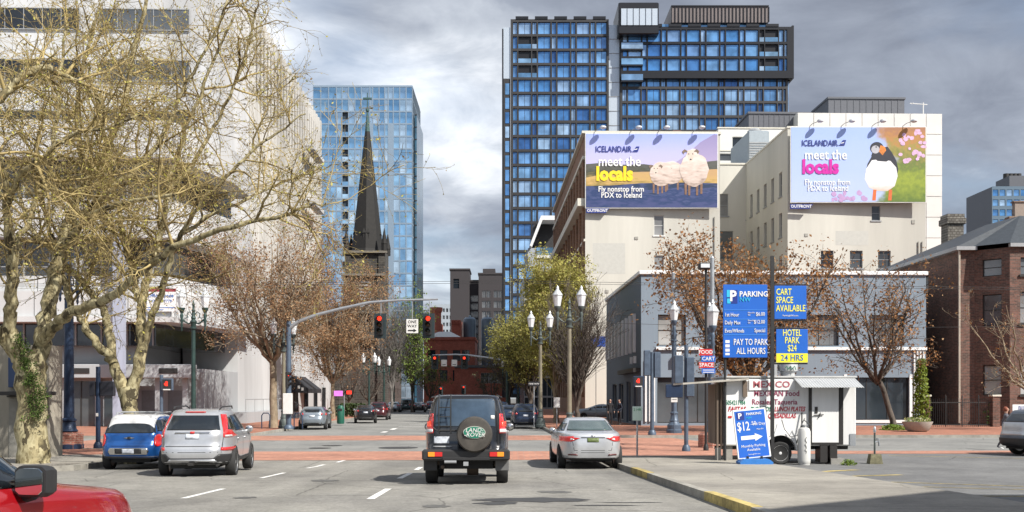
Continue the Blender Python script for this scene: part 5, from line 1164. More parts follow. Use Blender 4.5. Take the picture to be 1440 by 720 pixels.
# --- further cars, simpler
def simple(name, label, pm, lv, x, y, rz, lamp=True, r=.33, grp='cars further up the street', dx=None):
    t, bv = car(name, label, 'car', pm, lv, (-1.32, 1.35), r, .78); sed = lv[4][1] < -2.3 and len(lv) == 13; H = lv[-1][0]; b = 1.1 if not sed else 1.09
    patch(t, bv, 'rear', [(-.64, b), (.64, b), (.52, H - .14), (-.52, H - .14)], 'rear_window', carglass, step=.2)
    for sg in (-1, 1):
        sd = 'right' if sg > 0 else 'left'
        z0 = .82 if sed else .92
        patch(t, bv, 'rear', [(sg * .86, z0), (sg * .52, z0 + .02), (sg * .55, z0 + .13), (sg * .84, z0 + .17)], 'tail_light', lampred, .014, .2)
        patch(t, bv, sd, [(-1.45, b), (-.4, b - .02), (-.4, H - .16), (-1.1, H - .18)], 'side_window', carglass, step=.2); patch(t, bv, sd, [(-.34, b - .02), (.74, b - .04), (.2, H - .2), (-.34, H - .15)], 'side_window', carglass, step=.2)
        patch(t, bv, 'front', [(sg * .82, .62), (sg * .5, .6), (sg * .5, .72), (sg * .8, .76)], 'headlight', clear, step=.2)
    patch(t, bv, 'rear', [(-.17, .72 if sed else .8), (.17, .72 if sed else .8), (.17, .83 if sed else .92), (-.17, .83 if sed else .92)], 'number_plate', plate_w, .02, .2); patch(t, bv, 'rear', [(-.82, .31), (.82, .31), (.8, .46), (-.8, .46)], 'lower_bumper', trim_m, .012, .2)
    mirror(t, .86, .74, 1.04, pm); t['group'] = grp; place(t, (x, y, 0), rz, first=True); return t, bv
gsil = paint('grey_silver_paint', (.25, .29, .33), .3, .5); navy = paint('navy_paint', (.012, .022, .05), .25, .3); blk = paint('black_paint', (.012, .012, .014), .22, .2); wine = paint('wine_red_paint', (.06, .01, .014), .3, .3)
lvh = suv_levels(4.4, .90, 1.46, 1.03, .95, -.6, 4.6); lvs = suv_levels(4.5, .90, 1.64, 1.12, 1.0, -.48)
simple('parked_car', 'grey-silver hatchback parked at the far left kerb past the crossing', gsil, lvh, P(434, 64), 66.2, PHI + .06)
simple('parked_car', 'black saloon parked behind the green bin on the left kerb', blk, sedan_levels(4.6, .90, 1.43), P(508, 80), 82.3, PHI + .12)
simple('parked_car', 'dark wine-red car parked just ahead of the black saloon', wine, lvs, P(530, 92), 94, PHI)
simple('parked_car', 'navy crossover parked at the right kerb beyond the big lamp posts', navy, lvs, P(738, 66), 68.2, PHI)
simple('parked_car', 'small bright blue-grey car ahead of the navy crossover', paint('sky_paint', (.10, .16, .26), .3, .3), lvh, P(716, 80), 82.2, PHI)
simple('parked_car', 'dark crossover partly hidden at the kerb near the vase-shaped trees', navy, lvs, P(703, 92), 94, PHI)
simple('parked_car', 'grey saloon parked in the lot beside the cream building wall', gsil, sedan_levels(4.7, .90, 1.45), P(842, 93), 93, R(84))
simple('parked_car', 'small off-roader with a round spare wheel, far up the left side', paint('teal_paint', (.02, .05, .06), .3), suv_levels(4.1, .88, 1.8, 1.2, 1.05, -.15, 7), P(570, 150), 152, PHI)
simple('parked_car', 'black saloon far up the street right of the small off-roader', blk, sedan_levels(4.6, .90, 1.43), P(588, 140), 142, PHI)
simple('parked_car', 'silver hatchback far up the street left of the small off-roader', gsil, lvh, P(551, 138), 141, PHI)
simple('parked_car', 'dark blue hatchback far up the street beside the black off-roader roof', navy, lvh, P(604, 160), 162, PHI + .2)
simple('parked_car', 'black crossover far off at the right kerb under the second signal mast', blk, lvs, P(699, 125), 127, PHI)
t, bv = car('passing_car', 'grey and black off-road car leaving the picture at the right edge', 'car', paint('dusk_grey_paint', (.10, .12, .15), .3, .3), suv_levels(4.8, .90, 1.62, 1.12, 1.03, -.3, 6), (-1.4, 1.4), .38, .82)
patch(t, bv, 'rear', [(-.66, 1.18), (.66, 1.18), (.56, 1.47), (-.56, 1.47)], 'rear_window', carglass); patch(t, bv, 'rear', [(-.6, .72), (.6, .72), (.6, 1.16), (-.6, 1.16)], 'tailgate_panel', silver, .012)
for sd in ('left', 'right'): patch(t, bv, sd, [(-1.9, 1.2), (-.4, 1.2), (-.4, 1.48), (-1.7, 1.44)], 'side_window', carglass); patch(t, bv, sd, [(-.34, 1.2), (.8, 1.18), (.25, 1.42), (-.34, 1.48)], 'side_window', carglass); patch(t, bv, sd, [(-.9, .28), (.9, .28), (.9, .5), (-.9, .5)], 'sill_trim', trim_m)
for sg in (-1, 1): patch(t, bv, 'rear', [(sg * .92, .9), (sg * .72, .9), (sg * .72, 1.2), (sg * .9, 1.2)], 'tail_light', lampred, .016)
patch(t, bv, 'rear', [(-.88, .32), (.88, .32), (.88, .62), (-.88, .62)], 'bumper', trim_m, .03)
place(t, (P(1412, 35) + 2.85, 36.2, 0), R(-76), first=True)
# ------------------------------------------------------------------ trees
class Wood:
    def __init__(s): s.V = []; s.Fc = []; s.n = 0
    def tube(s, pts, rs, n):
        k = len(pts); base = s.n; P_ = np.array(pts, dtype=float)
        T_ = np.empty_like(P_); T_[1:-1] = P_[2:] - P_[:-2]; T_[0] = P_[1] - P_[0]; T_[-1] = P_[-1] - P_[-2]
        T_ /= (np.linalg.norm(T_, axis=1, keepdims=True) + 1e-9)
        ref = np.array([0.31, 0.57, 0.76]) if abs(T_[:, 2]).mean() < .8 else np.array([.9, .3, .1])
        A = np.cross(T_, ref); A /= (np.linalg.norm(A, axis=1, keepdims=True) + 1e-9); B = np.cross(T_, A)
        an = np.arange(n) * 2 * math.pi / n; r_ = np.array(rs)[:, None, None]
        v = P_[:, None, :] + (A[:, None, :] * np.cos(an)[None, :, None] + B[:, None, :] * np.sin(an)[None, :, None]) * r_
        s.V.append(v.reshape(-1, 3)); i = np.arange(k - 1)[:, None] * n; j = np.arange(n)[None, :]; j2 = (j + 1) % n
        f = np.stack([i + j, i + j2, i + n + j2, i + n + j], axis=-1).reshape(-1, 4) + base; s.Fc.append(f); s.n += k * n
    def build(s, name, m, parent, smooth=True):
        if not s.V: return None
        V = np.concatenate(s.V); Fq = np.concatenate(s.Fc); return quads(name, V, Fq, m, parent, smooth)
def quads(name, V, Fq, m, parent, smooth=False):
    me = bpy.data.meshes.new(name); me.vertices.add(len(V)); me.vertices.foreach_set('co', V.astype(np.float32).ravel())
    me.loops.add(Fq.size); me.loops.foreach_set('vertex_index', Fq.astype(np.int32).ravel())
    me.polygons.add(len(Fq)); me.polygons.foreach_set('loop_start', np.arange(0, Fq.size, 4, dtype=np.int32))
    me.polygons.foreach_set('use_smooth', np.full(len(Fq), smooth)); me.materials.append(m); me.update(calc_edges=True); me.validate()
    return link(name, me, parent)
def leaves(name, pts, size, m, parent, rs, per=1, spread=.0, asp=.6):
    p = np.repeat(np.array(pts), per, axis=0); n = len(p); p = p + rs.normal(0, 1, (n, 3)) * spread
    a = rs.normal(0, 1, (n, 3)); a /= np.linalg.norm(a, axis=1, keepdims=True); b = rs.normal(0, 1, (n, 3)); b -= a * (a * b).sum(1, keepdims=True); b /= np.linalg.norm(b, axis=1, keepdims=True)
    sz = (size * rs.uniform(.35, 1.5, n))[:, None]; a = a * sz; b = b * sz * asp
    V = np.stack([p - a, p + b, p + a, p - b], axis=1).reshape(-1, 3); Fq = np.arange(n * 4).reshape(-1, 4)
    return quads(name, V, Fq, m, parent)
def nrm(v): return v / (math.sqrt(v[0] * v[0] + v[1] * v[1] + v[2] * v[2]) + 1e-9)
def side_dir(d, ang, rs, up=0.0):
    q = rs.normal(0, 1, 3); q -= d * q.dot(d); q = nrm(q); q = q + np.array([0, 0, up]); q -= d * q.dot(d); q = nrm(q)
    return nrm(d * math.cos(ang) + q * math.sin(ang))
def grow(tr, p, d, L_, r, lev, rs):
    """tr: dict(levels=[...], wood={thick,thin}, tips=[])"""
    c = tr['lv'][lev]; k = max(3, int(L_ / c['seg'])); st = L_ / k; pts = [p]; dirs = [d]
    for i in range(k):
        d = nrm(d + rs.normal(0, c['wander'], 3) + np.array([0, 0, c['trop']])); p = p + d * st; pts.append(p); dirs.append(d)
    rs_ = [max(r * (1 - .72 * i / k), c.get('rmin', .003)) for i in range(k + 1)]
    tr['thick' if c['n'] > 4 else 'thin'].tube(pts, rs_, c['n'])
    branch(tr, pts, dirs, rs_, L_, lev, rs, c.get('from', .15))
def branch(tr, pts, dirs, rr, L_, lev, rs, t0=.15, dens=1.0):
    if lev + 1 >= len(tr['lv']):
        for q in pts[1:]: tr['tips'].append(q)
        return
    c = tr['lv'][lev + 1]; m = L_ * (1 - t0) * c['dens'] * dens; m = int(m) + (rs.random() < m - int(m))
    for _ in range(m):
        t = t0 + (1 - t0) * rs.random(); f = t * (len(pts) - 1); i = min(int(f), len(pts) - 2); u = f - i
        q = pts[i] * (1 - u) + pts[i + 1] * u; rad = min(rr[i] * .75, c['r'] * rs.uniform(.7, 1.3)); dd = side_dir(dirs[i], R(rs.uniform(*c['ang'])), rs, c.get('up', .3))
        grow(tr, q, dd, c['len'] * rs.uniform(.55, 1.35) * (1.15 - .45 * t), rad, lev + 1, rs)
def limb(tr, spec, rs, name='trunk', sides=10, dens=1.0, t0=.2, sub=4, wob=.03, skip=False):
    """spec: (px, py, distance, width in px) along the limb, smoothed"""
    pts = []; 
    for (a, b, d_, w) in spec: q = P(a, d_, b); pts.append((np.array(q), w * .41 * d_ / F))
    out, rad = [], []
    for i in range(len(pts) - 1):
        p0 = pts[max(i - 1, 0)]; p1 = pts[i]; p2 = pts[i + 1]; p3 = pts[min(i + 2, len(pts) - 1)]
        for k in range(sub):
            t = k / sub; h = .5 * ((2 * p1[0]) + (-p0[0] + p2[0]) * t + (2 * p0[0] - 5 * p1[0] + 4 * p2[0] - p3[0]) * t * t + (-p0[0] + 3 * p1[0] - 3 * p2[0] + p3[0]) * t ** 3)
            out.append(h + rs.normal(0, wob, 3) * (1 if (i or k) else 0)); rad.append(p1[1] * (1 - t) + p2[1] * t)
    out.append(pts[-1][0]); rad.append(pts[-1][1]); rad = [r_ * rs.uniform(.94, 1.06) for r_ in rad]
    tr['trunk'].tube(out, rad, sides); L_ = sum(np.linalg.norm(out[i + 1] - out[i]) for i in range(len(out) - 1))
    dirs = [nrm(out[min(i + 1, len(out) - 1)] - out[max(i - 1, 0)]) for i in range(len(out))]
    if not skip: branch(tr, out, dirs, rad, L_, 0, rs, t0, dens)
    return out
def newtree(lv): return dict(lv=lv, trunk=Wood(), thick=Wood(), thin=Wood(), tips=[])
plane_bark = bark_mat('mottled_plane_bark', [(0.075, 0.062, 0.038), (0.22, 0.185, 0.10), (0.42, 0.375, 0.23), (0.17, 0.14, 0.075), (0.36, 0.31, 0.18)], 8.5)
plane_twig = bark_mat('plane_twig_bark', [(0.14, 0.105, 0.05), (0.42, 0.33, 0.15), (0.27, 0.21, 0.095)], 3)
plane_bud = leaf_mat('plane_buds', [(0.38, 0.34, 0.06), (0.50, 0.45, 0.12), (0.24, 0.15, 0.06), (0.40, 0.40, 0.08), (0.30, 0.22, 0.10), (0.20, 0.14, 0.07)])
moss = leaf_mat('moss', [(0.03, 0.06, 0.01), (0.09, 0.14, 0.02)], .9, .1)
LVP = [dict(seg=.5), dict(seg=.33, wander=.17, trop=.012, n=5, dens=2.4, r=.040, ang=(35, 75), len=2.9, rmin=.012, up=.4),
       dict(seg=.24, wander=.20, trop=-.01, n=3, dens=3.9, r=.0155, ang=(35, 70), len=1.35, rmin=.0075, up=.1),
       dict(seg=.20, wander=.22, trop=-.01, n=3, dens=4.8, r=.007, ang=(30, 65), len=.78, rmin=.0045, up=.0)]
def finish(t, tr, name_b, bark, twig, bud, rs, size, per=1, spread=.03, asp=.6, crown=True, keep=1.0):
    def loc(w):
        for i in range(len(w.V)): w.V[i] = w.V[i] - np.array(t.location)
    for k in ('trunk', 'thick', 'thin'): loc(tr[k])
    tr['trunk'].build('trunk', bark, t); o = tr['thick']
    if o.V: o.build('branches', twig, t)
    if tr['thin'].V: tr['thin'].build('twigs', twig, t)
    tips = np.array(tr['tips']) - np.array(t.location)
    if per > 2:                                  # leaves sit in clumps of unequal size
        w_ = rs.random(len(tips)); tips = np.concatenate([tips[w_ < .75], tips[w_ < .3], tips[w_ < .12], tips[w_ < .12]])
    if keep < 1: tips = tips[rs.random(len(tips)) < keep]
    if crown: leaves('crown', tips, size, bud, t, rs, per, spread, asp)
rs = np.random.default_rng(11)
t1 = thing('plane_tree', 'big mottled plane tree with mossy fork, nearest trunk at the left edge, budding bare crown', 'tree', P(47, 29.5, 640))
tr = newtree(LVP); D = 29.5
limb(tr, [(47, 668, D, 62), (47, 640, D, 54), (45, 600, D, 50), (45, 565, D, 48), (43, 535, D, 50), (42, 512, D, 44)], rs, skip=True, sides=18, wob=.02)
A = [(38, 525, D, 34), (24, 495, 29.2, 28), (13, 460, 29, 23), (14, 425, 28.8, 21), (18, 385, 28.6, 20), (16, 340, 28.3, 18), (8, 290, 28, 14), (2, 235, 27.5, 12), (-15, 170, 27, 9), (-20, 90, 27, 6)]
limb(tr, A, rs, t0=.35)
limb(tr, [(26, 505, D, 24), (4, 475, 29, 22), (-40, 430, 28, 18), (-80, 340, 27.5, 16), (-80, 250, 27, 15), (-45, 165, 26.5, 15), (0, 137, 26.5, 14), (20, 115, 26.5, 14), (42, 99, 26.7, 13), (68, 97, 27, 11), (95, 108, 27.5, 9), (125, 122, 28, 7), (150, 160, 28.5, 5)], rs, t0=.45)
limb(tr, [(48, 525, D, 34), (57, 485, D, 30), (64, 448, 29.6, 27), (73, 410, 29.8, 25), (81, 372, 30, 23), (90, 335, 30.3, 19), (104, 295, 30.6, 16), (124, 255, 31, 14), (150, 212, 31.3, 12), (172, 150, 31.6, 10), (186, 80, 32, 8), (205, 0, 32, 6), (215, -80, 32, 4)], rs, t0=.35)
limb(tr, [(58, 482, 29.4, 22), (80, 455, 29, 20), (105, 438, 28.6, 18), (140, 426, 28.2, 17), (166, 410, 27.8, 15), (188, 392, 27.4, 14), (215, 370, 27, 13), (245, 347, 26.6, 11), (300, 327, 26.2, 9.5), (350, 312, 26, 8), (395, 303, 25.8, 6.5), (425, 291, 25.6, 4.5), (458, 286, 25.5, 2.5)], rs, t0=.3, dens=.62)
limb(tr, [(86, 350, 30, 14), (110, 322, 29.5, 12), (126, 302, 29, 10), (155, 290, 28.5, 9), (200, 281, 28, 7), (248, 274, 27.6, 5)], rs, t0=.1)
limb(tr, [(16, 360, 28.6, 12), (35, 320, 29, 10), (52, 280, 29.5, 9), (70, 230, 30, 8), (80, 170, 30.3, 7), (85, 100, 30.5, 5), (95, 30, 31, 4)], rs, t0=.1)
limb(tr, [(92, 335, 30.3, 12), (120, 300, 31, 11), (160, 262, 31.5, 10), (205, 225, 32, 9), (235, 180, 32.5, 8), (255, 130, 33, 6), (290, 70, 33, 5), (320, 0, 33.5, 4)], rs, t0=.15)
limb(tr, [(8, 290, 28, 10), (30, 250, 27.5, 9), (60, 220, 27, 8), (100, 190, 27, 7), (150, 180, 27, 5), (200, 160, 27, 4)], rs, t0=.1)
limb(tr, [(124, 255, 31, 10), (112, 210, 31.5, 8), (108, 150, 32, 7), (120, 80, 32, 6), (140, 10, 32, 4)], rs, t0=.1)
finish(t1, tr, 't', plane_bark, plane_twig, plane_bud, rs, .036, 1, .03, .55, keep=.8)
mp_ = []
for i in range(130):
    yy = rs.uniform(470, 590); xx = (24 + (44 - 24) * min(1, (yy - 470) / 60)) + rs.normal(0, 6) + (8 if yy > 540 else 0)
    q = P(xx, D - .5 - rs.uniform(0, .12), yy); mp_.append(np.array(q) - np.array(t1.location))
leaves('moss', mp_, .022, moss, t1, rs, 22, .055, .8)
t2 = thing('plane_tree', 'slimmer forked plane tree behind the blue hatchback, second trunk from the left', 'tree', P(184, 32, 630))
tr = newtree(LVP); D = 31.5
limb(tr, [(186, 655, D, 30), (185, 620, D, 26), (184, 590, D, 25), (182, 570, D, 27), (178, 545, D, 30)], rs, skip=True, sides=14, wob=.015)
limb(tr, [(176, 555, D, 24), (164, 520, D, 19), (152, 500, 31.3, 16), (135, 482, 31, 14), (118, 455, 31, 12), (101, 430, 31, 11), (90, 395, 31, 10), (78, 350, 31, 8), (62, 300, 31, 7), (50, 240, 31, 6), (60, 170, 31, 4)], rs, t0=.3)
limb(tr, [(160, 512, 31.4, 16), (156, 480, 31.6, 15), (151, 453, 31.8, 14), (142, 428, 32, 13), (125, 408, 32.2, 12), (106, 386, 32.4, 11), (88, 370, 32.6, 9), (60, 340, 33, 8), (35, 300, 33, 6), (20, 240, 33, 5)], rs, t0=.35)
limb(tr, [(184, 558, D, 24), (195, 515, D, 20), (200, 475, 31.7, 18), (200, 440, 32, 16), (204, 400, 32.3, 14), (215, 360, 32.5, 12), (228, 320, 32.8, 10), (236, 270, 33, 9), (252, 210, 33, 8), (275, 150, 33, 6), (300, 85, 33, 5), (330, 20, 33, 4)], rs, t0=.3)
limb(tr, [(202, 485, 31.7, 14), (215, 442, 31.5, 12), (228, 406, 31.3, 11), (238, 366, 31, 10), (254, 330, 30.7, 9), (280, 290, 30.4, 7), (315, 250, 30, 6), (352, 215, 30, 5), (390, 185, 30, 4), (430, 160, 30, 2.5)], rs, t0=.3, dens=.8)
limb(tr, [(200, 440, 32, 11), (188, 395, 32.3, 10), (177, 345, 32.5, 9), (166, 290, 32.7, 8), (152, 230, 33, 7), (140, 165, 33, 6), (125, 95, 33, 4)], rs, t0=.15)
limb(tr, [(236, 270, 33, 8), (270, 230, 33.5, 7), (300, 180, 34, 6), (330, 120, 34, 5), (350, 60, 34, 4), (360, 10, 34, 3)], rs, t0=.1)
limb(tr, [(254, 330, 30.7, 7), (300, 300, 31, 6), (345, 280, 31.5, 5), (390, 260, 32, 4), (440, 240, 32, 2.5)], rs, t0=.1, dens=.7)
finish(t2, tr, 't', plane_bark, plane_twig, plane_bud, rs, .036, 1, .03, .55, keep=.8)

def street_tree(name, label, base, H, fork, spread, cols, bark, rs, nl=7, leaf=.07, per=2, lean=(0, 0), up=.5, lv=None, tips_keep=1.0, r0=.16, group=None, tw=None, spl=.12):
    t = thing(name, label, 'tree', base, 0, group); lv = lv or [dict(seg=.5), dict(seg=.4, wander=.14, trop=.03, n=4, dens=1.6, r=.035, ang=(30, 60), len=H * .22, rmin=.012, up=.5),
        dict(seg=.3, wander=.18, trop=.01, n=3, dens=2.6, r=.016, ang=(30, 65), len=H * .10, rmin=.009, up=.2), dict(seg=.25, wander=.2, trop=0, n=3, dens=2.6, r=.011, ang=(30, 60), len=H * .05, rmin=.008)]
    tr = newtree(lv); b = np.array(base, dtype=float); pts = [b + np.array([0, 0, -.15])]; k = 5
    for i in range(1, k + 1): pts.append(b + np.array([lean[0] * i / k + rs.normal(0, .04), lean[1] * i / k + rs.normal(0, .04), fork * i / k]))
    tr['trunk'].tube(pts, [r0 * (1.35 if i == 0 else 1.08 - .25 * i / k) for i in range(k + 1)], 10); top = pts[-1]
    for i in range(nl):
        a = 2 * math.pi * (i + rs.uniform(-.3, .3)) / nl; out = spread * rs.uniform(.45, 1.0) * (.35 if i == 0 else 1); hgt = (H - fork) * rs.uniform(.72, 1.02) * (1 if i == 0 else .92)
        q = [top - np.array([0, 0, fork * .12 * rs.random()])]; n = 9
        for j in range(1, n + 1):
            s = j / n; rad = out * (s ** (1 - up * .6) if up < .8 else s ** 1.3); q.append(q[0] + np.array([math.cos(a) * rad + rs.normal(0, .07), math.sin(a) * rad + rs.normal(0, .07), hgt * s ** (1.0 + .25 * (1 - up))]))
        rr = [r0 * .62 * (1 - .85 * j / n) for j in range(n + 1)]; tr['trunk'].tube(q, rr, 7)
        dirs = [nrm(q[min(j + 1, n)] - q[max(j - 1, 0)]) for j in range(n + 1)]; L_ = sum(np.linalg.norm(q[j + 1] - q[j]) for j in range(n))
        branch(tr, q, dirs, rr, L_, 0, rs, .12)
    bm_ = leaf_mat('leaf_' + label[:18].replace(' ', '_'), cols); finish(t, tr, 't', bark, tw or bark, bm_, rs, leaf, per, spl, .6, True, tips_keep)
    return t
dkbark = bark_mat('dark_bark', [(0.05, 0.042, 0.035), (0.12, 0.10, 0.085), (0.08, 0.07, 0.06)], 6)
tanbark = bark_mat('tan_bark', [(0.16, 0.12, 0.08), (0.30, 0.24, 0.17), (0.2, 0.16, 0.11)], 6)
greybark = bark_mat('grey_bark', [(0.13, 0.12, 0.11), (0.22, 0.205, 0.19), (0.17, 0.155, 0.145)], 6)
copper_ = [(0.20, 0.10, 0.045), (0.32, 0.17, 0.08), (0.26, 0.16, 0.09), (0.36, 0.24, 0.12)]
rust_ = [(0.20, 0.085, 0.03), (0.36, 0.16, 0.05), (0.28, 0.15, 0.06), (0.14, 0.07, 0.03), (0.42, 0.24, 0.10)]
yg_ = [(0.30, 0.29, 0.06), (0.42, 0.39, 0.09), (0.24, 0.24, 0.06), (0.38, 0.33, 0.08), (0.26, 0.20, 0.08)]
green_ = [(0.10, 0.17, 0.02), (0.16, 0.24, 0.03), (0.20, 0.26, 0.05)]
def gz(d): return 0.13
def B(px, d): return (P(px, d), d, 0.13)
street_tree('street_tree', 'round tree with copper buds beside the tan lamp post on the far left kerb', B(384, 64.5), 13.2, 4.6, 4.6, copper_, tanbark, rs, 14, .06, 3, up=.35, r0=.24, tips_keep=1, spl=.25)
street_tree('street_tree', 'copper-budded tree veiling the church tower, beyond the tan lamp post', B(468, 92), 13.5, 3.4, 4.8, copper_, tanbark, rs, 12, .075, 3, up=.35, r0=.2, spl=.25)
street_tree('street_tree', 'wide rust-leaved tree behind the blue parking price sign', B(1052, 57), 10.2, 2.8, 5.2, rust_, dkbark, rs, 15, .085, 4, up=.25, r0=.2, spl=.32)
street_tree('street_tree', 'leaning rust-leaved tree growing beside the flower bowl', B(1259, 60), 10.2, 3.0, 4.2, rust_, dkbark, rs, 9, .075, 2, lean=(-.9, 0), up=.25, r0=.17, spl=.2)
street_tree('street_tree', 'sparse rust-leaved tree at the right edge in front of the brick house', B(1452, 60), 8.0, 2.2, 4.0, rust_, tanbark, rs, 7, .06, 1, up=.2, r0=.15, tips_keep=.6)
vase = [dict(seg=.5), dict(seg=.5, wander=.06, trop=.05, n=4, dens=2.2, r=.035, ang=(12, 30), len=3.2, rmin=.012, up=.5), dict(seg=.4, wander=.08, trop=.05, n=3, dens=2.4, r=.018, ang=(15, 32), len=1.7, rmin=.010, up=.3), dict(seg=.3, wander=.1, trop=.03, n=3, dens=1.4, r=.012, ang=(15, 35), len=.9, rmin=.01)]
street_tree('street_tree', 'yellow-green vase-shaped tree rising behind the right twin lamps', B(782, 78), 10.6, 1.6, 2.1, yg_, tanbark, rs, 16, .075, 8, tw=bark_mat('yellow_twig', [(.20, .17, .05), (.30, .26, .08)]), up=.9, lv=vase, r0=.2, spl=.25)
street_tree('street_tree', 'dusky vase-shaped tree close to the tall right lamp post', B(812, 70), 7.2, 1.3, 2.5, [(0.12, .10, .06), (.16, .14, .06)], dkbark, rs, 14, .03, 1, up=.9, lv=vase, r0=.18, tips_keep=.15)
street_tree('street_tree', 'olive vase-shaped tree above the navy crossover', B(746, 100), 7.8, 1.6, 3.0, [(0.26, 0.25, 0.05), (0.18, 0.17, 0.045), (.30, .28, .06)], dkbark, rs, 15, .09, 6, up=.9, lv=vase, r0=.22, spl=.25)
street_tree('street_tree', 'dull olive tree under the far signal mast on the right kerb', B(716, 135), 10.5, 1.8, 4.4, [(0.16, 0.13, 0.04), (0.10, 0.085, 0.03)], dkbark, rs, 10, .1, 1, up=.8, r0=.22)
street_tree('street_tree', 'bare grey many-stemmed tree in front of the church tower foot', B(551, 138), 14.5, 2.0, 3.2, [(.2, .17, .14), (.15, .13, .11)], greybark, rs, 14, .04, 1, up=.9, lv=vase, r0=.2, tips_keep=.3)
street_tree('street_tree', 'fresh green upright tree right of the bare grey tree', B(580, 140), 15.5, 2.0, 2.4, green_, dkbark, rs, 10, .12, 1, up=.9, r0=.2, tips_keep=.8)
street_tree('street_tree', 'small mauve-brown tree near the church porch', B(492, 118), 8.2, 1.6, 3.2, [(.13, .06, .055), (.09, .05, .045)], dkbark, rs, 8, .06, 1, up=.5, r0=.15)
street_tree('street_tree', 'mauve-brown tree right of the porch, close to the far twin lamps', B(518, 126), 7.6, 1.6, 3.2, [(.12, .065, .055), (.08, .05, .045)], dkbark, rs, 8, .06, 1, up=.5, r0=.15)
street_tree('street_tree', 'dark olive tree in front of the brewery wall, left of the street end', B(604, 190), 9.5, 2.0, 4.0, [(0.12, 0.13, 0.03), (0.07, 0.08, 0.02)], dkbark, rs, 8, .14, 1, up=.5, r0=.2)
street_tree('street_tree', 'dark tree beside the low far block, right of the brewery', B(690, 230), 8.0, 2.0, 3.6, [(0.08, 0.08, 0.03), (0.05, 0.05, 0.02)], dkbark, rs, 8, .14, 1, up=.5, r0=.2)
# shrubs and small plants
def shrub(name, label, cat, x, y, z, w, h, cols, n, size, rs, stem=True, dep=None):
    t = thing(name, label, cat, (x, y, z)); p = []
    for _ in range(n):
        a = rs.uniform(0, 2 * math.pi); hh = rs.uniform(0.02, 1) ; rr = w / 2 * (1 - .55 * hh ** 2) * math.sqrt(rs.random()) * (1 + .2 * math.sin(a * 3 + hh * 9)); p.append((math.cos(a) * rr, math.sin(a) * rr * (dep or 1), hh * h))
    leaves('foliage', p, size, leaf_mat('leaf_' + name + str(round(x)), cols), t, rs, 1, .02)
    if stem:
        m = Wood()
        for _ in range(7): a = rs.uniform(0, 6.28); m.tube([np.array([0, 0, 0]), np.array([math.cos(a) * w * .12, math.sin(a) * w * .12, h * .5]), np.array([math.cos(a) * w * .2, math.sin(a) * w * .2, h * .85])], [.03, .02, .008], 5)
        m.build('stems', dkbark, t)
    return t
shrub('columnar_shrub', 'bright yellow-green climbing shrub against the gate pillar', 'shrub', P(1299, 66), 66.4, .13, 1.1, 4.4, [(0.14, 0.2, 0.02), (0.24, 0.29, 0.04)], 2600, .09, rs)
shrub('potted_shrub', 'small green shrub standing behind the iron gate', 'shrub', P(1367, 72), 68.9, 0.13, 1.2, 1.7, [(0.05, 0.09, 0.02), (0.10, 0.13, 0.03)], 500, .09, rs)
shrub('weed_clump', 'low bright green weeds at the foot of the leaning tree', 'plant', P(1256, 59.6), 59.6, .13, 1.5, .3, [(0.12, 0.2, 0.02), (0.2, 0.28, 0.04)], 700, .06, rs, False)
shrub('weed_clump', 'small green weeds beside the block under the food cart', 'plant', P(1193, 30.6), 30.6, 0.0, .45, .16, [(0.12, 0.2, 0.02), (0.2, 0.28, 0.04)], 200, .035, rs, False)
shrub('hedge', 'clipped dark hedge at the church kerb behind the black saloon', 'hedge', P(492, 100), 101, .13, 5, 1.3, [(0.03, 0.055, 0.015), (0.05, 0.08, 0.02)], 1600, .12, rs, True, .3)
t = thing('flower_bowl', 'wide concrete bowl with pale spring flowers on the brick pavement', 'planter', (P(1290, 57), 57, .13))
m = MB(); m.lathe([(.45, 0), (.62, .1), (.80, .5), (.82, .56), (.74, .56), (.7, .48)], n=28); m.build('bowl', mat('cast_concrete', (.36, .345, .31), .85, var=.15, scale=5, bump=.2), t)
p = [(math.cos(a) * r_, math.sin(a) * r_, .5 + z) for a, r_, z in zip(rs.uniform(0, 6.28, 700), .7 * np.sqrt(rs.random(700)), rs.uniform(0, .28, 700))]
leaves('flowers', p, .045, leaf_mat('flower_leaves', [(.06, .12, .02), (.12, .19, .04), (.45, .40, .12), (.5, .5, .4)]), t, rs)
# ------------------------------------------------------------------ street furniture, signs, cart, people
iron_g = mat('green_iron_paint', (0.022, 0.05, 0.045), .5, .2, var=.3, scale=4, stain=.3); iron_b = mat('navy_iron_paint', (0.018, 0.035, 0.075), .45, .2, var=.25, scale=4)
iron_t = mat('tan_pole_paint', (0.20, 0.18, 0.13), .6, .1, var=.2, scale=3, stain=.3); iron_k = mat('grey_green_iron', (0.06, 0.075, 0.072), .6, .2, var=.3, scale=6); iron_s = mat('blue_grey_pole_paint', (0.075, 0.105, 0.15), .5, .2, var=.25, scale=4)
galv = mat('galvanised_steel', (0.36, 0.38, 0.40), .45, .6, var=.15, scale=5); lampglass = mat('frosted_lamp_glass', (0.62, 0.64, 0.66), .3, var=.12, scale=6)
redbrick_p = brick('plinth_brick', (0.36, .13, .09), (.26, .10, .07), (.35, .25, .2), 'x', .2, .07, .2, .01)
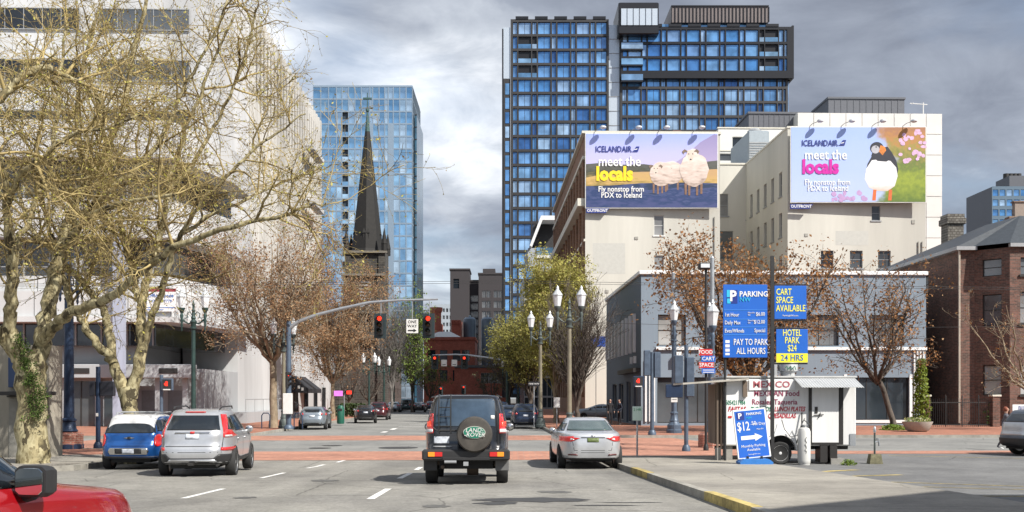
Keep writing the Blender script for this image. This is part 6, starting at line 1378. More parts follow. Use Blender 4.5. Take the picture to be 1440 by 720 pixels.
def twin_lamp(label, x, y, z, shaft, orn, H=7.3, rz=0.0, fat=1.0, plinth=False, group='twin-lantern street lamps', first=None):
    t = thing('street_lamp', label, 'street lamp', (x, y, z), rz, group)
    m = MB(); k = fat; hb = 1.15
    m.lathe([(.34 * k, 0), (.34 * k, .16), (.30 * k, .2), (.30 * k, .42), (.24 * k, .5), (.19 * k, .62), (.215 * k, .66), (.17 * k, .74), (.15 * k, 1.0), (.175 * k, 1.03), (.175 * k, 1.09), (.13 * k, hb)], n=14); m.build('base', orn, t)
    m = MB(); zs = H - 2.1; m.lathe([(.125 * k, hb), (.10 * k, zs)], n=14); m.build('pole', shaft, t)
    m = MB(); m.lathe([(.10 * k, zs), (.17, zs + .02), (.17, zs + .08), (.12, zs + .12), (.14, zs + .3), (.18, zs + .38), (.14, zs + .44), (.10, zs + .5), (.13, zs + .58), (.09, zs + .66), (.07, zs + .9), (.11, zs + .95), (.06, zs + 1.02), (.05, zs + 1.2), (.08, zs + 1.26), (.01, zs + 1.5)], n=12); m.build('capital', orn, t)
    for sg in (-1, 1):
        m = MB(); m.tube([(sg * .08, 0, zs + .35), (sg * .25, 0, zs + .28), (sg * .42, 0, zs + .38), (sg * .57, 0, zs + .52)], [.05, .04, .045, .05], 8); m.tube([(sg * .08, 0, zs + .75), (sg * .2, 0, zs + .9), (sg * .33, 0, zs + .78), (sg * .30, 0, zs + .6), (sg * .45, 0, zs + .55)], .028, 6); m.build('arm', orn, t)
        m = MB(); m.lathe([(.02, zs - .1), (.05, zs), (.035, zs + .1), (.07, zs + .2), (.05, zs + .3), (.09, zs + .42), (.06, zs + .55), (.10, zs + .7), (.06, zs + .82), (.13, zs + .95), (.17, zs + 1.05), (.17, zs + 1.1)], (sg * .6, 0, 0), 10); st = m.build('lantern_holder', orn, t)
        m = MB(); m.lathe([(.15, zs + 1.103), (.235, zs + 1.62), (.225, zs + 1.64)], (sg * .6, 0, 0), 8, smooth=False); m.build('lantern', lampglass, t)
        m = MB(); m.lathe([(.26, zs + 1.643), (.26, zs + 1.68), (.14, zs + 1.86), (.07, zs + 1.95), (.08, zs + 2.0), (.01, zs + 2.15)], (sg * .6, 0, 0), 8, smooth=False); m.build('lantern_cap', mat('pale_lamp_cap', (.5, .52, .54), .4, .2) if shaft is not iron_b else iron_b, t)
    if plinth: m = MB(); m.lathe([(.52, -.0), (.52, .52), (.40, .62), (.34, .62)], n=8, smooth=False); t2_ = m.build('plinth', redbrick_p, t)
    return t
def gy(y): return g(y) + .13
twin_lamp('dark green twin-lantern lamp rising behind the silver crossover', P(272, 52.5), 52.5, .13, iron_g, iron_g, 7.5)
twin_lamp('tan twin-lantern lamp beside the signal mast on the far left corner', P(399, 63), 63, .13, iron_t, iron_k, 6.8, R(25))
twin_lamp('twin-lantern lamp at the kerb by the navy crossover', P(760, 65.5), 65.5, .13, iron_t, iron_k, 7.4)
twin_lamp('taller-looking twin-lantern lamp directly behind the silver saloon', P(802, 50.8), 51.6, .13, iron_t, iron_k, 7.5)
twin_lamp('slate-blue lamp seen end-on at the shop building corner', P(948, 55), 55, .13, iron_s, iron_s, 7.0, R(82), 1.25)
twin_lamp('pale blue-grey lamp seen end-on left of the price sign, on a brick plinth', P(1000, 41.5), 41.5, .0, iron_s, iron_s, 5.9, R(85), 1.2, True)
twin_lamp('thick navy lamp post on a brick plinth beside the garage wall', P(97, 38), 38, .13, iron_b, iron_b, 7.6, R(84), 1.55, True)
for (px_, d, lab) in ((519, 108, 'dark twin lamp left of a pair in front of the church'), (540, 118, 'dark twin lamp with pale curl, right of a pair in front of the church'), (554, 140, 'dark twin lamp behind the pair in front of the church'), (714, 122, 'dark twin lamp at the foot of the far signal mast'), (729, 150, 'dark twin lamp farthest up the right kerb')):
    twin_lamp(lab, P(px_, d), d, .13, iron_g, iron_g, 6.6)
def pole(m_, r, pts, mt, parent, name='pole', n=10): m = MB(); m.tube(pts, r, n); return m.build(name, mt, parent)
# tall slim masts behind the end-on lamps
for (px_, d, top, l) in ((947, 55.6, 388, 'slim grey mast rising above the slate-blue corner lamp'), (1001.5, 42.3, 363, 'slim grey mast rising above the lamp beside the price sign')):
    t = thing('utility_mast', l, 'mast', (P(px_, d), d, 0 if d < 50 else .13)); pole(None, [.11, .09], [(0, 0, 0), (0, 0, Z(top, d))], galv, t); m = MB(); m.lathe([(.2, 0), (.2, .1), (.13, .2)], n=10); m.build('base', galv, t); m = MB(); m.lathe([(.10, Z(top, d)), (.05, Z(top, d) + .08)], n=10); m.build('cap', galv, t)
# signals
sig_r = mat('lit_red_signal', (.5, .03, .02), .3, var=0, emit=(1, .04, .015), estr=1.5); sig_off = mat('unlit_signal_lens', (.012, .02, .014), .2, var=0); sig_a = mat('unlit_amber_lens', (.05, .03, .008), .2, var=0)
def signal_head(parent, x, y, z, s=1.0, rz=0, plate=True, hood=trim_m, tilt=0):
    e = link('signal_head', None, parent, (x, y, z), rz); e.scale = (s, s, s)
    if plate: m = MB(); m.box(-.33, .33, .0, .02, -.72, .62, .02); m.build('backplate', mat('dark_green_backplate', (.02, .035, .04), .6), e)
    m = MB(); m.box(-.17, .17, -.16, -.003, -.55, .50, .02)
    for k, zc in enumerate((.33, 0, -.33)):
        q = [(.15 * math.cos(a), .15 * math.sin(a)) for a in [math.pi * (-.15 + 1.3 * i / 10) for i in range(11)]]
        vs_ = [(a, -.16, zc + b) for a, b in q] + [(a, -.40 if abs(a) < .14 else -.30, zc + b - .01) for a, b in q]
        m.add(vs_, [(i, i + 1, i + 12, i + 11) for i in range(10)])
    m.build('housing', hood, e, fix=False)
    for zc, mt in ((.33, sig_r), (0, sig_a), (-.33, sig_off)): m = MB(); m.lathe([(.125, -.163), (.11, -.18), (.04, -.195)], (0, 0, zc), 14, 'y'); m.build('lens', mt, e)
    return e
def spole(label, x, y, h, r, mt, z=.13, extra=None, name='signal_pole', cat='signal pole'):
    t = thing(name, label, cat, (x, y, z)); pole(None, [r, r * .92], [(0, 0, 0), (0, 0, h)], mt, t); m = MB(); m.lathe([(r * 1.9, 0), (r * 1.9, .12), (r * 1.2, .25)], n=10); m.build('base', mt, t); return t
D_ = 62; x0 = P(406, D_)
t = spole('blue-grey signal mast with a long curved arm across the street, two red signals', x0, D_, Z(452, D_) - .13, .16, iron_s, name='signal_mast', cat='traffic signal')
arm = [((406, 462)), (420, 452), (445, 443), (480, 434), (520, 425.5), (560, 422.5), (616, 421)]
m = MB(); m.tube([(P(a, D_) - x0, -.02 * i, Z(b, D_) - .13) for i, (a, b) in enumerate(arm)], [.12, .115, .105, .095, .085, .07, .06], 10); m.build('mast_arm', galv, t)
for px_ in (535, 603):
    pole(None, .03, [(P(px_ + 1, D_) - x0, -.1, Z(424, D_) - .13), (P(px_ + 1, D_) - x0, -.1, Z(444, D_) - .13)], galv, t, 'hanger', 6); signal_head(t, P(px_, D_) - x0, -.12, Z(457, D_) - .13, 1.12, R(-6))
hx = P(580, D_) - x0; pole(None, .03, [(hx, -.1, Z(423, D_) - .13), (hx, -.1, Z(449, D_) - .13)], galv, t, 'hanger', 6)
m = MB(); m.box(hx - .36, hx + .36, -.16, -.13, Z(469, D_) - .13, Z(449, D_) - .13, .02); ow = m.build('one_way_sign', frame_wh, t)
blackt = mat('black_lettering', (.012, .012, .014), .5, var=0); signw = mat('white_lettering', (.75, .75, .75), .5, var=0)
text('ONE', .25, (hx, -.165, Z(453, D_) - .13), ow, blackt, 'lettering', 'CENTER', .01); text('WAY', .25, (hx, -.165, Z(459, D_) - .13), ow, blackt, 'lettering', 'CENTER', .01)
m = MB(); zc = Z(465, D_) - .13; m.prism([(hx - .26, zc - .04), (hx + .08, zc - .04), (hx + .08, zc - .11), (hx + .27, zc), (hx + .08, zc + .11), (hx + .08, zc + .04), (hx - .26, zc + .04)], 'y', -.17, -.163); m.build('arrow', blackt, ow)
m = MB(); m.box(-.28, .28, -.35, -.17, .9, 2.15, .02); m.build('control_cabinet', frame_wh, t)
signal_head(t, -.1, -.25, 3.0, .9, R(80), False)
# far mast
D_ = 122; x0 = P(713, D_)
t = spole('far signal mast at the right kerb with an arm reaching left over the street', x0, D_, Z(500, D_), .15, iron_g, name='signal_mast', cat='traffic signal')
m = MB(); m.tube([(P(a, D_) - x0, 0, Z(b, D_)) for a, b in ((713, 509), (690, 505), (660, 501), (640, 500), (608, 501))], [.12, .11, .1, .09, .07], 8); m.build('mast_arm', galv, t)
for px_ in (611.5, 653): signal_head(t, P(px_, D_) - x0, -.1, Z(510, D_), 1.25, 0)
for px_ in (624.5, 639): m = MB(); m.box(P(px_, D_) - x0 - .33, P(px_, D_) - x0 + .33, -.1, -.07, Z(516.5, D_), Z(507.5, D_)); a_ = m.build('one_way_sign', frame_wh, t); m = MB(); m.box(P(px_, D_) - x0 - .2, P(px_, D_) - x0 + .2, -.12, -.102, Z(514.8, D_), Z(514, D_)); m.build('arrow', blackt, a_)
D_ = 175
for (px_, py_, l) in ((620, 548, 'small far signal, left of two under the brewery wall'), (652, 546, 'small far signal, right of two under the brewery wall')):
    t = spole(l, P(px_, D_), D_, Z(py_, D_), .1, iron_g); signal_head(t, 0, -.12, Z(py_, D_) - .3, 1.1)
# pedestrian signals
hand = mat('lit_red_hand', (.5, .02, .01), .4, var=0, emit=(1, .03, .015), estr=1.2)
def ped(t, x, y, z, s=1.0, body=None):
    e = link('walk_signal', None, t, (x, y, z)); e.scale = (s,) * 3
    m = MB(); m.box(-.22, .22, -.14, .0, -.25, .22, .02); m.build('housing', body or iron_b, e); m = MB(); m.box(-.17, .17, -.15, -.142, -.17, .18); m.build('screen', trim_m, e)
    m = MB(); m.box(-.06, .035, -.158, -.152, -.07, .03); m.box(-.10, -.062, -.158, -.152, -.04, .04)
    for i in range(4): m.box(-.058 + i * .025, -.040 + i * .025, -.158, -.152, .032, .12 - abs(i - 1.5) * .014)
    m.build('hand_symbol', hand, e); m = MB(); m.box(-.14, .14, -.158, -.152, -.235, -.19); m.build('button_sign', frame_wh, e); return e
t = spole('blue pedestrian-signal post in front of the grey doors, red hand lit', P(227, 50), 50, 3.0, .09, iron_s); ped(t, .36, -.1, 2.55, 1.25, iron_s)
t = spole('slender post carrying a lit red hand left of the shop doorway', P(917, 52), 52, 4.2, .11, iron_s); ped(t, P(897, 52) - P(917, 52), -.2, 2.72, 1.2); m = MB(); m.box(-.42, -.1, -.15, .15, 3.0, 4.3, .03); m.box(.1, .42, -.15, .15, 2.9, 4.2, .03); m.build('signal_housing', iron_s, t)
t = spole('slate-blue signal post with two tall housings and a dark panel, seen from behind', P(965, 38.6), 38.6, 4.0, .085, iron_s, 0)
for (a, b, z0, z1) in ((-.46, -.14, 2.55, 3.62), (-.02, .28, 2.05, 3.55)): m = MB(); m.box(a, b, -.16, .16, z0, z1, .03); m.build('signal_housing', iron_s, t)
m = MB(); m.box(-.78, -.14, -.06, .06, 2.02, 2.52, .02); m.build('panel', iron_b, t)
t = spole('blue post with two dark sign boxes standing left of the forked plane tree', P(138, 38.2), 38.2, 3.05, .09, iron_b)
for (a, b) in ((-.30, -.1), (.1, .62)): m = MB(); m.box(a, b, -.1, .1, 1.95, 2.5, .02); m.build('sign_box', mat('dark_sign_box', (.02, .022, .03), .5), t)
m = MB(); m.box(-.04, .04, -.11, -.09, 1.2, 1.32); m.build('sticker', frame_wh, t)
def plate_sign(name, label, x, y, z, h, w, hh, face, poleм, lines=(), r=.03, tcol=None, cat='sign', bold=.0):
    t = thing(name, label, cat, (x, y, z)); pole(None, r, [(0, 0, 0), (0, 0, h)], poleм, t, n=8); m = MB(); m.box(-w / 2, w / 2, -r - .02, -r - .003, h - hh, h, .005); p = m.build('panel', face, t)
    for (s, sz, dz, c) in lines: text(s, sz, (0, -r - .024, h - dz), p, c, 'lettering', 'CENTER', bold)
    return t
greent = mat('sign_green', (.03, .20, .09), .5, var=0)
plate_sign('parking_limit_sign', 'small white and green parking sign on a thin post at the near right corner', P(896, 33.4), 33.4, g(33) + .12, 1.62, .32, .46, mat('pale_green_sign', (.5, .62, .54), .5, var=.06), galv, [('2 HR', .12, .11, greent)])
plate_sign('street_sign', 'small white sign on a post left of the tall right lamp', P(783, 66), 66, .13, 1.9, .4, .65, frame_wh, galv)
plate_sign('street_sign', 'small one-way sign on the lamp post beside the navy crossover', P(751, 64.5), 64.5, .13, 2.9, .75, .28, blackt, galv, [('ONE WAY', .14, .14, signw)])
plate_sign('no_parking_sign', 'small white and red sign strapped on the slate-blue corner lamp', P(948, 54.3), 54.3, .13, 2.15, .34, .5, frame_wh, iron_s, [('NO', .14, .15, hand), ('PARKING', .065, .35, blackt)])
t = plate_sign('blue_banner', 'small blue and white banner in front of the cream wall', P(838, 92), 92, .13, Z(473, 92) - .13, 2.1, .95, mat('banner_blue', (.03, .10, .45), .5, var=.25, scale=4), galv)
t = thing('rubbish_bin', 'dark green upright bin on the left kerb beside the pink-lit sign', 'bin', (P(479, 74), 74, .13)); m = MB(); m.lathe([(.24, 0), (.27, .1), (.27, 1.1), (.20, 1.3), (.1, 1.34)], n=14); m.build('body', mat('bin_green', (.01, .09, .06), .5), t); m = MB(); m.box(-.14, .14, -.285, -.2, .95, 1.1); m.build('opening', trim_m, t)
t = plate_sign('lit_sign', 'small pink and violet lit sign on a pole by the green bin', P(484, 76), 76, .13, 2.1, .01, .01, frame_wh, galv)
m = MB(); m.box(-.75, -.1, -.1, -.02, 2.0, 2.4, .02); m.build('lit_panel', mat('pink_lit_panel', (.4, .1, .4), .5, var=.5, scale=3, emit=(.7, .2, .65), estr=.5), t); m = MB(); m.box(.2, .55, -.1, -.02, 2.15, 2.4); m.build('lit_panel', hand, t)
for (px_, l) in ((371, 'blue steel hoop stand on the far left pavement'), (417, 'short blue post beside the signal mast base')):
    t = thing('cycle_stand', l, 'cycle stand', (P(px_, 62), 62.5, .13)); m = MB(); m.tube([(-.25, 0, 0), (-.25, 0, .8), (-.15, 0, .95), (.15, 0, .95), (.25, 0, .8), (.25, 0, 0)], .035, 8); m.build('hoop', iron_b, t)
# office space banner on the parapet
x, y = S(-20, 67); bx_ = P(226, 66.2); t = thing('banner', 'white and blue office space banner hung on the white parapet', 'banner', (bx_, 66.2, Z(438, 66.2)))
m = MB(); m.box(-1.0, 1.0, -.04, .0, 0, 1.5); b_ = m.build('panel', signw, t); bluet = mat('sign_lettering_blue', (.02, .12, .42), .5, var=0)
m = MB(); m.box(-1.0, 1.0, -.05, -.042, 1.28, 1.48); m.build('stripe', mat('crimson_stripe', (.3, .03, .06), .5), b_); text('Office Space', .34, (0, -.05, 1.02), b_, bluet, 'lettering', 'CENTER', .012); text('503-281-7779', .26, (0, -.05, .66), b_, bluet, 'lettering', 'CENTER', .012)
m = MB(); m.box(-.9, .9, -.05, -.042, .22, .27); m.box(-.9, .2, -.05, -.042, .08, .13); m.build('small_print', bluet, b_)
# ------------------------------------------------------------------ parking signs and cart
sblue = mat('parking_sign_blue', (.012, .115, .50), .45, var=.05, scale=2); syel = mat('sign_yellow', (.75, .68, .03), .5, var=.05); sred = mat('sign_red', (.55, .03, .03), .5, var=.05); lyel = mat('yellow_lettering', (.78, .74, .12), .5, var=0); cyan = mat('cyan_lettering', (.03, .45, .70), .5, var=0); sdk = mat('deep_blue', (.01, .03, .22), .5, var=0)
DS = 31.0; sc_ = F / DS; gz0 = g(DS)
def zz_(py, d=DS): return Z(py, d)
bp0 = P(1086, DS); t = thing('sign_post', 'tall thin black square post between the price sign and the yellow-lettered signs', 'post', (bp0, DS, gz0)); m = MB(); m.box(-.05, .05, -.05, .05, 0, zz_(360) - gz0); m.build('post', trim_m, t); m = MB(); m.box(-.1, .1, -.1, .1, 0, .05); m.build('base', trim_m, t)
px0, px1 = P(1016.5, DS), P(1078.5, DS); xm = (px0 + px1) / 2
t = thing('price_sign', 'large blue parking price sign beside the tall black post', 'sign', (xm, DS, gz0)); w = (px1 - px0) / 2; z0, z1 = zz_(503) - gz0, zz_(400.5) - gz0
m = MB(); m.box(-w, w, -.05, .0, z0, z1, .01); p = m.build('panel', sblue, t); q = lambda py: zz_(py) - gz0
m = MB(); [m.box(-w + .02, w - .02, -.056, -.052, q(yy) - .012, q(yy) + .012) for yy in (436, 449, 460, 471)]; m.build('ruled_lines', mat('line_blue', (.04, .2, .6), .5, var=0), p)
X_ = lambda px_: P(px_, DS) - xm
m = MB(); m.box(X_(1021.5), X_(1036.5), -.056, -.052, q(427), q(408)); a_ = m.build('logo', sdk, p); m = MB(); m.box(X_(1021.5), X_(1026), -.058, -.0565, q(418), q(408)); m.box(X_(1022), X_(1027), -.058, -.0565, q(427), q(420)); m.build('logo_light', cyan, a_)
text('P', .44, (X_(1025.5), -.062, q(417)), a_, signw, 'lettering', 'LEFT', .035, .9)
text('PARKING', .225, (X_(1039), -.06, q(414)), p, signw, 'lettering', 'LEFT', .02, .92); text('NW', .19, (X_(1039), -.06, q(421.5)), p, cyan)
for (s, a, yy, sz) in (('1st Hour', 1018.5, 443, .16), ('Daily Max', 1018.5, 454, .16), ('Eves/Wknds', 1018.5, 465.5, .16)): text(s, sz, (X_(a), -.06, q(yy)), p, signw, 'lettering', 'LEFT', .004, .74)
for (s, a, yy) in (('$6.00', 1075, 442), ('$12.00', 1075, 453), ('Special', 1075.5, 465)): text(s, .16, (X_(a), -.06, q(yy)), p, signw, 'lettering', 'RIGHT', .004, .76)
for yy in (443, 454): text('Mon-Fri\nSat', .065, (X_(1051), -.06, q(yy - 1.5)), p, signw)
text('PAY TO PARK', .27, (X_(1055), -.06, q(481.5)), p, signw, 'lettering', 'CENTER', .006, .62); text('ALL HOURS', .27, (X_(1055.5), -.06, q(494)), p, signw, 'lettering', 'CENTER', .006, .62)
m = MB()
for (z_a, z_b) in ((478, 483), (484, 489), (490, 495), (496, 500)): m.box(X_(1019.5), X_(1025.5), -.056, -.052, q(z_b) + .01, q(z_a) - .01)
m.build('card_symbols', signw, p); pole(None, .04, [(X_(1020), .04, 0), (X_(1020), .04, z1 - .1)], trim_m, t, 'post', 8)
m = MB(); [m.tube([(w - .02, .0, zc), (bp0 - xm, 0, zc)], .02, 6) for zc in (z0 + .15, z1 - .15)]; m.build('brackets', galv, t)
for (ya, yb, xa, xb, l, lines, yel) in ((402, 449, 1088.5, 1133.5, 'upper blue sign with yellow lettering right of the tall black post', [('CART', 411), ('SPACE', 422.5), ('AVAILABLE', 434)], None), (463, 510, 1091, 1135.5, 'lower blue and yellow hotel parking sign right of the tall black post', [('HOTEL', 468.5), ('PARK', 479), ('$24', 490)], 497)):
    xc = (P(xa, DS) + P(xb, DS)) / 2; w = (P(xb, DS) - P(xa, DS)) / 2; t = thing('hanging_sign', l, 'sign', (xc, DS, gz0)); m = MB(); m.box(-w, w, -.04, -.01, q(yb), q(ya), .008); p = m.build('panel', sblue, t)
    for (s, yy) in lines: text(s, .275, (0 if yel else -w + .05, -.045, q(yy)), p, lyel, 'lettering', 'CENTER' if yel else 'LEFT', .010, .66)
    if yel: m = MB(); m.box(-w + .004, w - .004, -.046, -.041, q(yb) + .004, q(yel)); a_ = m.build('yellow_band', syel, p); text('24 HRS', .25, (0, -.05, q(503.5)), a_, bluet, 'lettering', 'CENTER', .004, .9)
    else: text('ParkingNW.com', .07, (0, -.045, q(444)), p, signw, 'lettering', 'CENTER')
    m = MB(); m.tube([(bp0 - xc, 0, q(ya) + .03), (w, 0, q(ya) + .03)], .022, 6); m.tube([(bp0 - xc, 0, q(yb) - .03), (w, 0, q(yb) - .03)], .022, 6); m.build('brackets', trim_m, t)
DF = 39.0; t = thing('cart_space_sign', 'small red and blue stacked sign on the thin black floodlight pole', 'sign', (P(993, DF), DF, 0))
for (s, ya, yb, xa, xb, mt) in (('FOOD', 491, 500, 982, 1001, sred), ('CART', 500.5, 509, 985.5, 1005, sblue), ('SPACE', 509.5, 517.5, 982, 1003, sred), ('', 518, 525, 986, 1005, sblue)):
    m = MB(); a, b = P(xa, DF) - P(993, DF), P(xb, DF) - P(993, DF); m.box(a, b, -.12, -.09, Z(yb, DF), Z(ya, DF)); p = m.build('panel', mt, t)
    if s: text(s, .2, ((a + b) / 2, -.125, (Z(ya, DF) + Z(yb, DF)) / 2), p, signw, 'lettering', 'CENTER', .012, .95)
    else: m = MB(); m.box(a + .04, b - .04, -.125, -.121, Z(521, DF), Z(520, DF)); m.box(a + .04, b - .04, -.125, -.121, Z(524, DF), Z(523, DF)); m.build('small_print', signw, p)
t = spole('thin black floodlight pole carrying the small red and blue sign', P(993, DF), DF + .03, Z(376, DF), .055, trim_m, 0, name='floodlight_pole', cat='lamp post'); m = MB(); m.box(-.3, .14, -.3, .1, Z(379, DF), Z(370.5, DF), .03); h_ = m.build('floodlight', trim_m, t); m = MB(); m.box(-.25, .09, -.31, -.301, Z(377.5, DF), Z(372, DF)); m.build('glass', lampglass, h_)
# food cart
DC = 31.2; cw_ = mat('cart_white_paint', (.78, .78, .77), .5, var=.1, scale=2.2, stain=.25, streak=True); wood = mat('weathered_board', (.16, .12, .09), .8, var=.3, scale=5, streak=True); alu = mat('corrugated_aluminium', (.55, .56, .56), .4, .4, var=.1)
cx0 = P(1019, DC); gc = g(DC); X_ = lambda px_: P(px_, DC) - cx0; q = lambda py: Z(py, DC) - gc
K = thing('food_cart', 'white mobile food cart trailer with faded red lettering, parked beside the tall black post', 'food cart', (cx0, DC, gc))
W_ = X_(1204); zt_, zb_ = q(532), q(627); DD = 2.1
m = MB(); pr = [(X_(1019), zb_), (X_(1148), zb_), (X_(1148), q(622)), (X_(1183), q(622)), (X_(1183), zb_), (W_, zb_), (W_, zt_ - .05), (W_ - .12, zt_), (.0, zt_)]
m.box(0, W_, 0, DD, zb_, zt_, .04); m.build('body', cw_, K)
m = MB(); m.box(-.02, W_ + .02, -.03, DD + .03, zt_ + .003, zt_ + .07, .02); m.build('roof', mat('cart_roof', (.4, .4, .39), .6, var=.2), K)
m = MB(); m.box(X_(1053), X_(1118), -.04, -.003, q(549), q(534), .01); sp_ = m.build('top_panel', cw_, K)
mred = mat('faded_red_lettering', (.38, .10, .12), .6, var=.35, scale=9); maro = mat('maroon_lettering', (.28, .05, .10), .6, var=.3, scale=9); mgrn = mat('green_lettering', (.01, .20, .10), .6, var=.2, scale=9); mrr = mat('red_lettering', (.42, .012, .03), .6, var=.2, scale=9)
text('MEXICO', .27, (X_(1058), -.045, q(541)), sp_, mred, 'lettering', 'LEFT', .02, 1.12)
text('MEXICAN Food', .245, (X_(1060), -.006, q(553.5)), K, maro, 'lettering', 'LEFT', .016, .84); text('Rosales Taqueria', .23, (X_(1057), -.006, q(565.5)), K, maro, 'lettering', 'LEFT', .014, .88)
text('5054211984', .2, (X_(1020.5), -.006, q(566.5)), K, mgrn, 'lettering', 'LEFT', .008, .60); 
text('FAJITAS', .205, (X_(1023.5), -.006, q(575.5)), K, mrr, 'lettering', 'LEFT', .02, .78, shear=.25); text('BURRITOS', .2, (X_(1055), -.006, q(575.5)), K, mgrn, 'lettering', 'LEFT', .014, .68, shear=.25); text('LUNCH PLATES', .2, (X_(1089), -.006, q(575.5)), K, mrr, 'lettering', 'LEFT', .02, .67, shear=.25)
text('TACOS', .17, (X_(1042), -.006, q(585)), K, mgrn, 'lettering', 'LEFT', .014, .85, shear=.25); text('QUESADILLAS', .2, (X_(1079.5), -.006, q(585)), K, mrr, 'lettering', 'LEFT', .02, .68, shear=.25)
m = MB(); m.box(X_(1141), X_(1179), -.05, -.003, q(622.5), q(545), .01); dr = m.build('door', cw_, K); m = MB(); m.box(X_(1137), X_(1141) - .004, -.06, -.003, q(625), q(543)); m.box(X_(1179) + .004, X_(1185), -.06, -.003, q(625), q(543)); m.box(X_(1141), X_(1179), -.06, -.003, q(625.5), q(623)); m.build('frame', frame_dk, dr)
m = MB(); m.tube([(X_(1143), -.08, q(584)), (X_(1157), -.08, q(583))], .014, 6); m.tube([(X_(1150), -.08, q(588)), (X_(1153), -.08, q(580))], .012, 6); m.box(X_(1145), X_(1149), -.07, -.052, q(581), q(572)); m.build('latch', frame_dk, dr)
m = MB(); n = 44; xa, xb = X_(1116), X_(1202)                      # corrugated awning
for i in range(n):
    a = xa + (xb - xa) * i / n; b = xa + (xb - xa) * (i + 1) / n; ha = .02 * (i % 2); hb = .02 * ((i + 1) % 2); sk = .08 * 0
    m.add([(a + .1, -.55, q(545) + ha), (b + .1, -.55, q(545) + hb), (b, -.01, q(532) + hb), (a, -.01, q(532) + ha), (a + .1, -.55, q(545) + ha - .015), (b + .1, -.55, q(545) + hb - .015)], [(0, 1, 2, 3), (4, 5, 1, 0)])
m.build('awning', alu, K)
m = MB(); m.prism([(X_(958), q(538.5)), (X_(1050), q(532)), (X_(1050), q(534.5)), (X_(958), q(541))], 'y', -.3, 1.6); fl_ = m.build('side_flap', mat('pale_board', (.42, .39, .34), .7, var=.2, scale=3), K)
m = MB(); m.box(X_(1044), X_(1050), -.1, -.004, q(558), q(536)); m.build('flap_brace', wood, K)
m = MB(); [m.box(X_(1009) + i * .12, X_(1009) + i * .12 + .05, .1, .2, q(632), q(536)) for i in range(2)]; m.box(X_(1008), X_(1018), .25, 1.4, q(625), q(540)); m.build('side_frame', wood, K)
m = MB(); m.box(X_(1008), X_(1013.5), -.05, .3, 0, q(630)); m.box(X_(1021), X_(1031), .1, .5, .0, q(627)); m.build('prop', mat('concrete_block', (.27, .26, .24), .9, var=.2), K)
m = MB(); m.box(X_(1153), X_(1163), -.05, .5, .06, q(626)); m.box(X_(1166), X_(1176), -.1, .3, .04, q(626)); m.box(X_(1010), X_(1200), .5, .6, q(633), q(628)); m.build('chassis', frame_dk, K); m = MB(); m.box(X_(1166), X_(1184), -.2, .4, 0, .18); m.build('step_block', mat('concrete_block', (.27, .26, .24), .9, var=.2), K)
whc = X_(1095); m = MB(); an = [math.pi * i / 12 for i in range(13)]; r_ = .47
m.prism([(whc + r_ * math.cos(a), .42 + r_ * math.sin(a)) for a in an] , 'y', -.012, -.002); m.build('wheel_well', under_m, K)
m = MB()
for i in range(12): 
    a, b = an[i], an[i + 1]; m.add([(whc + rr * math.cos(c), yy, .42 + rr * math.sin(c)) for c in (a, b) for rr in (.47, .53) for yy in (-.24, -.0)], [(0, 2, 6, 4), (0, 1, 5, 4), (2, 3, 7, 6)])
m.build('mudguard', cw_, K, fix=False)
wr = wheel(K, 0, 0, .345, .2, 8, mat('white_steel_rim', (.6, .6, .6), .5), -1); wr.location = (whc, -.13, .345); wr.rotation_euler = (0, 0, R(-90))
for o in wr.children_recursive: o.name = o.name
m = MB(); m.box(X_(1195), X_(1203), -.03, -.003, q(627), q(610)); m.build('corner_plate', galv, K); m = MB(); m.box(X_(1024), X_(1029), -.02, -.003, q(587.5), q(585)); m.build('reflector', lampred, K)
m = MB(); m.lathe([(.22, zt_ + .08), (.22, zt_ + .22), (.30, zt_ + .24), (.31, zt_ + .5), (.28, zt_ + .55)], (X_(1115), .6, 0), 18); m.box(X_(1095), X_(1099), .5, .7, zt_ + .08, zt_ + .5); v_ = m.build('vent_cowl', alu, K); 
m = MB(); m.tube([(X_(1108) + .04 * i, .28, zt_ + .33 + .07 * math.sin(i * 2.1)) for i in range(9)], .014, 5); m.build('graffiti', mgrn, v_)
m = MB(); 
hose = [(X_(1098), -.1, q(590)), (X_(1100), -.25, q(603)), (X_(1108), -.3, q(614)), (X_(1117), -.3, q(612)), (X_(1123), -.28, q(598)), (X_(1128), -.26, q(588))]
m.tube(hose, .012, 6); m.tube([(X_(1127), -.25, q(590)), (X_(1135), -.3, q(597)), (X_(1134), -.3, q(610)), (X_(1122), -.25, q(617)), (X_(1112), -.15, q(628)), (X_(1103), -.1, q(633))], .014, 6); m.tube([(X_(1127), -.05, q(580)), (X_(1126), -.12, q(600)), (X_(1119), -.1, q(622)), (X_(1116), -.05, q(632))], .02, 6); m.build('gas_hose', trim_m, K)
t = thing('gas_bottle', 'tall white gas bottle standing in front of the cart beside its door', 'gas bottle', (P(1130, 30.9), 30.85, g(30.9)))
m = MB(); m.lathe([(.17, 0), (.17, .04), (.185, .06), (.19, .14), (.19, 1.0), (.15, 1.10), (.09, 1.13)], n=20); m.build('cylinder', mat('gas_bottle_white', (.60, .60, .58), .5, var=.2, scale=3, stain=.3, streak=True), t); m = MB(); m.lathe([(.05, 1.13), (.05, 1.2)], n=10); m.tube([(.1 * math.cos(a), .1 * math.sin(a), 1.2) for a in [math.pi * i / 4 for i in range(8)]], .012, 5); m.build('valve_guard', frame_gr, t)
m = MB(); m.tube([(.03 * math.sin(i * 2.3), -.197, .35 + i * .055) for i in range(10)], .007, 4); m.build('scrawl', trim_m, t)
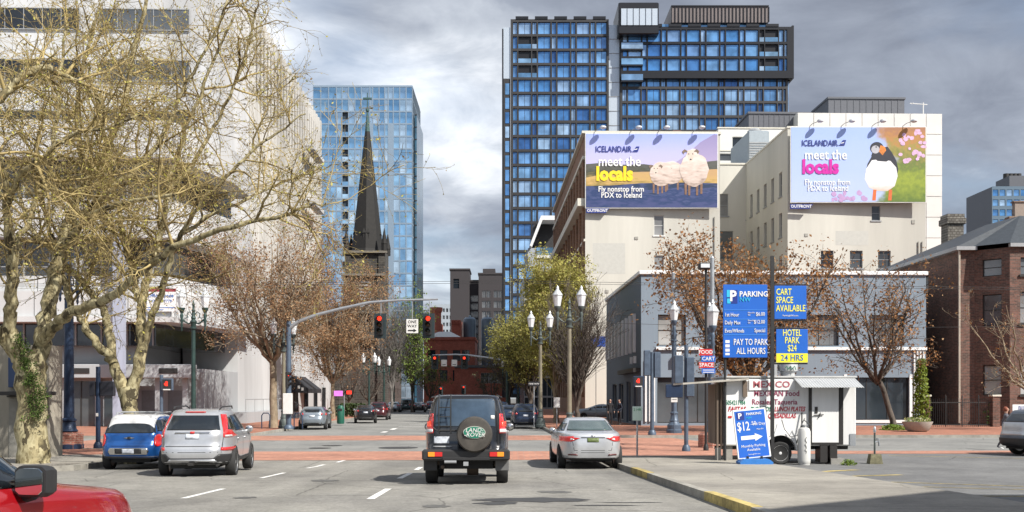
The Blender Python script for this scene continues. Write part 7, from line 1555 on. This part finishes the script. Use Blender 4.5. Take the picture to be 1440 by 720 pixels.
# A-frame
DA = 29.2; ga = g(DA) + .12; xa_ = P(1061, DA); t = thing('pavement_sign', 'tilted blue free-standing sign with a white frame and arrow, in front of the cart wheel', 'sign', (xa_, DA, ga)); 
ee = link('board', None, t, (0, 0, .16)); ee.rotation_euler = (R(-6), R(-5.5), 0); w = .475; h = 1.42
m = MB(); m.box(-w, w, -.03, .02, 0, h, .015); fr_ = m.build('frame', signw, ee)
m = MB(); m.box(-w + .045, w - .045, -.036, -.032, .045, h - .045); p = m.build('panel', sblue, ee)
for (s, sz, a, z, al, b, c_) in (('PARKING', .105, -.10, 1.27, 'LEFT', .01, signw), ('NW', .08, -.10, 1.16, 'LEFT', 0, cyan), ('$12', .36, -.40, .92, 'LEFT', .01, signw), ('.50', .14, -.01, 1.0, 'LEFT', 0, signw), ('All Day', .115, .41, .97, 'RIGHT', .0, signw), ('Mon-Fri', .06, .25, .82, 'CENTER', 0, signw), ('Monthly Parking', .105, 0, .36, 'CENTER', 0, signw), ('Available', .105, 0, .25, 'CENTER', 0, signw), ('ParkingNW.com', .05, 0, .12, 'CENTER', 0, signw)):
    text(s, sz, (a, -.04, z), p, c_, 'lettering', al, b, .66 if s == '$12' else 1)
m = MB(); m.box(-.38, -.16, -.041, -.037, 1.12, 1.34); a_ = m.build('logo', sdk, p); text('P', .22, (-.34, -.044, 1.23), a_, signw, 'lettering', 'LEFT', .02)
m = MB(); m.prism([(-.32, .545), (.08, .545), (.08, .49), (.30, .60), (.08, .71), (.08, .655), (-.32, .655)], 'y', -.041, -.037); m.build('arrow', signw, p)
m = MB(); m.prism([(-.46, 0), (.46, 0), (.47, .06), (.36, .15), (-.36, .15), (-.47, .06)], 'y', -.28, .28); m.build('base', mat('blue_plastic', (.03, .17, .5), .5, var=.1), t); m = MB(); [m.box(sg * .2 - .03, sg * .2 + .03, -.05, .05, .151, .22) for sg in (-1, 1)]; m.build('springs', trim_m, t)
# standpipe
t = thing('standpipe', 'thin standpipe with a tap set in a mossy stone block in the car park', 'standpipe', (P(1230, 31.3), 31.3, 0)); m = MB(); m.add([(-.2, -.16, 0), (.2, -.16, 0), (.2, .16, 0), (-.2, .16, 0), (-.15, -.12, .3), (.16, -.12, .3), (.15, .12, .3), (-.15, .12, .3)], [(0, 3, 2, 1), (4, 5, 6, 7), (0, 1, 5, 4), (1, 2, 6, 5), (2, 3, 7, 6), (3, 0, 4, 7)]); m.build('stone_block', mat('mossy_stone', (.16, .15, .09), .9, var=.4, scale=8, bump=.4, stain=.4), t)
m = MB(); m.tube([(0, 0, .3), (0, 0, .95)], .03, 8); m.build('pipe', iron_k, t); m = MB(); m.tube([(-.0, 0, .66), (.12, 0, .70), (.14, 0, .55)], .03, 8); m.lathe([(.06, .74), (.06, .78)], (.10, 0, 0), 10); m.build('tap', galv, t); m = MB(); m.lathe([(.035, .96), (.045, 1.0), (.035, 1.12), (.01, 1.15)], n=10); m.build('cap', galv, t)
# iron gate with pillars
for (px_, l) in ((1301, 'brick gate pillar beside the climbing shrub'), (1399, 'brick gate pillar in front of the brick house bay')):
    t = thing('gate_pillar', l, 'pillar', (P(px_, 66.6), 66.6, .13)); m = MB(); m.box(-.24, .24, -.24, .24, 0, 1.95); m.build('shaft', hbx, t); m = MB(); m.box(-.3, .3, -.3, .3, 1.953, 2.08, .02); m.build('cap', creams, t)
gx0, gx1 = P(1301, 66.6) + .26, P(1399, 66.6) - .26; t = thing('iron_gate', 'black iron railing gate across the gap beside the brick house', 'gate', ((gx0 + gx1) / 2, 66.6, .13)); hw = (gx1 - gx0) / 2
m = MB(); [m.box(-hw, hw, -.02, .02, z, z + .05) for z in (.1, 1.55)]; m.build('rails', trim_m, t); m = MB()
n = 30
for i in range(n + 1): xx = -hw + 2 * hw * i / n; r_ = .04 if i % 8 == 0 else .012; hh_ = 2.0 if i % 8 == 0 else 1.75; m.tube([(xx, 0, 0), (xx, 0, hh_), (xx, 0, hh_ + .1)], [r_, r_, .002], 5)
m.build('bars', trim_m, t)
plate_sign('street_sign', 'small white sign with dark letters above the leaving grey car', P(1436, 45), 45, .0, 1.72, .8, .32, signw, galv, [('BIL', .24, .16, sdk)], cat='sign')
# overhead wires
for (y_, z0_, xs, l) in ((44.5, 7.1, (-60, 60), 'lower overhead tram wire across the crossing'), (46.2, 7.2, (-60, 60), 'upper overhead tram wire across the crossing'), (47.5, 5.55, (2, 60), 'thin service cable over the right side of the cross street')):
    t = thing('overhead_wire', l, 'wire', (0, y_, 0)); m = MB(); m.tube([(xs[0] + (xs[1] - xs[0]) * i / 8, .03 * (xs[0] + (xs[1] - xs[0]) * i / 8), z0_ - .25 * math.sin(math.pi * (i % 4) / 4)) for i in range(9)], .011, 4); m.build('cable', trim_m, t)
# ------------------------------------------------------------------ billboards
def pgrad(name, stops, z0, z1, nsc=2.0, nam=.1):
    """print whose inks change up the sheet"""
    if name in _mc: return _mc[name]
    m, nt, b = new_mat(name); N = nt.nodes; L = nt.links; b.inputs['Roughness'].default_value = .6; tc = N.new('ShaderNodeTexCoord'); sp = N.new('ShaderNodeSeparateXYZ'); L.new(tc.outputs['Object'], sp.inputs[0])
    n = N.new('ShaderNodeTexNoise'); n.inputs['Scale'].default_value = nsc; n.inputs['Detail'].default_value = 5; mp = N.new('ShaderNodeMapping'); mp.inputs['Scale'].default_value = (.5, 1, 1.6); L.new(tc.outputs['Object'], mp.inputs[0]); L.new(mp.outputs[0], n.inputs[0])
    r = N.new('ShaderNodeMapRange'); r.inputs[1].default_value = z0; r.inputs[2].default_value = z1; L.new(sp.outputs[2], r.inputs[0]); a = N.new('ShaderNodeMath'); a.operation = 'MULTIPLY_ADD'; a.inputs[1].default_value = nam; L.new(n.outputs[0], a.inputs[0]); L.new(r.outputs[0], a.inputs[2])
    s_ = N.new('ShaderNodeMath'); s_.operation = 'SUBTRACT'; s_.inputs[1].default_value = nam / 2; L.new(a.outputs[0], s_.inputs[0]); cr = N.new('ShaderNodeValToRGB'); L.new(s_.outputs[0], cr.inputs[0]); e = cr.color_ramp.elements
    e[0].position, e[0].color = stops[0][0], rgb(stops[0][1]); e[1].position, e[1].color = stops[-1][0], rgb(stops[-1][1])
    for p, c in stops[1:-1]: k = e.new(p); k.color = rgb(c)
    L.new(cr.outputs[0], b.inputs['Base Color']); _mc[name] = m; return m
def flat(parent, pts, m, lay, name):
    mb = MB(); n = len(pts); mb.prism(pts, 'y', -.10 - .0016 * lay, -.0965 - .0016 * lay); return mb.build(name, m, parent)
def oval(cx, cz, rx, rz_, n=20, jag=0, sd=0): r_ = random.Random(sd); return [(cx + rx * math.cos(2 * math.pi * i / n) * (1 + r_.uniform(-jag, jag)), cz + rz_ * math.sin(2 * math.pi * i / n) * (1 + r_.uniform(-jag, jag))) for i in range(n)]
def billboard(name, label, bx0, bx1, by0, by1, bd, floods):
    x0 = P(bx0, bd); t = thing(name, label, 'billboard', (x0, bd, Z(by1, bd))); w = P(bx1, bd) - x0; h = Z(by0, bd) - Z(by1, bd)
    m = MB(); m.box(-.1, w + .1, -.08, .0, -.1, h + .1, .02); m.build('frame', frame_wh, t)
    for fx in floods:
        a = P(fx, bd) - x0; m = MB(); m.tube([(a - .9, 0, h + .1), (a - .6, -.35, h + .35), (a - .2, -.75, h + .42)], .035, 6); lp = m.build('lamp_arm', frame_gr, t)
        m = MB(); m.lathe([(.22, 0), (.34, .1), (.32, .24), (.16, .32)], (a, -.85, h + .32), 12); m.build('floodlight', mat('white_lamp_housing', (.55, .57, .6), .4), lp)
    return t, w, h
s = 108 / F                                  # metres per photo pixel there
d_ = 106.95; t, w, h = billboard('billboard', 'billboard of two sheep standing by dark water, on the cream building nearer the street', 824, 1008.5, 188.5, 292, d_, (847, 897, 936, 985))
q = lambda px_, py_: (P(px_, d_) - P(824, d_), Z(py_, d_) - Z(292, d_))
sky_b = pgrad('print_lavender_sky', [(0, (.50, .46, .68)), (.5, (.44, .44, .76)), (1, (.30, .38, .78))], h * .5, h)
pan_ = flat(t, [(0, 0), (w, 0), (w, h), (0, h)], sky_b, 0, 'picture')
flat(pan_, [q(938, 236), q(960, 222), q(985, 200), q(1004, 189), q(1008.5, 190), q(1008.5, 245), q(938, 245)], pgrad('print_mountain', [(0, (.40, .33, .50)), (1, (.25, .22, .42))], h * .5, h), 1, 'mountain')
flat(pan_, [q(824, 231), q(850, 229), q(880, 232), q(905, 231), q(945, 236), q(980, 229), q(1008.5, 226), q(1008.5, 262), q(824, 262)], pgrad('print_scrub', [(0, (.36, .25, .07)), (.35, (.13, .11, .05)), (.6, (.05, .055, .035)), (1, (.09, .09, .08))], h * .30, h * .58, 2.5, 1.2), 2, 'scrub')
flat(pan_, [q(824, 250), q(860, 243), q(900, 242), q(950, 241), q(1008.5, 238), q(1008.5, 268), q(824, 268)], pgrad('print_dry_grass', [(0, (.20, .15, .03)), (.5, (.52, .34, .12)), (1, (.48, .30, .14))], h * .26, h * .5, 2.2, 1.3), 3, 'dry_grass')
flat(pan_, [q(824, 262), q(860, 261), q(900, 258), q(960, 257), q(1008.5, 258), q(1008.5, 292), q(824, 292)], pgrad('print_dark_water', [(0, (.045, .06, .17)), (.45, (.012, .035, .12)), (.7, (.05, .07, .18)), (1, (.012, .03, .08))], 0, h * .33, 1.6, 2.2), 4, 'water')
wool = pgrad('print_wool', [(0, (.30, .22, .18)), (.35, (.55, .44, .38)), (1, (.72, .62, .56))], h * .2, h * .72, 2.6, 1.7); legm = mat('print_legs', (.20, .11, .07), .6, var=.3); horn = mat('print_horn', (.20, .14, .10), .6, var=.2); facem = mat('print_face', (.66, .54, .46), .6, var=.1)
def sheep(cx, cz, bw, bh, hx, hz, hs, legs, lay, nm):
    for (lx, lb) in legs: flat(pan_, [q(lx - bw * .045, cz + bh * .5), q(lx + bw * .045, cz + bh * .5), q(lx + bw * .035, lb), q(lx - bw * .035, lb)], legm, lay, 'sheep_leg')
    c = q(cx, cz); flat(pan_, oval(c[0], c[1], bw * .5 * s, bh * .62 * s, 26, .05, int(cx)), wool, lay + 1, nm)
    c = q((cx + hx) / 2, (cz + hz) / 2); flat(pan_, oval(c[0], c[1], bw * .27 * s, bh * .5 * s, 20, .05, int(cx) + 3), wool, lay + 2, 'fleece')
    c = q(hx, hz)
    for sg in (-1, 1): flat(pan_, [(c[0] + sg * hs * .3 * s, c[1] + hs * .4 * s), (c[0] + sg * hs * .8 * s, c[1] + hs * .75 * s), (c[0] + sg * hs * 1.15 * s, c[1] + hs * .45 * s), (c[0] + sg * hs * .95 * s, c[1] + hs * .05 * s), (c[0] + sg * hs * .75 * s, c[1] + hs * .35 * s)], horn, lay + 3, 'horn')
    flat(pan_, [(c[0] - hs * .42 * s, c[1] + hs * .6 * s), (c[0] - hs * .5 * s, c[1] + .1 * hs * s), (c[0] - hs * .22 * s, c[1] - hs * .85 * s), (c[0] + hs * .22 * s, c[1] - hs * .85 * s), (c[0] + hs * .5 * s, c[1] + .1 * hs * s), (c[0] + hs * .42 * s, c[1] + hs * .6 * s)], facem, lay + 4, 'face')
    for (ex, ez, er) in ((-.27, .1, .09), (.27, .1, .09), (0, -.62, .13)): flat(pan_, oval(c[0] + ex * hs * s, c[1] + ez * hs * s, er * hs * s, er * .8 * hs * s, 10), blackt, lay + 5, 'eye')
sheep(944, 243, 34, 26, 938, 240, 6, ((938, 268), (953, 267)), 5, 'sheep_body')
sheep(930, 245, 32, 27, 922, 238, 8.5, ((919, 272), (925, 273), (931, 272), (936, 270)), 12, 'sheep_body')
sheep(976, 239, 40, 38, 971, 218, 10.5, ((964, 274), (969, 275), (980, 275), (986, 273)), 20, 'sheep_body')
lnavy = mat('navy_lettering', (.015, .03, .20), .5, var=0)
def adtext(q_, p, cx, lines, wcol, lcol, lt, icx):
    text('ICELANDAIR', .88, (*[q_(*icx)[0]], -.155, q_(*icx)[1]), p, lnavy, 'lettering', 'LEFT', .012, .76)
    for (s_, px_, py_, sz, c, b) in lines: a = q_(px_, py_); text(s_, sz, (a[0], -.155, a[1]), p, c, 'lettering', 'LEFT', b, .86)
adtext(q, pan_, 0, [('meet the', 841, 228, 1.42, signw, .015), ('locals', 838, 245.5, 2.0, mat('ad_yellow', (.85, .62, .02), .5, var=0), .045), ('Fly nonstop from', 841, 266.5, .80, signw, .016), ('PDX to Iceland', 845, 275, .80, signw, .016)], 0, 0, 0, (837, 210.5))
def tail(q_, p, ox, oy):
    pts = [(ox, oy + 4), (ox + 4, oy + 3.2), (ox + 8.5, oy - 3.6), (ox + 13, oy - 3.6), (ox + 10.8, oy + 4)]; flat(p, [q_(*k) for k in pts][::-1], lnavy, 30, 'tail_emblem'); flat(p, [q_(ox + 5.2, oy + 1.4), q_(ox + 6.2, oy + .2), q_(ox + 10.5, oy - .8), q_(ox + 9.5, oy + .6)], signw, 31, 'tail_stripe')
tail(q, pan_, 886, 210)
d_ = 106.95 + .028 * 21.4 + .5; t2_, w, h = billboard('billboard', 'billboard of a puffin beside pink flowers, on the cream building further right', 1109.5, 1297, 182, 286, d_, (1147, 1191, 1234, 1277))
t2_.location.y -= .75
q = lambda px_, py_: (P(px_, d_) - P(1109.5, d_), Z(py_, d_) - Z(286, d_))
pan_ = flat(t2_, [(0, 0), (w, 0), (w, h), (0, h)], pgrad('print_pale_blue', [(0, (.42, .50, .74)), (1, (.32, .43, .78))], 0, h, .5, .5), 0, 'picture')
gm = pgrad('print_hillside', [(0, (.10, .16, .02)), (.3, (.26, .32, .03)), (.5, (.12, .17, .03)), (.72, (.30, .24, .06)), (.85, (.42, .20, .06)), (1, (.34, .16, .08))], 0, h, 1.8, 1.1)
hm = pan_.data.materials[0]; nt = hm.node_tree; N = nt.nodes; L = nt.links; b = N['Principled BSDF']; old = b.inputs['Base Color'].links[0].from_socket     # soft-focus hillside printed into the same sheet
src = gm.node_tree; cr2 = [n for n in src.nodes if n.type == 'VALTORGB'][0]; tc = N.new('ShaderNodeTexCoord'); sp = N.new('ShaderNodeSeparateXYZ'); L.new(tc.outputs['Object'], sp.inputs[0])
n1 = N.new('ShaderNodeTexNoise'); n1.inputs['Scale'].default_value = .8; n1.inputs['Detail'].default_value = 3; L.new(tc.outputs['Object'], n1.inputs[0]); n2 = N.new('ShaderNodeTexNoise'); n2.inputs['Scale'].default_value = 2.2; n2.inputs['Detail'].default_value = 6; L.new(tc.outputs['Object'], n2.inputs[0])
def mth(op, a, b_): 
    k = N.new('ShaderNodeMath'); k.operation = op
    for i, s_ in enumerate((a, b_)):
        if hasattr(s_, 'links') or hasattr(s_, 'is_linked'): L.new(s_, k.inputs[i])
        else: k.inputs[i].default_value = s_
    return k.outputs[0]
hv = mth('ADD', mth('MULTIPLY', sp.outputs[2], 1 / h), mth('MULTIPLY', mth('SUBTRACT', n2.outputs[0], .5), .55)); rp = N.new('ShaderNodeValToRGB'); L.new(hv, rp.inputs[0]); e = rp.color_ramp.elements
for k, el in enumerate(cr2.color_ramp.elements):
    if k < 2: e[k].position = el.position if k == 0 else .3; e[k].color = el.color
    else: q2 = e.new(el.position); q2.color = el.color
if len(e) > 1: e[1].color = cr2.color_ramp.elements[1].color
mk = mth('ADD', mth('ADD', mth('MULTIPLY', sp.outputs[0], 1 / w), mth('MULTIPLY', mth('ABSOLUTE', mth('SUBTRACT', sp.outputs[2], h * .52), 0), .028)), mth('MULTIPLY', mth('SUBTRACT', n1.outputs[0], .5), .22)); mr = N.new('ShaderNodeMapRange'); mr.interpolation_type = 'SMOOTHSTEP'; mr.inputs[1].default_value = .71; mr.inputs[2].default_value = .80; L.new(mk, mr.inputs[0])
mx_ = N.new('ShaderNodeMix'); mx_.data_type = 'RGBA'; L.new(mr.outputs[0], mx_.inputs[0]); L.new(old, mx_.inputs[6]); L.new(rp.outputs[0], mx_.inputs[7]); L.new(mx_.outputs[2], b.inputs['Base Color'])
rnd = random.Random(5); pinkm = mat('print_pink', (.62, .40, .58), .6, var=.2)
for i in range(26): a = rnd.uniform(1262, 1296); b = rnd.uniform(186, 228) + (a - 1280) * -.3; c = q(a, max(186, b)); flat(pan_, oval(c[0], c[1], .17 + rnd.random() * .16, .15 + rnd.random() * .12, 8, .2, i), pinkm, 3 + i * .55, 'petal')
for i in range(14): c = q(rnd.uniform(1165, 1212), rnd.uniform(272, 284)); flat(pan_, oval(c[0], c[1], .15 + rnd.random() * .18, .15 + rnd.random() * .16, 8, .2, i), mat('print_mauve', (.44, .28, .50), .6), 3 + i * .9, 'petal')
pk = mat('print_black', (.02, .022, .035), .6, var=.2); pw_ = pgrad('print_white_breast', [(0, (.55, .40, .30)), (.25, (.70, .68, .68)), (1, (.78, .78, .80))], h * .12, h * .6, 4, .2)
flat(pan_, [q(a, b) for a, b in ((1226, 212), (1222, 222), (1216, 233), (1213, 245), (1230, 238), (1246, 235), (1258, 246), (1259, 240), (1256, 228), (1250, 217), (1244, 209))][::-1], pk, 4, 'puffin_back')
flat(pan_, [q(a, b) for a, b in ((1222, 228), (1214, 240), (1212, 254), (1218, 266), (1228, 271), (1244, 271), (1254, 264), (1258, 250), (1256, 238), (1248, 229), (1236, 226))][::-1], pw_, 5, 'puffin_breast')
flat(pan_, [q(a, b) for a, b in ((1224, 214), (1221, 222), (1230, 229), (1242, 230), (1250, 226), (1246, 216))][::-1], pk, 6, 'puffin_collar')
c = q(1229, 211); flat(pan_, oval(c[0], c[1], 9.6 * s, 8.6 * s), pk, 7, 'puffin_head'); c = q(1227, 213); flat(pan_, oval(c[0], c[1], 5.8 * s, 5.6 * s), mat('print_grey_cheek', (.42, .42, .46), .6, var=.1), 8, 'puffin_cheek')
flat(pan_, [q(1234, 207), q(1240, 209), q(1242, 214), q(1237, 221), q(1232, 216)][::-1], mat('print_orange', (.62, .20, .03), .6, var=.3), 9, 'puffin_beak'); c = q(1228, 209.5); flat(pan_, oval(c[0], c[1], 1.1 * s, 1.1 * s, 10), blackt, 10, 'puffin_eye')
for a in (1224, 1246): flat(pan_, [q(a, 269), q(a + 4.5, 269), q(a + 3.5, 284), q(a - 1.5, 284)], mat('print_leg_orange', (.60, .13, .03), .6), 6, 'puffin_leg')
adtext(q, pan_, 0, [('meet the', 1128, 221, 1.42, signw, .015), ('locals', 1124.5, 238, 2.0, mat('ad_magenta', (.55, .01, .32), .5, var=0), .045), ('Fly nonstop from', 1128, 259, .80, signw, .012), ('PDX to Iceland', 1132, 267.5, .80, signw, .012)], 0, 0, 0, (1124, 204.5)); tail(q, pan_, 1173, 203.5)
for (px_, py_, dd, l) in ((824.5, 296.5, 106.9, 'small navy and white company plate under the sheep billboard'), (1111, 290.5, 107.25, 'small navy and white company plate under the puffin billboard')):
    t = thing('company_plate', l, 'sign', (P(px_, dd), dd, Z(py_ + 3.2, dd))); ww = 32 * s; m = MB(); m.prism([(0, 0), (ww - .4, 0), (ww, .48), (0, .48)], 'y', -.08, 0); p = m.build('panel', lnavy, t); text('OUTFRONT', .42, (ww / 2 - .05, -.09, .24), p, signw, 'lettering', 'CENTER', .02, .95)
# ------------------------------------------------------------------ people
skin = mat('skin', (.45, .27, .20), .6, var=.05); hairs = {'dark': mat('dark_hair', (.02, .015, .012), .7), 'red': mat('auburn_hair', (.22, .06, .03), .7)}
def person(label, x, y, z, rz, H, top, legs, hair, stride=0.0, bend=0.0):
    t = thing('person', label, 'person', (x, y, z), rz); k = H / 1.75; me = bpy.data.meshes.new('body'); bm = bmesh.new(); sl = bm.verts.layers.skin.verify()
    V = {}
    def v(n, p, r): q_ = bm.verts.new((p[0] * k, p[1] * k, p[2] * k)); q_[sl].radius = (r * k, r * k) if not isinstance(r, tuple) else (r[0] * k, r[1] * k); V[n] = q_; return q_
    def e(*ns): [bm.edges.new((V[a], V[b])) for a, b in zip(ns[:-1], ns[1:])]
    v('pel', (0, 0, .93), (.15, .11)); v('wai', (0, .0, 1.08), (.13, .095)); v('che', (0, 0, 1.28), (.165, .11)); v('nec', (0, .01, 1.46), .055); v('hd0', (0, 0, 1.55), .07); v('hd1', (0, .0, 1.64), .095); v('hd2', (0, .01, 1.72), .06); v('nos', (0, -.115, 1.62), .014); e('pel', 'wai', 'che', 'nec', 'hd0', 'hd1', 'hd2'); e('hd1', 'nos')
    for sg, n in ((-1, 'l'), (1, 'r')):
        st = stride * sg; v(n + 'hip', (sg * .09, 0, .88), .09); v(n + 'kne', (sg * .10, -st * .5 - .02, .50), .058); v(n + 'ank', (sg * .10, -st - (.0 if st > 0 else -.05), .09 + (0 if st >= 0 else .05)), .04); v(n + 'toe', (sg * .12, -st - .17, .035 + (0 if st >= 0 else .02)), .032); e('pel', n + 'hip', n + 'kne', n + 'ank', n + 'toe')
        v(n + 'sh', (sg * .185, 0, 1.40), .06); v(n + 'elb', (sg * .235, .03 + st * .3, 1.13), .042); v(n + 'wri', (sg * .23, -.05 - bend + st * .6, .90 + bend * .6), .027); v(n + 'pal', (sg * .225, -.07 - bend + st * .65, .84 + bend * .5), (.036, .018)); e('che', n + 'sh', n + 'elb', n + 'wri', n + 'pal')
        for i, (dx, L_) in enumerate(((-.026, .06), (-.009, .07), (.009, .068), (.025, .055))): v(n + 'f%d' % i, (sg * .225 + dx * .3, -.07 - bend + dx + st * .65, .80 + bend * .5), .009); v(n + 'g%d' % i, (sg * .222 + dx * .3, -.085 - bend + dx + st * .65, .80 - L_ * .8 + bend * .5), .007); e(n + 'pal', n + 'f%d' % i, n + 'g%d' % i)
        v(n + 'th', (sg * .215, -.12 - bend + st * .65, .82 + bend * .5), .010); e(n + 'pal', n + 'th')
    bm.to_mesh(me); bm.free(); o = bpy.data.objects.new('tmp', me); COL.objects.link(o); md = o.modifiers.new('s', 'SKIN'); md.use_smooth_shade = True; me.skin_vertices[0].data[0].use_root = True; ss = o.modifiers.new('u', 'SUBSURF'); ss.levels = 2
    dg = bpy.context.evaluated_depsgraph_get(); bd_ = bpy.data.meshes.new_from_object(o.evaluated_get(dg)); bpy.data.objects.remove(o)
    bd_.materials.clear(); [bd_.materials.append(q_) for q_ in (skin, top, legs, trim_m if legs is not frame_wh else frame_wh, signw)]
    for p in bd_.polygons:
        c = p.center / k; zc = c.z; p.use_smooth = True
        p.material_index = 0 if zc > 1.475 else (1 if zc > .93 and not (abs(c.x) > .19 and zc < .90) else (0 if abs(c.x) > .185 and zc < .93 else (2 if zc > .11 else (4 if stride else 3))))
    link('body', bd_, t)
    m = MB(); m.lathe([(.02, -.02), (.07, -.0), (.098, .05), (.098, .10), (.075, .15), (.02, .175)], (0, .022 * k, 1.57 * k), 14); m.v = [(a, b if b > -.03 else -.03 + (b + .03) * .45, c) for a, b, c in m.v]; m.build('hair', hairs[hair], t)
    for sg in (-1, 1): m = MB(); m.lathe([(.002, -.012), (.011, -.004), (.011, .004), (.002, .012)], (sg * .034 * k, -.088 * k, 1.64 * k), 8); m.build('eye', blackt, t)
    m = MB(); m.box(-.025, .025, -.098 * k, -.085 * k, 1.575 * k, 1.583 * k); m.build('mouth', mat('lips', (.3, .1, .09), .6), t); return t
blk_c = mat('black_cloth', (.012, .012, .015), .9, var=.2); nav_c = mat('navy_cloth', (.02, .025, .04), .9, var=.2)
person('person in black jacket standing left of the shop doorway', P(857, 70), 69.5, .13, R(20), 1.82, blk_c, blk_c, 'dark', 0, .08)
person('person in dark clothes with folded arms, right of the one in the black jacket', P(872, 70), 70.3, .13, R(-60), 1.80, nav_c, blk_c, 'dark', 0, .2)
person('person with auburn hair and white shoes striding behind the leaving grey car', P(1415, 39.5), 39.5, 0, R(70), 1.68, mat('grey_cloth', (.10, .10, .12), .9), mat('grey_cloth_dark', (.04, .04, .05), .9), 'red', .28)
o = bld('corner_building', 'tall plain building beside the car park whose shadow falls across it', 'building', 0, 0, 0)
m = MB(); fp = [(18.2, 10.4), (46, 11.2), (46, -12), (12.8, -12), (12.8, 5.6)]; m.prism(fp, 'z', -.1, 12.4); m.build('wall', cream, o); m = MB(); m.prism([(a + (.15 if a > 20 else -.15), b) for a, b in fp], 'z', 12.4, 12.7); m.build('roof', roofing, o)
for zz in (2.2, 5.4, 8.6): m = MB(); m.box(12.74, 12.797, -10, 5.2, zz, zz + 1.4); m.build('window_band', glass_dk, o)
convert_fonts()
